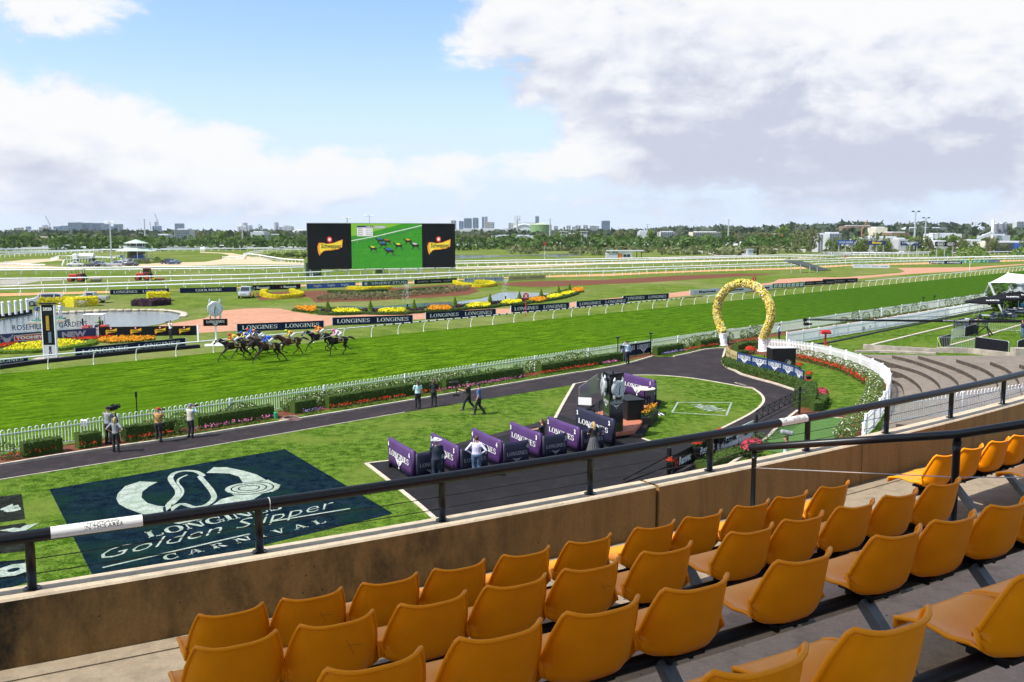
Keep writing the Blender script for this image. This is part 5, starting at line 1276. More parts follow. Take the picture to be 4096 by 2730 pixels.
r=random.Random(5);rim=smooth_path(gs('A',[(540,987),(760,978),(1000,966),(1200,963),(1400,960),(1600,967),(1710,983),(1755,1003),(1735,1025)]),3);rt=thing('pond_rim','low rim of pale stones along the back of the left pond','stone edging',rim[0])
for p in resample(rim,.95):
 m=MB();m.box((0,0,.12),(r.uniform(.8,.98),r.uniform(.35,.55),r.uniform(.22,.34)),rz=r.uniform(-.3,.3),bev=.08);m.build('stone',m_kerb,rt,loc=p-rim[0])
hp=lambda r_,pts:[Vector((p.x,p.y,0))for p in gs(r_,pts)]
box_hedge(hp('A',[(380,912),(640,910)]),2.4,1.2,lf_yel,'golden_hedge','golden clipped hedge, left of the two before the silver four-wheel-drive',seed=11,dens=26,ls=.16)
box_hedge(hp('A',[(660,925),(800,915),(925,910)]),2.4,1.25,lf_yel,'golden_hedge','golden clipped hedge behind the left fountain spray',seed=12,dens=26,ls=.16)
box_hedge(hp('A',[(1400,868),(1605,862)]),3.0,1.25,lf_yel,'golden_hedge','golden clipped hedge above the purple shrub',seed=13,dens=26,ls=.17)
box_hedge(hp('A',[(1300,910),(1430,914),(1570,900)]),2.4,.9,lf_pur,'purple_shrub','dark purple shrub in front of a golden hedge','shrub',seed=14,dens=34,ls=.15)
def ub(path,lab,seed):return box_hedge(smooth_path(path,3),.9,.6,lf_yel,'golden_hedge',lab,seed=seed,dens=60,ls=.10)
sheet('mulch_bed',gs('B',[(528,790),(560,862),(960,838),(1050,828),(1030,815),(950,770)]),.024,m_soil)
sheet('mulch_bed',gs('B',[(960,775),(1948,738)])+gs('C',[(420,712),(900,708),(890,735),(700,750),(760,772),(640,810),(300,835),(0,848)])+gs('B',[(1600,868),(1100,882),(1020,820)]),.022,m_soil)
ub(hp('B',[(875,780),(890,795),(955,812),(930,830),(800,842),(680,842),(605,822),(600,800),(620,785)]),'golden hedge in an open ring below the black far banner',15)
ub(hp('C',[(715,695),(840,700),(890,718),(840,734),(720,738),(600,725),(530,708),(525,698)]),'golden hedge in an open ring below the black wine banner',16)
ub(hp('B',[(1410,757),(1600,765),(1810,755)]),'straight golden hedge strip at the top of the mulch garden',17)
for i,(pts,w)in enumerate([([(1245,790),(1400,800),(1560,790),(1760,778)],1.6),([(1445,808),(1620,815),(1800,806),(1948,792)],1.6)]):box_hedge(smooth_path(hp('B',pts),3),w,.5,lf_hedge,'clipped_hedge','low green clipped hedge scroll, %s in the mulch garden'%('upper one' if i==0 else 'lower one'),seed=20+i,dens=46,ls=.10)
box_hedge(smooth_path(hp('C',[(0,790),(160,775),(300,765),(435,752)]),3),1.4,.5,lf_hedge,'clipped_hedge','low green clipped hedge arm reaching right in the mulch garden',seed=24,dens=46,ls=.10)
lf_gr=leaf_mat('grey_grass',(.10,.11,.04),(.22,.20,.10),2.0)
bed('ornamental_grass',gs('B',[(1105,850),(1300,828),(1948,815)])+gs('C',[(160,800),(500,758),(690,748),(620,775),(300,815),(0,832)])+gs('B',[(1948,850),(1400,858),(1110,868)]),0,.75,lf_gr,.16,6,'tufts of greyish ornamental grass along the front of the mulch garden','grass',31,lf_gr)
FBED=[(fl_ora,'B',[(900,955),(930,940),(1090,938),(1105,965),(1080,990),(930,972)],'orange marigold bed at the left tip of the pond border'),(fl_yel,'B',[(1255,985),(1300,962),(1480,962),(1530,985),(1500,1000),(1290,1000)],'yellow flower bed, first from left on the pond border'),
  (fl_yel,'B',[(1690,985),(1740,962),(1948,955),(1948,995),(1720,998)],'yellow flower bed, second from left on the pond border'),(fl_ora,'C',[(255,960),(300,935),(440,932),(488,952),(470,972),(280,978)],'orange marigold bed near the middle of the pond border'),
  (fl_yel,'C',[(625,935),(680,908),(840,902),(865,925),(840,940),(660,950)],'yellow flower bed right of the middle marigolds'),(fl_yel,'C',[(950,905),(1000,880),(1150,875),(1160,898),(1060,915),(970,915)],'yellow flower bed left of the red X marker'),
  (fl_ora,'C',[(1220,878),(1260,855),(1370,850),(1390,872),(1330,888),(1240,888)],'orange marigold bed right of the red X marker'),(fl_yel,'C',[(1390,848),(1430,825),(1520,818),(1545,838),(1480,858),(1400,862)],'yellow flower bed, second from right on the pond border'),
  (fl_yel,'C',[(1525,812),(1570,795),(1650,792),(1665,805),(1600,825),(1540,825)],'small yellow flower bed beside the right-end marigolds'),(fl_ora,'C',[(1635,778),(1660,760),(1735,758),(1742,785),(1700,798),(1650,790)],'orange marigold bed at the right tip of the pond border')]
for i,(fm,rg,pts,lab)in enumerate(FBED):bed('flower_bed',gs(rg,pts),0,.45,fm,.12,20,lab,seed=40+i,gl=1)
box_hedge(smooth_path(gs('B',[(885,965),(1110,975),(1150,1000),(1300,1003),(1540,995),(1700,1000),(1948,998)])+gs('C',[(80,990),(260,980),(500,965),(640,950),(860,935),(960,918),(1160,905),(1230,890),(1400,868),(1545,845),(1690,800)]),2),.6,.35,lf_hedge,'clipped_hedge','long wavy low hedge along the front of the pond border',seed=60,dens=40,ls=.10)
box_hedge(smooth_path(gs('B',[(1030,930),(1250,945),(1500,955),(1700,958),(1948,955)])+gs('C',[(0,950),(260,935),(500,920),(860,890),(1160,860),(1400,825),(1600,765)]),2),.7,.25,lf_hedge,'clipped_hedge','long dark hedge along the back of the pond border at the water',seed=61,dens=36,ls=.11)
for i,(rg,pts)in enumerate([('B',[(1140,975),(1180,958),(1240,962),(1240,978)]),('B',[(1535,975),(1580,955),(1690,960),(1680,978)]),('C',[(70,975),(100,955),(220,950),(215,970)]),('C',[(490,942),(520,925),(600,922),(610,935)]),('C',[(830,905),(860,892),(945,893),(930,905)]),('C',[(1090,878),(1120,862),(1200,865),(1190,878)]),('C',[(1310,848),(1340,838),(1395,840),(1390,850)])]):bed('purple_bed',gs(rg,pts),0,.4,lf_pur,.13,16,'small purple foliage bed, %s from the left along the pond border'%nth(i),seed=70+i,green=lf_pur,gl=1)
CONE=MB();r=random.Random(9)
for _ in range(260):
 z=r.random();a=r.random()*2*PI;q_=Vector((math.cos(a)*.5*(1-z),math.sin(a)*.5*(1-z),z*1.5));leaf(CONE,q_,.10,r)
CONE.tube([(0,0,0),(0,0,1.4)],[.42,.02],8);CONE_ME=CONE.mesh('cone_shrub',lf_lime)
for i,(rg,x,y)in enumerate([('B',1215,968),('B',1620,972),('C',135,965),('C',522,932),('C',855,900),('C',1135,872),('C',1342,845),('C',1508,812),('C',1610,785)]):tag(ob('cone_shrub',CONE_ME,None,g(rg,x,y)),'small cone-clipped shrub, %s from the left in the pond border'%nth(i),'shrub','cone shrubs of the pond border')
bed('flower_bed',gs('A',[(20,1350),(150,1290),(330,1265),(600,1240),(790,1262),(830,1280),(600,1325),(300,1350)]),0,.22,fl_yel,.10,34,'big yellow flower bed round the foot of the winning post',seed=80,gl=1)
bed('flower_bed',gs('A',[(560,1235),(700,1222),(900,1212),(1100,1208),(900,1240),(760,1248)]),0,.18,fl_red,.10,26,'red flower strip below the beer sign',seed=81,gl=1)
bed('flower_bed',gs('A',[(920,1265),(960,1225),(1200,1212),(1460,1215),(1480,1240),(1300,1262),(1050,1275)]),0,.22,fl_ora,.10,30,'orange marigold bed below the four-logo board',seed=82,gl=1)
bed('flower_bed',gs('A',[(-100,1310),(0,1285),(190,1262),(120,1290),(0,1320)]),0,.18,fl_red,.10,26,'red flower patch at the left picture edge',seed=83,gl=1)
box_hedge(hp('A',[(-200,1372),(0,1370),(300,1362),(600,1335),(860,1290),(890,1262)]),.8,.30,lf_lime,'clipped_hedge','low green hedge edging the yellow bed at the winning post',seed=84,dens=90,ls=.07)
m_spray=mat('water_spray',(.85,.9,.95),.3,alpha=.30)
for i,(b_,tp,sp,lab)in enumerate([(g('A',785,1075),('A',800,860),1.5,'fountain jet in the left pond before the golden hedge'),(g('B',0,0)*0+g('C',70,930),('C',45,700),.9,'tall thin fountain jet in front of the green stud banner'),(g('C',1003,850),('C',1008,660),.9,'fountain jet in the open right half of the central pond')]):
 t=thing('fountain',lab,'fountain',b_);z=ztop(b_,*tp);m=MB();m.tube([(0,0,0),(0,0,.5)],.10,8);m.build('nozzle',m_black,t);r=random.Random(i);m=MB()
 for k in range(520):
  a=r.random()*2*PI;u=r.random();rad=sp*r.uniform(.2,1);x=rad*u;zz=.5+(z-.5)*(4*u*(1-u)if u>.5 else(1-(1-2*u)**2))*r.uniform(.92,1);s=.018+.03*u;leaf(m,Vector((x*math.cos(a),x*math.sin(a),zz)),s*1.5,r)
 m.build('spray',m_spray,t,kind='stuff')
# ================================================================ PAVILION, HUT, SHELTER, LIGHT POLES
m_pgreen=mat('pale_green_roof',(.42,.50,.42),.5,.08,2.0);m_cream=mat('cream_render',(.60,.56,.46),.7,.08,.3);m_wwall=mat('white_cladding',(.46,.47,.48),.6,.06,.3)
pv0=g('A',1300,500);DP=pv0.y;PZ=lambda y:ztop(pv0,'A',1300,y);PX=0.42094*DP/FPX
pv=thing('judges_pavilion','white two-tier judges pavilion with pale green hipped roofs on the sand bend','pavilion',pv0,0)
def octa(w,d):return[(w*math.cos(PI/8+PI/4*k)*1.08,d*math.sin(PI/8+PI/4*k)*1.08)for k in range(8)]
def slab(nm,w,d,za,zb,mt,par=None,w2=None,d2=None):
 m=MB();A_=[(x,y,za)for x,y in octa(w,d)];B_=[(x,y,zb)for x,y in octa(w2 if w2 is not None else w,d2 if d2 is not None else d)]
 m.add(A_+B_,[tuple(range(7,-1,-1)),tuple(range(8,16))]+[(i,(i+1)%8,(i+1)%8+8,i+8)for i in range(8)]);return m.build(nm,mt,par or pv)
W1=135*PX;slab('deck',W1,4.2,PZ(470),PZ(460),m_wwall);slab('stair_base',W1*.8,3.2,0,PZ(470),m_conc);slab('room',W1*.55,2.5,PZ(460),PZ(392),m_glass)
slab('lower_roof',178*PX,5.4,PZ(392),PZ(358),m_pgreen,w2=80*PX,d2=2.6);slab('upper_room',78*PX,2.4,PZ(358),PZ(345),m_wwall);slab('upper_glazing',70*PX,2.2,PZ(345),PZ(318),m_glass);slab('upper_roof',108*PX,3.4,PZ(318),PZ(282),m_pgreen,w2=4*PX,d2=.1)
for(x,y)in octa(W1*.97,4.0):m=MB();m.tube([(x,y,PZ(470)),(x,y,PZ(390))],.11,6);m.build('veranda_post',m_white,pv)
for(x,y)in octa(74*PX,2.3):m=MB();m.tube([(x,y,PZ(345)),(x,y,PZ(318))],.07,6);m.build('window_mullion',m_white,pv)
m=MB();m.box((60*PX,-4.0,PZ(440)),(105*PX,.06,22*.42*DP/FPX));m.box((-105*PX,-3.3,PZ(440)),(45*PX,.06,22*.42*DP/FPX),rz=-.6);m.build('blue_sign',m_blue,pv)
for s in(-1,1):m=MB();m.beam((s*1.0,-7.5,0),(s*.9,-4,PZ(460)),.12);m.build('stair_rail',m_white,pv)
def bush(loc,w,h,me,lab,name='bush',cat='bush',d=None,grp=None):
 o=ob(name,me,None,loc);o.scale=(w/2,(d or w)/2,h/2.0);return tag(o,lab,cat,grp)
for i,(x,y,w,h)in enumerate([(1100,505,60,38),(1180,508,90,30),(1300,512,120,42),(1400,515,120,46),(1490,515,120,60),(1500,500,60,75)]):
 p=g('A',x,y);k=.42094*p.y/FPX;bush(p,w*k,h*k,CR['o' if i%2 else 'm'][i%3],'low bush, %s from the left round the judges pavilion'%nth(i))
for i,(x,y,w,h,kk)in enumerate([(640,462,130,50,'d'),(720,466,150,70,'m'),(820,465,160,75,'d'),(910,462,150,80,'m'),(985,466,120,80,'d')]):
 p=g('B',x,y);k=.42094*p.y/FPX;bush(p,w*k,h*k,CR[kk][i%3],'dark green bush, %s from the left inside the curling white rail'%nth(i))
h0=g('D',240,462);DH=h0.y;k=.42094*DH/FPX;HZ=lambda y:ztop(h0,'D',240,y)
ht=thing('site_hut','low white hut with an orange panel and curved roof beyond the rails','hut',h0,0)
for nm,x0_,x1_,yt,mt,dy in(('annex',62,170,412,m_wwall,0),('main_cabin',175,308,395,m_white,.3),('orange_panel',176,213,414,m_ora,-.1)):
 m=MB();z=HZ(yt);m.box((((x0_+x1_)/2-240)*k,2.0+dy if nm!='orange_panel' else.25,z/2),((x1_-x0_)*k,4 if nm!='orange_panel' else.1,z));m.build(nm,mt,ht)
m=MB();m.box(((240-240)*k,2,HZ(390)),(345*k,5,.35));m.build('roof',m_back,ht)
for x in(237,272):m=MB();m.box(((x-240)*k,.22,HZ(436)),(28*k,.1,25*k));m.build('window',m_glass,ht)
for x in(350,395):m=MB();m.box(((x-240)*k,.5,HZ(402)/2),(.25,.25,HZ(402)));m.build('canopy_post',m_black,ht)
h1=g('D',1420,432);m=MB();z=ztop(h1,'D',1420,378);m.box((0,0,z/2),(55*k,4,z));m.box((0,0,z+.1),(66*k,5,.25));m.box((-.8,-2.02,z*.5),(1.2,.06,1.2));tag(m.build('ticket_hut',m_lgrey,None,loc=h1),'small grey-green hut left of the black signal box','hut')
h1=g('D',1497,432);z=ztop(h1,'D',1497,366);m=MB();m.box((0,0,z/2),(16*k,1,z));m.box((0,0,z*.5),(20*k,1.2,z*.22));tag(m.build('signal_box',m_black,None,loc=h1),'narrow black signal box beside the grey-green hut','signal')
sh0=g('D',1880,605);zb=ztop(sh0,'D',1770,485);sa=g('D',1795,603);sb=g('E',235,650)
YA,YB=sa.y,sb.y
sh=thing('lean_to_shelter','long dark lean-to roof on posts beside the infield rails','shelter',(sa+sb)/2,math.atan2((sb-sa).y,(sb-sa).x))
Ls_=(sb-sa).length;z1_=ztop(sa,'D',1760,487);m=MB();Q4=[at_depth('D',1748,486,YA),at_depth('D',1905,489,YA+5),at_depth('E',277,633,YB+2),at_depth('E',150,641,YB-1)];Q4=[Matrix.Rotation(-sh.rotation_euler.z,3,'Z')@(q_-sh.location)for q_ in Q4]
m.add(Q4+[q_+Vector((0,0,.15))for q_ in Q4],[(0,1,2,3),(7,6,5,4),(0,4,5,1),(1,5,6,2),(2,6,7,3),(3,7,4,0)]);m.build('roof',mat('shelter_roof',(.07,.08,.06),.6),sh)
for x,z in((-.44,.9),(-.2,.75),(.05,.6),(.25,.45)):m=MB();m.tube([(x*Ls_,0,0),(x*Ls_,0,z1_*z*.95)],.10,6);m.build('post',m_steel,sh)
def light_pole(rg,x,yt,yb,lab,w=.16,kind=0,Y=None):
 b_=g(rg,x,yb)if Y is None else Vector((at_depth(rg,x,300,Y).x,Y,0));z=ztop(b_,rg,x,yt);t=thing('light_pole',lab,'light pole',b_);k=b_.y/200.0
 m=MB();m.tube([(0,0,0),(0,0,z)],[w*k*1.3,w*k*.7],8);m.build('mast',m_steel,t)
 m=MB();m.box((0,0,z),(2.4*k**.5*(1.0 if kind else 1),.25*k**.5,.12*k**.5));m.build('cross_arm',m_steel,t)
 for s in(-1,1):m=MB();m.box((s*.9*k**.5,-.2,z+.15*k**.5),(.8*k**.5,.4,.35*k**.5),bev=.05);m.build('lamp',m_white if kind==0 else m_black,t)
light_pole('A',1063,122,508,'light pole standing just left of the judges pavilion');light_pole('A',1382,88,350,'light pole behind the judges pavilion')
light_pole('C',1425,85,346,'light pole right of the green storage tank');light_pole('C',1633,228,346,'short light pole between the two steel towers')
light_pole('D',1216,90,352,'light pole above the flower arch');light_pole('D',1470,275,372,'short light pole right of the arch light pole');light_pole('E',1018,108,486,'tallest light pole in front of the winged billboard',.2,1);light_pole('E',1115,165,446,'light pole right of the tallest one',.18,1)
light_pole('D',447,140,300,'twin-head light far behind the left of the arch',.16,0,700);light_pole('B',1402,80,300,'twin-head light showing above the video screen',.16,0,420);light_pole('B',1614,60,300,'thin antenna pole above the video screen',.1,0,330);light_pole('B',405,160,280,'double lamp post in front of the left tree belt',.14,0,640)
tm=Vector((at_depth('C',1113,200,1500).x,1500,0));t=thing('phone_mast','grey phone mast with antenna crown left of the green tank','mast',tm);z=ztop(tm,'C',1113,62);m=MB();m.tube([(0,0,0),(0,0,z)],[1.6,1.1],8);m.build('mast',m_steel,t);m=MB();m.tube([(0,0,z-5),(0,0,z-4.6)],5,8)
for a in range(8):m.tube([(4.6*math.cos(a*.785),4.6*math.sin(a*.785),z-7),(4.6*math.cos(a*.785),4.6*math.sin(a*.785),z+2)],.6,5)
m.build('antenna_ring',m_back,t)
for i,x in enumerate((1556,1747)):
 p=Vector((at_depth('C',x,320,560).x,560,0));z=ztop(p,'C',x,207);t=thing('camera_tower','steel viewing tower with a small roofed cabin, %s one before the gum trees'%('left' if i==0 else 'right'),'tower',p)
 m=MB()
 for sx in(-1,1):
  for sy in(-1,1):m.beam((sx*1.5,sy*1.5,0),(sx*1.5,sy*1.5,z),.3)
 for k_ in range(4):m.beam((-1.5,-1.5,z*k_/4),(1.5,-1.5,z*(k_+1)/4),.2)
 m.build('lattice',m_steel,t);m=MB();m.box((0,0,z-2.2),(3.6,3.6,1.6));m.build('cabin',m_lgrey,t);m=MB();m.box((0,0,z),(4.6,4.6,.4));m.build('roof',m_wwall,t)
# ================================================================ TREES
kinds={'d':('dark_tree','dark dense tree'),'m':('green_tree','green leafy tree'),'o':('gum_tree','olive gum tree'),'f':('distant_tree','distant bluish tree')}
def trees(rg,Y,ybase,items,where):
 L=sorted(items,key=lambda q_:q_[0])
 for i,(x,yt,hw,kd)in enumerate(L):
  p=at_depth(rg,x,ybase,Y);b_=Vector((p.x,Y+random.Random(x).uniform(-12,12),0));k=REG[rg][2]*Y/FPX;z=ztop(b_,rg,x,yt);w=hw*k;r_=random.Random(int(x*7+Y))
  nm,kk=kinds[kd];t=thing(nm,'%s, %s from left %s'%(kk,nth(i),where),'tree',b_)
  cme=CR[kd][r_.randrange(len(CR[kd]))];h=max(z*.88,w*1.0);c=ob('crown',cme,t,(0,0,max(0.2,z-h*1.08)),r_.uniform(0,6));c.scale=(w*1.05,w*.95,h/1.95)
  o=ob('trunk',TRUNK,t);s=z/1.6;o.scale=(w*.7,w*.7,s)
A1=[(30,262,60,'m'),(100,250,60,'d'),(170,275,45,'d'),(225,262,48,'m'),(320,243,55,'d'),(400,262,48,'m'),(460,290,45,'d'),(530,280,60,'m'),(610,260,52,'m'),(700,285,60,'d'),(815,233,62,'m'),(900,268,50,'d'),(985,203,52,'d'),(1095,248,55,'m'),(1165,285,50,'d'),(1240,270,50,'m'),(1360,240,70,'d'),(1430,213,90,'d'),(1500,240,60,'d'),(1575,262,50,'m'),(1660,285,55,'m'),(1740,278,55,'m'),(1820,265,60,'m'),(1900,285,55,'m')]
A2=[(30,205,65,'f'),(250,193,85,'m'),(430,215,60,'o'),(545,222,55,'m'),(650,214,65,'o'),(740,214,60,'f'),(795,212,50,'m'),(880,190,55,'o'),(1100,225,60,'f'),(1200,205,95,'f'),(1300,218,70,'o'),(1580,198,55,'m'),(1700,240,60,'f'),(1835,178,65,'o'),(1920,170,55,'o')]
B1=[(30,272,55,'m'),(100,255,60,'m'),(200,255,60,'d'),(310,255,55,'m'),(400,262,60,'m'),(485,243,75,'d'),(590,262,60,'m'),(680,275,60,'m'),(760,270,60,'d'),(850,262,60,'m'),(940,250,60,'d'),(1010,255,60,'m')]
B2=[(15,175,45,'o'),(60,195,50,'o'),(125,190,60,'m'),(232,178,65,'m'),(330,188,60,'m'),(430,205,55,'o'),(556,122,52,'d'),(620,170,50,'o'),(690,143,72,'o'),(775,180,55,'o'),(830,205,55,'m'),(905,215,60,'o'),(970,225,50,'m')]
C1=[(545,215,55,'o'),(610,200,60,'o'),(670,188,62,'o'),(740,184,68,'o'),(820,190,60,'o'),(890,220,50,'o'),(960,235,55,'d'),(1030,225,50,'m'),(1090,205,60,'m'),(1180,222,60,'m'),(1260,235,50,'o'),(1330,178,60,'o'),(1410,190,60,'o'),(1500,180,60,'m'),(1560,132,48,'o'),(1620,190,55,'o'),(1720,152,72,'o'),(1800,190,60,'o'),(1880,185,60,'o')]
D1=[(20,200,60,'o'),(100,222,70,'m'),(160,118,62,'o'),(200,195,50,'o'),(285,162,85,'o'),(390,225,50,'o'),(500,172,72,'m'),(600,225,60,'o'),(690,230,60,'o'),(800,222,75,'m'),(930,225,70,'d'),(1010,210,80,'d'),(1110,225,70,'d'),(1180,150,72,'d'),(1275,163,88,'o'),(1400,172,80,'o'),(1510,160,85,'o'),(1620,150,80,'o'),(1760,126,125,'m'),(1900,140,90,'o')]
E1=[(-30,228,60,'o'),(60,215,60,'o'),(150,208,90,'o'),(0,300,60,'d'),(365,262,45,'o'),(420,300,70,'m'),(320,335,50,'m'),(545,262,50,'o'),(620,240,45,'o'),(700,295,50,'o'),(800,338,55,'m'),(950,300,55,'m'),(1040,250,90,'o'),(1100,310,60,'m'),(1440,345,40,'o'),(1400,290,50,'o'),(1480,285,60,'m'),(1600,262,70,'o'),(1560,335,60,'o'),(1680,330,50,'o'),(1800,352,45,'o'),(1900,270,60,'o'),(1980,285,60,'o'),(2070,280,60,'o'),(250,318,45,'m'),(470,322,50,'m'),(580,330,45,'o'),(660,335,50,'m'),(750,350,40,'m'),(880,345,45,'m'),(1160,330,50,'o'),(1235,335,45,'m'),(1320,340,45,'o'),(1375,348,40,'m'),(1640,350,40,'m'),(1740,345,40,'o')]
trees('A',600,350,A1,'in the front belt behind the judges pavilion');trees('A',800,300,A2,'in the rear belt behind the judges pavilion');trees('B',640,325,B1,'in the front belt left of the screen');trees('B',800,300,B2,'in the rear belt left of the screen')
trees('C',660,305,C1,'in the gum belt right of the screen');trees('D',650,300,D1,'in the belt behind the flower arch');trees('E',440,385,E1,'among the billboards on the right')
def wood(nm,Y,x0_,x1_,zf,me_list,sc,lab,seed,dx=14):
 r=random.Random(seed);mb=MB();x=x0_
 while x<x1_:
  zz=zf(x)*r.uniform(.75,1.1);c=Vector((x,Y+r.uniform(-60,60),0));R_=r.uniform(.6,1.1)*sc
  for k in range(60):d=rnd_dir(r);leaf(mb,c+Vector((d.x*R_,d.y*R_,abs(d.z)*zz)),sc*.22*r.uniform(.6,1.3),r,(d+rnd_dir(r)).normalized())
  x+=dx*r.uniform(.6,1.3)
 return tag(mb.build(nm,me_list),lab,'wood',kind='stuff')
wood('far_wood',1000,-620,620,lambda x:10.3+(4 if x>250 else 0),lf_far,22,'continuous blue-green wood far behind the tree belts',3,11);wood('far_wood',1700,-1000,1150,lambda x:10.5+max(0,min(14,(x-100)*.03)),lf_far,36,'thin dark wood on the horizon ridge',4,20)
wood('hedge_row',560,-330,330,lambda x:8.0,lf_dark,7,'low scrub at the foot of the tree belt',5,4)
wood('pond_scrub',470,2,200,lambda x:2.6,lf_olive,6,'olive scrub along the far bank of the infield pond',6,4)
wood('fence_scrub',420,170,330,lambda x:3.2,lf_mid,5,'green scrub below the billboards',8,4)
# ================================================================ BUILDINGS
m_bglass=mat('blue_tower_glass',(.16,.23,.33),.4,.15,.05);m_bgrey=mat('grey_tower_wall',(.36,.38,.42),.7,.1,.05);m_beige=mat('beige_tower_wall',(.48,.42,.34),.7);m_win=mat('tower_window',(.07,.10,.14),.3);m_pane=mat('pale_tower_band',(.55,.58,.62),.6);m_brown=mat('brown_roof',(.20,.13,.09),.8);m_tile=mat('terracotta_roof',(.42,.18,.09),.8)
def building(rg,x0_,x1_,yt,Y,wall,lab,name='tower_block',cat='building',dep=None,floors=True,top=None,cols=0):
 a=at_depth(rg,x0_,300,Y);b_=at_depth(rg,x1_,300,Y);base=Vector(((a.x+b_.x)/2,Y,0));W_=b_.x-a.x;H_=ztop(base,rg,(x0_+x1_)/2,yt);D_=dep or W_*.7
 t=thing(name,lab,cat,base);m=MB();m.box((0,0,H_/2),(W_,D_,H_));m.build('wall',wall,t)
 m=MB();m.box((0,0,H_+.01*H_),(W_*.7,D_*.7,.03*H_+1));m.build('roof',top or m_pane,t)
 if floors:
  n=max(3,int(H_/(Y*.0016)));nc=cols or max(2,int(W_/(Y*.0022)))
  for j in range(nc):
   m=MB();x=-W_/2+W_*(j+.5)/nc
   for i in range(n):m.box((x,-D_/2-.02*W_,H_*(i+.55)/n),(W_/nc*.66,.04*W_,H_/n*.5))
   m.build('window_column',m_win,t)
 return t
SKY=[('A',145,180,172,5200,m_bgrey,'small hazy tower far left on the skyline'),('A',190,228,170,2600,m_beige,'cream block rising behind the left trees'),('A',258,298,160,5200,m_bglass,'hazy grey tower right of the cream block'),('A',288,338,192,1500,m_wwall,'squat white drum building in the left trees'),('A',392,482,165,3400,m_beige,'beige towers under the tall crane'),('A',416,458,148,3450,m_bgrey,'grey top block behind the beige towers'),('A',485,538,185,3400,m_bglass,'low blue block right of the beige towers'),
       ('A',525,592,158,3800,m_bglass,'blue tower at the left end of the big glass cluster'),('A',594,668,152,3900,m_bglass,'second blue tower of the big glass cluster'),('A',672,780,121,3700,m_bglass,'tallest left slab of the glass cluster'),('A',782,880,125,3750,m_bglass,'broad middle slab of the glass cluster'),('A',882,985,127,3800,m_bglass,'third tall slab of the glass cluster'),('A',987,1050,136,3900,m_bglass,'stepped slab behind the light pole'),('A',1052,1096,158,3950,m_bglass,'lower slab right of the light pole'),('A',1097,1168,137,3700,m_bglass,'last slab at the right end of the glass cluster'),
       ('A',1462,1534,155,4200,m_bglass,'base of the stepped tower under construction'),('A',1480,1510,115,4250,m_bgrey,'upper shaft of the stepped tower under construction'),('A',1675,1750,131,4000,m_bglass,'single dark blue tower right of the pavilion'),
       ('C',487,535,102,3900,m_bgrey,'grey tower at the right edge of the screen'),('C',562,606,108,3900,m_bglass,'short round-cornered tower, second right of the screen'),('C',610,683,82,3800,m_bglass,'wide blue tower, third right of the screen'),('C',692,747,78,3700,m_bglass,'smooth blue tower, fourth right of the screen'),('C',779,803,68,4000,m_bglass,'left half of the pair of thin towers'),('C',806,833,66,4000,m_bgrey,'right half of the pair of thin towers'),('C',830,864,117,3600,m_beige,'pale apartment tower right of the thin pair'),('C',866,897,118,3600,m_bgrey,'grey apartment tower beside the pale one'),
       ('C',1030,1062,126,3600,m_wwall,'small white tower left of the phone mast'),('C',1064,1140,128,3800,m_beige,'cream slab behind the phone mast'),('C',1285,1320,62,4000,m_bglass,'slim dark tower above the green tank'),('C',1912,1990,105,3400,m_bglass,'glass tower cut by a bright frame left of the tall gum'),('E',1918,2015,195,1500,m_wwall,'white apartment block at the right edge'),('E',1780,1912,210,1800,m_pane,'pale apartment row behind the silos')]
for s in SKY:building(*s)
for i,(x,yt,w)in enumerate([(1600,150,40),(1650,160,35),(1690,148,50),(1760,146,45),(1830,152,60),(1870,155,40),(1480,155,40)]):building('C',x-w/2,x+w/2,yt,3000+i*50,m_wwall,'pale suburban block, %s of the row above the gum trees'%nth(i))
for i,(x,yt)in enumerate([(385,160),(410,155),(433,125),(452,150),(480,150),(730,122),(765,165),(810,158),(830,150),(842,152),(856,155),(875,160)]):building('B',x-8,x+8,yt,6200,m_bgrey,'faint city-centre tower, %s from the left on the hazy horizon'%nth(i),floors=False,dep=80)
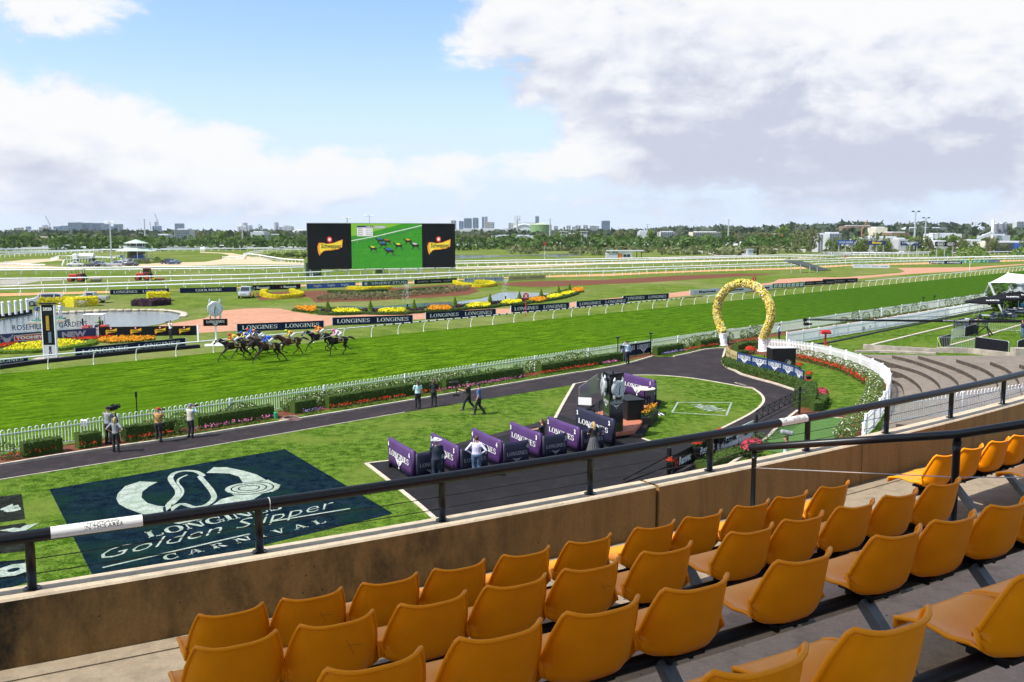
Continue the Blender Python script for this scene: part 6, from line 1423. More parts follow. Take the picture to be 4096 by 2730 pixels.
LOW=[('A',1690,1830,188,760,m_wwall,'white office block among the trees left of the screen',14,1),('A',1500,1640,240,620,m_wwall,'long low white building right of the dark fig tree',10,1),('A',370,600,262,640,m_tile,'low brick-red building behind the front trees',10,0),('B',510,640,212,700,m_lgrey,'grey warehouse with white edge below the twin gums',16,0),('B',672,810,238,690,m_cab,'dull green shed left of the white tanks',14,0),('C',527,1062,185,1200,m_wwall,'very long white-roofed warehouse behind the gums',60,0),('C',870,1290,245,900,m_lgrey,'low grey sheds glimpsed through the gums',20,0),
       ('D',365,450,205,760,m_lgrey,'grey shed between the gum trees left of the arch',14,0),('D',560,700,210,860,m_wwall,'white industrial building behind the power poles',20,1),('D',860,1130,212,900,m_cream,'cream housing seen above the green trees',20,1),('D',1480,1720,232,680,m_tile,'orange-roofed homes glimpsed through the gums',12,0),('E',230,340,302,470,m_wwall,'white square building left of the first billboard',12,1),('E',130,200,310,480,m_wwall,'white low house at the left of the first billboard',12,1),('E',480,640,350,455,m_wwall,'white shed between the first two billboards',10,0),('E',590,850,338,520,m_wwall,'bright white warehouse behind the second billboard',24,0),
       ('E',770,925,295,640,m_brown,'brown-roofed building right of the white warehouse',20,0),('E',850,930,354,450,m_wwall,'white shed left of the third billboard',10,0),('E',915,1255,252,1200,m_pane,'wide pale office building on the ridge',40,1),('E',640,745,250,900,m_cream,'gabled pale building on the ridge',20,0),('E',380,640,235,1300,m_brown,'dark roofs on the ridge left of the crane',30,0),('E',1150,1400,305,800,m_pane,'pale sheds behind the right billboards',20,0),('E',1465,1600,366,470,m_wwall,'white open-sided shed left of the silos',14,0),('E',1600,2030,380,460,m_cream,'long cream building at the far right below the silos',14,1),('E',1640,1830,318,560,m_lgrey,'grey batching plant shed beneath the silos',14,0),('E',1965,2030,385,440,m_blue,'small blue building at the right edge',8,0),('E',1180,1290,374,460,m_wwall,'white curved shed behind the two-oval billboard',12,0)]
for(rg,x0_,x1_,yt,Y,mt,lab,dep,fl)in LOW:building(rg,x0_,x1_,yt,Y,mt,lab,'warehouse','building',dep,bool(fl),m_back)
def drum(rg,x0_,x1_,yt,yb,Y,mt,lab,name='storage_tank',cone=.12):
 a=at_depth(rg,x0_,yt,Y);b_=at_depth(rg,x1_,yt,Y);R_=(b_.x-a.x)/2;base=Vector(((a.x+b_.x)/2,Y,0));z=ztop(base,rg,(x0_+x1_)/2,yt);zb=max(0,ztop(base,rg,(x0_+x1_)/2,yb))if yb else 0
 t=thing(name,lab,'tank',base);m=MB();m.lathe([(R_,zb),(R_,z)],28);m.build('shell',mt,t);m=MB();m.lathe([(R_*1.01,z),(R_*.1,z+R_*cone*1.6)],28);m.build('roof',m_pane if mt is not m_tgrn else mat('tank_roof',(.42,.46,.30),.6),t)
 m=MB();m.beam((-R_*.9,-R_*.45,0),(-R_*.3,-R_*.97,z),R_*.03);m.build('stair',m_steel,t)
 if zb>0:m=MB();[m.beam((R_*.7*math.cos(q_),R_*.7*math.sin(q_),0),(R_*.7*math.cos(q_),R_*.7*math.sin(q_),zb),.6)for q_ in(.8,2.3,3.9,5.4)];m.build('support_frame',m_steel,t)
m_tgrn=mat('green_tank_paint',(.14,.24,.10),.6,.1,.1);m_silo=mat('grey_silo_steel',(.20,.21,.24),.5,.1,.3)
drum('C',1237,1440,142,0,1300,m_tgrn,'large pale green storage tank right of the phone mast');drum('B',880,1010,196,0,1100,m_wwall,'white storage tank at the left edge of the screen')
for i,(x0_,x1_)in enumerate(((1728,1778),(1776,1832),(1826,1858))):drum('E',x0_,x1_,215,295,560+i*3,m_silo,'grey silo, %s from the left at the batching plant'%nth(i),'silo')
p=Vector((at_depth('E',1724,300,550).x,550,0));m=MB();m.tube([(0,0,0),(0,0,ztop(p,'E',1726,175))],.8,8);tag(m.build('chimney_pipe',m_white,None,loc=p),'tall white pipe left of the silos','chimney')
p=at_depth('E',1590,350,545);q_=at_depth('E',1720,295,545);m=MB();m.beam(Vector((0,0,0)),q_-p,1.6);tag(m.build('conveyor',m_back,None,loc=p),'sloping conveyor rising to the silos','conveyor')
def crane(rg,x0_,y0_,x1_,y1_,xm,ym,Y,mt,lab):
 b_=Vector((at_depth(rg,xm,ym,Y).x,Y,0));t=thing('tower_crane',lab,'crane',b_);z=ztop(b_,rg,xm,ym);w=Y*.0009;m=MB();m.beam((0,0,0),(0,0,z),w);m.build('tower',mt,t)
 m=MB();a=at_depth(rg,x0_,y0_,Y)-b_;c=at_depth(rg,x1_,y1_,Y)-b_;m.beam(a,c,w*.8);m.build('jib',mt,t)
crane('A',432,58,478,150,470,140,3400,m_bgrey,'thin luffing crane over the beige towers');crane('A',1470,35,1495,105,1492,90,4200,m_bgrey,'crane on the stepped tower');crane('A',1423,115,1432,180,1430,160,4200,m_bgrey,'thin crane left of the stepped tower');crane('E',607,180,555,262,555,262,900,m_tile,'red and white crane jib above the right trees')
m=MB();p=Vector((at_depth('C',1180,200,2600).x,2600,0));zt=ztop(p,'C',1200,142);w=130*.42094*2600/FPX;pts=[(-w*.75+1.5*w*i/14,0,20+(zt-20)*math.sin(PI*i/14))for i in range(15)];m.tube(pts,3,5);m.tube([(x,40,z*.8)for x,y,z in pts],3,5)
for i in range(1,14):m.beam(pts[i],(pts[i][0]*1.0,40,pts[i][2]*.8),2)
m.box((0,30,20),(w*1.6,60,34));tag(m.build('stadium',m_pane,None,loc=p),'white arched stadium roof between the phone mast and the green tank','stadium')
for i,(rg,x,yt,Y)in enumerate([('D',555,168,640),('D',582,168,650),('D',732,205,600),('D',1027,215,560),('D',1314,205,560),('E',1200,280,600),('E',1245,290,620),('E',1690,330,500)]):
 p=Vector((at_depth(rg,x,300,Y).x,Y,0));z=ztop(p,rg,x,yt);m=MB();m.tube([(0,0,0),(0,0,z)],[.32,.22],6);m.box((0,0,z-1.2),(3.2,.25,.25));m.box((0,0,z-2.4),(2.6,.22,.22));tag(m.build('power_pole',m_bark,None,loc=p),'timber power pole, %s from the left before the suburbs'%nth(i),'power pole')
for i,(rg,x,y,w,h)in enumerate([('A',630,365,70,32),('A',450,368,80,22),('B',225,338,70,30)]):
 p=at_depth(rg,x,y,560);p.z=0;k=.42094*560/FPX;t=thing('horse_truck','white horse transport, %s from the left under the tree belt'%nth(i),'truck',p);m=MB();m.box((0,0,h*k/2+.5),(w*k,3,h*k),bev=.3);m.build('body',m_wwall,t);m=MB();m.box((w*k*.1,-1.55,h*k*.6+.4),(w*k*.6,.1,.8));m.build('window',m_glass,t)
 for sx in(-.35,.35):wheel(t,sx*w*k,-1.2,.6,.4)
hz_m=bpy.data.materials.new('haze_air');hz_m.use_nodes=True;T_=NT(hz_m.node_tree);T_.n.remove(T_.n['Principled BSDF'])
pv_=T_.node('ShaderNodeVolumePrincipled');pv_.inputs['Color'].default_value=(.88,.94,1,1);pv_.inputs['Density'].default_value=.00004;pv_.inputs['Anisotropy'].default_value=.2
T_.set(T_.n['Material Output'].inputs['Volume'],pv_.outputs[0])
m=MB();m.box((0,3300,60),(9400,6800,124));hz_o=m.build('haze',hz_m);hz_o['kind']='stuff'
# ================================================================ PEOPLE AND HORSES
def remesh(mb,vox,smooth_it=2):
 me=mb.mesh('tmp',[])if False else bpy.data.meshes.new('tmp');me.from_pydata(mb.v,[],mb.f)
 o=bpy.data.objects.new('tmp',me);COL.objects.link(o);r_=o.modifiers.new('r','REMESH');r_.mode='VOXEL';r_.voxel_size=vox
 if smooth_it:s=o.modifiers.new('s','SMOOTH');s.iterations=smooth_it;s.factor=.5
 bpy.context.view_layer.update();m2=bpy.data.meshes.new_from_object(o.evaluated_get(bpy.context.evaluated_depsgraph_get()))
 out=MB();out.v=[tuple(v.co)for v in m2.vertices];out.f=[list(p.vertices)for p in m2.polygons];out.mi=[0]*len(out.f)
 bpy.data.objects.remove(o);bpy.data.meshes.remove(me);bpy.data.meshes.remove(m2);return out
V=Vector
SKIN=mat('skin',(.52,.27,.17),.55,.06,8);SHOE=mat('black_shoe',(.02,.02,.022),.4);EYE=mat('eye_and_lip_dark',(.05,.02,.02),.4)
def cloth(n,c,v=.18):return mat('cloth_'+n,c,.85,v,9.0,bump=.4,bscale=14)
STAND=dict(pel=(0,0,.93),wai=(0,.01,1.10),che=(0,.02,1.30),sho=(0,0,1.42),nec=(0,.01,1.50),hed=(0,.03,1.63),SL=(-.19,0,1.41),SR=(.19,0,1.41),EL=(-.25,-.02,1.13),ER=(.25,-.02,1.13),WL=(-.24,.08,.88),WR=(.24,.08,.88),HL=(-.09,0,.92),HR=(.09,0,.92),KL=(-.11,.03,.50),KR=(.11,.03,.50),AL=(-.12,-.02,.09),AR=(.12,-.02,.09))
def person(label,loc,rz,shirt,trousers,hair,pose=None,H=1.75,hat=None,skirt=None,sleeve='short',hairlen=0,shoes=SHOE,vest=None,build=1.0,name='person',boots=None,parent_scale=1.0,bob=None):
 J=dict(STAND);J.update(pose or{});J={k:V(v)for k,v in J.items()};t=thing(name,label,'person',loc,rz)
 B=build;nose_d=(J.get('look')or V((0,1,0))).normalized();hd=J['hed'];side=nose_d.cross(V((0,0,1))).normalized()
 def torso(e):m=MB();m.tube([J['pel']-(J['wai']-J['pel']).normalized()*.06,J['pel'],J['wai'],J['che'],J['sho'],J['sho']+(J['nec']-J['sho'])*.5],[(.10*B+e,.14*B+e),(.12*B+e,.17*B+e),(.105*B+e,.145*B+e),(.12*B+e,.175*B+e),(.085+e,.17+e),(.05+e,.07+e)],12);return m
 def arm(m,s,e,f0=0,f1=2):
  P=[J['S'+s],J['E'+s],J['W'+s]];R_=[.056+e,.042+e,.030+e]
  if f1<2:d=(P[1]-P[0]);P=[P[0],P[0]+d*f1];R_=[R_[0],R_[1]+.008]
  m.ball(J['S'+s],.062+e,8,6);m.tube(P,R_,8)
 def leg(m,s,e):
  h,k,a=J['H'+s],J['K'+s],J['A'+s];m.tube([h+(h-k).normalized()*.04,h.lerp(k,.35),k,k.lerp(a,.35),a],[.098*B+e,.088*B+e,.060+e,.062+e,.042+e],10)
 m=torso(0);arm(m,'L',0);arm(m,'R',0);leg(m,'L',0);leg(m,'R',0);m.tube([J['sho'],J['nec'],hd-V((0,0,.05))],[.07,.055,.052],8);m.ball(hd,(.078,.095,.115),12,10);m.ball(hd+nose_d*.045-V((0,0,.06)),(.05,.05,.045),8,6)
 body=remesh(m,.020,2);body.ball(hd+nose_d*.10-V((0,0,.012)),(.014,.018,.022),6,4)
 for s in(-1,1):body.ball(hd+side*s*.080,(.012,.022,.032),6,4)
 for s in 'LR':
  w=J['W'+s];d=(w-J['E'+s]).normalized();sd=d.cross(V((0,1,0)));sd=sd.normalized()if sd.length>.1 else V((1,0,0));up=sd.cross(d);q_=w+d*.05
  body.tube([w-d*.01,q_,w+d*.095],[(.016,.026),(.018,.040),(.013,.038)],8)
  for i,L in enumerate((.062,.074,.070,.055)):b0=w+d*.09+sd*(.028-.0187*i);body.tube([b0,b0+d*L*.5+up*.008,b0+d*L*.8+up*.028],[.0095,.0085,.006],5)
  b0=w+d*.03+sd*.038;body.tube([b0,b0+d*.03+sd*.022,b0+d*.058+sd*.024+up*.012],[.012,.010,.007],5)
 body.build('body',SKIN,t,smooth=True)
 m=MB()
 for s in(-1,1):m.ball(hd+nose_d*.088+side*s*.032+V((0,0,.015)),(.012,.010,.008),6,4)
 m.box(hd+nose_d*.092-V((0,0,.055)),(.045,.012,.010));m.build('eyes_and_mouth',EYE,t)
 if hair:
  m=MB();m.ball(hd-nose_d*.016+V((0,0,.022)),(.088,.098,.108),12,8)
  if hairlen:m.tube([hd-nose_d*.07,hd-nose_d*.11-V((0,0,.10)),hd-nose_d*.10-V((0,0,.12+hairlen))],[.07 if not bob else.09,(.045 if not bob else.085),.02 if not bob else.06],8)
  hm=remesh(m,.02,1);hm.build('hair',hair,t,smooth=True)
 m=torso(.016);arm(m,'L',.014,0,2 if sleeve=='long' else.75);arm(m,'R',.014,0,2 if sleeve=='long' else.75);
 remesh(m,.022,1).build('shirt',shirt,t,smooth=True)
 if vest:remesh(torso(.034),.024,1).build('vest',vest,t,smooth=True)
 if trousers:
  m=MB();leg(m,'L',.018);leg(m,'R',.018);m.tube([J['pel'].lerp(J['wai'],.55),J['pel'],J['pel']-V((0,0,.07))],[(.125*B,.165*B),(.14*B,.19*B),(.12*B,.16*B)],12);remesh(m,.024,1).build('trousers',trousers,t,smooth=True)
 if skirt:
  m=MB();n=36;vs_=[]
  for z,r_ in((1.06,.14),(.92,.19),(.60,.27),(.26,.36)):
   for j in range(n):a=2*PI*j/n;rr=r_*(1+(.09 if j%2 else-.05)*(1.06-z));vs_.append((rr*math.cos(a),rr*.8*math.sin(a),z))
  m.add(vs_,[(i*n+j,i*n+(j+1)%n,(i+1)*n+(j+1)%n,(i+1)*n+j)for i in range(3)for j in range(n)]);m.build('pleated_skirt',skirt,t)
 for s in 'LR':
  a=J['A'+s];kd=J['A'+s]-J['K'+s];f=V((0,1,0))if abs(kd.normalized().z)>.5 else V((0,.3,-1)).normalized();m=MB();m.tube([a-f*.08-V((0,0,.03)),a+f*.02-V((0,0,.035)),a+f*.14-V((0,0,.055)),a+f*.19-V((0,0,.06))],[.035,.048,.040,.018],8)
  if boots:m.tube([J['K'+s].lerp(a,.2),a],[.078,.060],8)
  m.build('shoe' if not boots else 'boot',boots or shoes,t,smooth=True)
 if hat:
  kind,hm_=hat;m=MB();c=hd+V((0,0,.055))
  if kind=='brim':m.tube([c,c+V((0,0,.012))],.215,18);m.tube([c,c+V((0,0,.10)),c+V((0,0,.115))],[.108,.095,.06],14)
  elif kind=='cap':m.ball(c+V((0,0,.0)),(.100,.112,.085),12,8);m.tube([c+nose_d*.07-V((0,0,.005)),c+nose_d*.19-V((0,0,.015))],[(.012,.085),(.006,.06)],10)
  else:m.ball(c-V((0,0,.01)),(.108,.125,.10),12,8);m.tube([c+nose_d*.09,c+nose_d*.16-V((0,0,.01))],[(.012,.06),(.006,.04)],8)
  m.build('hat' if kind!='helmet' else 'riding_cap',hm_,t,smooth=True)
  if kind=='brim':m=MB();m.tube([c+V((0,0,.012)),c+V((0,0,.035))],.112,14);m.build('hat_band',SHOE,t)
 t.scale=(H/1.75,)*3;return t
blk_c=cloth('black',(.018,.018,.02));nvy_c=cloth('navy',(.015,.022,.045));gry_c=cloth('grey',(.23,.24,.26));lav_c=cloth('lavender',(.60,.56,.74),.06);jean=cloth('denim',(.07,.12,.22));tan_c=cloth('tan',(.36,.20,.07));bei_c=cloth('beige',(.46,.42,.35));lbl_c=cloth('pale_blue',(.42,.55,.68));mar_c=cloth('maroon',(.10,.02,.03));blu_c=cloth('blue',(.05,.10,.25));teal_c=cloth('pale_teal',(.42,.60,.64));hv_c=cloth('hi_vis',(.30,.75,.05));wht_c=cloth('white',(.75,.75,.74),.05)
brn_h=mat('brown_hair',(.06,.03,.015),.6,.3,30);bln_h=mat('blonde_hair',(.42,.28,.12),.6,.3,30);gry_h=mat('grey_hair',(.35,.34,.33),.6,.2,30);dk_h=mat('dark_hair',(.015,.011,.01),.5)
ARMS_CAM=dict(EL=(-.30,.16,1.30),ER=(.30,.16,1.30),WL=(-.12,.20,1.55),WR=(.12,.20,1.55));HIPS=dict(EL=(-.42,-.10,1.17),ER=(.42,-.10,1.17),WL=(-.20,.05,1.00),WR=(.20,.05,1.00));FOLD=dict(EL=(-.26,.10,1.16),ER=(.26,.10,1.16),WL=(-.02,.22,1.18),WR=(.02,.22,1.18))
def camera_box(parent,c,big=False,mt=None):
 m=MB();c=V(c)
 if big:m.box(c,(.16,.42,.20),bev=.02);m.tube([c+V((0,.2,0)),c+V((0,.40,0))],.07,10);m.box(c+V((0,-.05,.15)),(.05,.22,.06));m.box(c+V((-.10,.08,.02)),(.06,.10,.08));m.tube([c+V((0.1,.05,.13)),c+V((.1,.32,.14))],.025,8)
 else:m.box(c,(.14,.08,.10),bev=.01);m.tube([c+V((0,.04,0)),c+V((0,.24,0))],.05,10)
 return tag(m.build('video_camera' if big else 'photo_camera',mt or m_black,None),'','camera')
def held(o,who,lab):
 o['label']=lab;o.location=who.location;o.rotation_euler=who.rotation_euler;o.scale=who.scale;return o
def look(a):return math.radians(a)
FZ=A45+.15
p=g('F',1035,705);q_=person('cameraman in grey pullover behind a broadcast camera on a tripod',p,look(-18),gry_c,blk_c,None,dict(EL=(-.25,.2,1.2),WL=(-.1,.42,1.35),ER=(.27,.15,1.2),WR=(.15,.40,1.15)),1.85,('cap',blk_c),sleeve='long')
held(camera_box(None,(.02,.38,1.62),True),q_,'large black broadcast camera beside the man in grey pullover')
tp_=thing('camera_tripod','black tripod under the broadcast camera at the track fence','tripod',q_.location+V((.22,.42,0)),.3)
for a in range(3):m=MB();m.beam((0,0,1.45),(.42*math.cos(a*2.1+1),.42*math.sin(a*2.1+1),0),.035);m.build('leg',m_black,tp_)
p=g('F',1105,785);person('blonde pony-tailed woman in grey T-shirt, hands on hips, on the dark path',p,look(-5),gry_c,blk_c,bln_h,HIPS,1.68,hairlen=.26,build=.9)
p=g('F',1510,688);q_=person('photographer in tan jacket and red cap, back turned',p,look(-14),tan_c,blk_c,gry_h,ARMS_CAM,1.72,('cap',cloth('red',(.55,.02,.02))),build=1.1)
held(camera_box(None,(0.02,.28,1.60)),q_,'black photo camera raised by the man in the red cap')
m=MB();m.beam((-.17,-.16,1.42),(.24,-.17,.98),.035,.01);m.box((.27,-.06,.93),(.12,.2,.16));m.build('shoulder_bag',m_black,q_)
p=g('F',1815,648);q_=person('photographer in beige vest and grey cap aiming a camera',p,look(-28),lbl_c,blk_c,gry_h,ARMS_CAM,1.75,('cap',gry_c),vest=bei_c,sleeve='long')
held(camera_box(None,(0.02,.28,1.60)),q_,'black photo camera raised by the man in the beige vest')
p=g('H',408,562);person('dark-haired woman in pale blue sleeveless top on the path',p,look(20),teal_c,blk_c,dk_h,dict(WL=(-.1,.22,1.25),EL=(-.26,.08,1.15)),1.68,hairlen=.25,build=1.0)
p=g('H',560,542);person('woman in black jumper standing with folded arms on the path',p,look(5),blk_c,blk_c,brn_h,FOLD,1.66,sleeve='long',hairlen=.05,bob=1,build=.95)
WALK=dict(KL=(-.10,.22,.50),AL=(-.10,.32,.10),KR=(.10,-.05,.50),AR=(.10,-.38,.14))
p=g('H',890,578);q_=person('camera operator in maroon shirt and black vest walking left',p,look(78),mar_c,blk_c,None,dict(WALK,EL=(-.24,.22,1.22),WL=(-.10,.50,1.25),ER=(.24,.2,1.2),WR=(.1,.48,1.15)),1.72,('cap',blk_c),vest=blk_c)
st_=camera_box(None,(0,.78,1.62),True);held(st_,q_,'stabilised camera rig carried by the maroon-shirted operator');m=MB();m.tube([(0,.75,1.5),(0,.72,.95)],.025,6);m.box((0,.72,.90),(.10,.36,.12));m.beam((0,.1,1.05),(0,.70,1.2),.04);m.ball((0,.9,.86),.07);m.build('rig_arm',m_black,st_)
p=g('H',990,618);person('young man in blue polo and black cap walking behind the camera operator',p,look(80),blu_c,blk_c,brn_h,dict(KL=(-.10,.16,.50),AL=(-.10,.24,.09),KR=(.10,.0,.50),AR=(.10,-.30,.12),WR=(.24,.15,.90)),1.80,('cap',blk_c))
p=g('D',260,1468);q_=person('groundsman in pale blue shirt with tools by the fence banners',p,look(35),lbl_c,nvy_c,gry_h,dict(EL=(-.42,.1,1.45),WL=(-.2,.15,1.62),ER=(.34,.10,1.2),WR=(.38,.34,1.10)),1.82,('cap',blk_c),sleeve='long',build=1.12)
b_=thing('rake','pale blue scoop on a long stick held by the groundsman','rake',q_.location,1.2);m=MB();m.tube([(.1,.35,0.05),(.25,.3,1.6)],.018,6);m.build('stick',m_bark,b_);m=MB();m.box((.30,.55,1.0),(.30,.05,.22));m.build('scoop',lbl_c,b_)
p=g('D',1702,1245);person('woman with dark ponytail in pale blue shirt beyond the flower arch',p,look(60),lbl_c,blk_c,dk_h,FOLD,1.65,sleeve='long',hairlen=.3)
p=g('H',588,1262);person('man in navy suit and wide white hat by stall five',p,look(12),nvy_c,nvy_c,gry_h,dict(FOLD),1.86,('brim',wht_c),sleeve='long',build=1.12)
p=g('H',965,1215);person('man in lavender shirt and jeans, hands on hips, by stall four',p,look(-6),lav_c,jean,brn_h,dict(HIPS,look=(-.6,.8,-.1)),1.80,sleeve='long',build=1.15)
p=g('H',1590,985);person('brunette in black T-shirt leaning over the stall-three screen',p,look(80),blk_c,blk_c,brn_h,dict(EL=(-.24,.22,1.28),WL=(-.16,.50,1.22)),1.64,hairlen=.22,bob=1)
p=g('I',412,1020);person('blonde woman in black top and pleated grey skirt by stall two',p,look(25),blk_c,None,bln_h,dict(EL=(-.26,.1,1.14),WL=(-.05,.24,1.12)),1.66,skirt=cloth('pleated_grey',(.09,.09,.095)),hairlen=.16,bob=1)
p=g('J',575,1426);q_=person('sound recordist with dark hair below the furry microphone',p,look(70),lbl_c,blk_c,brn_h,None,1.7)
mc=thing('boom_microphone','grey furry microphone held above the sound recordist','microphone',q_.location+V((0,0,0)),0);m=MB();m.tube([(-.28,0,1.86),(-.22,0,1.87),(.22,0,1.79),(.28,0,1.77)],[.06,.11,.11,.05],10);m.build('fur_cover',cloth('grey_fur',(.25,.26,.28)),mc);m=MB();m.tube([(.05,0,1.78),(.05,0,1.3)],.02,6);m.build('boom_stick',m_black,mc)
p=g('A',1625,1225);q_=person('photographer in white shirt behind the four-logo board',p,look(150),wht_c,blk_c,brn_h,ARMS_CAM,1.80);held(camera_box(None,(0.02,.28,1.60)),q_,'black camera held up behind the four-logo board')
p=gb.location;person('driver in bright green shirt seated in the golf buggy',p+V((.55,0,-.05)),look(96),hv_c,blk_c,gry_h,dict(pel=(0,0,.86),HL=(-.1,0,.84),HR=(.1,0,.84),KL=(-.12,.42,.86),KR=(.12,.42,.86),AL=(-.12,.55,.48),AR=(.12,.55,.48),WL=(-.15,.40,1.15),WR=(.15,.40,1.15),EL=(-.25,.15,1.15),ER=(.25,.15,1.15)),1.7)
for i,(x,y,tx,ty,top_m,lab)in enumerate([(358,1078,342,897,blu_c,'jockey statue with blue jacket left of the winning post'),(578,1058,562,882,wht_c,'all-white jockey statue right of the winning post')]):
 b_=g('A',x,y);z=ztop(b_,'A',tx,ty);s_=person(lab,b_+V((0,0,.42)),look(190),top_m,wht_c,None,HIPS,(z-.42)*.98,('helmet',m_white if i else blu_c),boots=SHOE,sleeve='long',name='jockey_statue');s_['category']='statue'
 t=thing('statue_plinth','green-topped plinth under the %s jockey statue'%('white' if i else 'blue'),'plinth',b_);m=MB();m.box((0,0,.12),(1.5,1.2,.24));m.build('base',m_kerb,t);m=MB();m.box((0,0,.33),(.95,.7,.17));m.build('green_slab',mat('verdigris',(.08,.25,.20),.6),t)
def horse(label,loc,rz,coat,legs,jock,dark=dk_h,num='6',white_bridle=False):
 t=thing('racehorse',label,'horse',loc,rz,'galloping racehorses');m=MB()
 m.tube([(.80,0,1.18),(.62,0,1.20),(.25,0,1.20),(-.15,0,1.24),(-.55,0,1.30),(-.85,0,1.26),(-.98,0,1.20)],[(.10,.10),(.27,.20),(.30,.24),(.265,.24),(.27,.25),(.20,.18),(.08,.08)],12)
 m.tube([(.55,0,1.34),(.95,0,1.56),(1.28,0,1.72)],[(.25,.12),(.17,.085),(.12,.07)],10);m.tube([(1.22,0,1.77),(1.42,0,1.66),(1.66,0,1.48),(1.74,0,1.42)],[(.11,.075),(.105,.07),(.065,.05),(.05,.04)],10)
 for s in(-1,1):m.tube([(1.22,s*.05,1.82),(1.19,s*.07,1.95)],[.035,.01],6)
 for(sx,sy,P)in legs:
  fr_=sx>0;P=[V((sx,sy,1.08 if fr_ else 1.12))]+[V((sx+a,sy,b))for a,b in P];R_=([.125,.065,.050,.040,.050]if fr_ else[.19,.105,.060,.044,.050])[:len(P)];m.tube(P,R_,8)
 bd=remesh(m,.032,2);bd.build('body',coat,t,smooth=True);m=MB()
 for(sx,sy,P)in legs:a,b=P[-1];c_,d_=P[-2];dv=V((a-c_,0,b-d_)).normalized();e=V((sx+a,sy,b));m.tube([e,e+dv*.09],[.045,.06],8)
 m.build('hoof',dark,t);m=MB();m.tube([(-.92,0,1.38),(-1.15,0,1.46),(-1.45,.03,1.34),(-1.72,.02,1.16)],[(.05,.04),(.085,.05),(.08,.04),(.02,.02)],8);m.build('tail',dark,t,smooth=True)
 m=MB();m.tube([(.62,0,1.56),(.95,0,1.72),(1.20,0,1.84)],[(.07,.025),(.07,.02),(.04,.02)],6);m.build('mane',dark,t)
 m=MB()
 for s in(-1,1):m.add([(-.42,s*.268,1.42),(.08,s*.255,1.46),(.06,s*.275,1.12),(-.46,s*.275,1.10)],[(0,1,2,3)])
 m.tube([(-.42,0,1.50),(.08,0,1.50)],[(.03,.27),(.03,.25)],8);c_=m.build('saddle_cloth',mat('ochre_cloth',(.50,.30,.08),.8),t)
 for s in(-1,1):put2d(text2d(num,1,bold=.04),c_,(-.19,s*.29,1.27),(-s*-1.0 if s<0 else-1.0,0,0),(0,0,1),m_blk,'lettering',h=.24,center=True)
 m=MB();m.tube([(-.30,0,1.53),(-.1,0,1.56),(.1,0,1.55)],[(.03,.14),(.04,.12),(.03,.10)],8);m.build('saddle',SHOE,t)
 m=MB();bm_=m_ink if white_bridle else SHOE
 for s in(-1,1):m.tube([(1.56,s*.055,1.50),(1.25,s*.08,1.80)],.012,4);m.tube([(1.60,s*.05,1.47),(.70,s*.10,1.66)],.010,4)
 m.tube([(1.58,-.065,1.58),(1.58,.065,1.58)],.018,4);m.tube([(1.62,0,1.40),(1.54,0,1.57)],[(.02,.062),(.02,.068)],8);m.build('bridle',bm_,t)
 jl,jc,slv,cap_=jock;P=dict(pel=(0,-.30,1.86),wai=(0,-.14,1.95),che=(0,.05,2.00),sho=(0,.18,2.02),nec=(0,.28,2.05),hed=(0,.38,2.10),SL=(-.17,.16,2.0),SR=(.17,.16,2.0),EL=(-.24,.26,1.78),ER=(.24,.26,1.78),WL=(-.12,.50,1.70),WR=(.12,.50,1.70),HL=(-.12,-.28,1.84),HR=(.12,-.28,1.84),KL=(-.29,.08,1.70),KR=(.29,.08,1.70),AL=(-.30,-.16,1.34),AR=(.30,-.16,1.34))
 person(jl,V(loc),rz-PI/2,jc,wht_c,None,P,1.75,('helmet',cap_),sleeve='long',boots=SHOE,name='person',build=.9);return t
LG1=[(.55,.14,[(.30,.82),(.62,.60),(.80,.28),(.86,.10)]),(.55,-.14,[(.25,.80),(.50,.66),(.30,.40),(.18,.30)]),(-.72,.15,[(-.10,.78),(-.42,.55),(-.62,.25),(-.74,.10)]),(-.72,-.15,[(.15,.80),(-.12,.56),(-.10,.26),(-.22,.16)])]
LG2=[(.55,.14,[(.10,.74),(.22,.45),(.18,.16),(.30,.06)]),(.55,-.14,[(.28,.86),(.55,.78),(.45,.50),(.32,.42)]),(-.72,.15,[(.20,.80),(.02,.52),(.24,.25),(.34,.10)]),(-.72,-.15,[(-.05,.78),(-.32,.58),(-.58,.40),(-.70,.45)])]
LG3=[(.55,.14,[(.22,.80),(.30,.52),(.02,.36),(-.08,.34)]),(.55,-.14,[(.15,.78),(.36,.50),(.55,.22),(.62,.10)]),(-.72,.15,[(.25,.84),(.10,.56),(.40,.34),(.52,.20)]),(-.72,-.15,[(.10,.80),(-.15,.60),(-.30,.30),(-.40,.14)])]
bay=mat('dark_bay_coat',(.022,.010,.007),.45,.3,2.5,spec=.25);blk_=mat('black_coat',(.008,.006,.006),.4,.3,2.5,spec=.25);brn=mat('brown_coat',(.060,.022,.011),.45,.3,2.5,spec=.25)
HR_=math.radians(218)
silk=lambda n,c:cloth('silk_'+n,c,.04)
sy_,sr_,sb_,so_,sp_,sn_=silk('yellow',(.80,.68,.02)),silk('red',(.70,.05,.02)),silk('blue',(.02,.10,.60)),silk('orange',(.90,.26,.01)),silk('pink',(.80,.12,.38)),silk('navy',(.02,.02,.05))
def mixsilk(n,a,b):return mat('silk_pattern_'+n,a,.8,0,4.5,col2=b,detail=0.0)
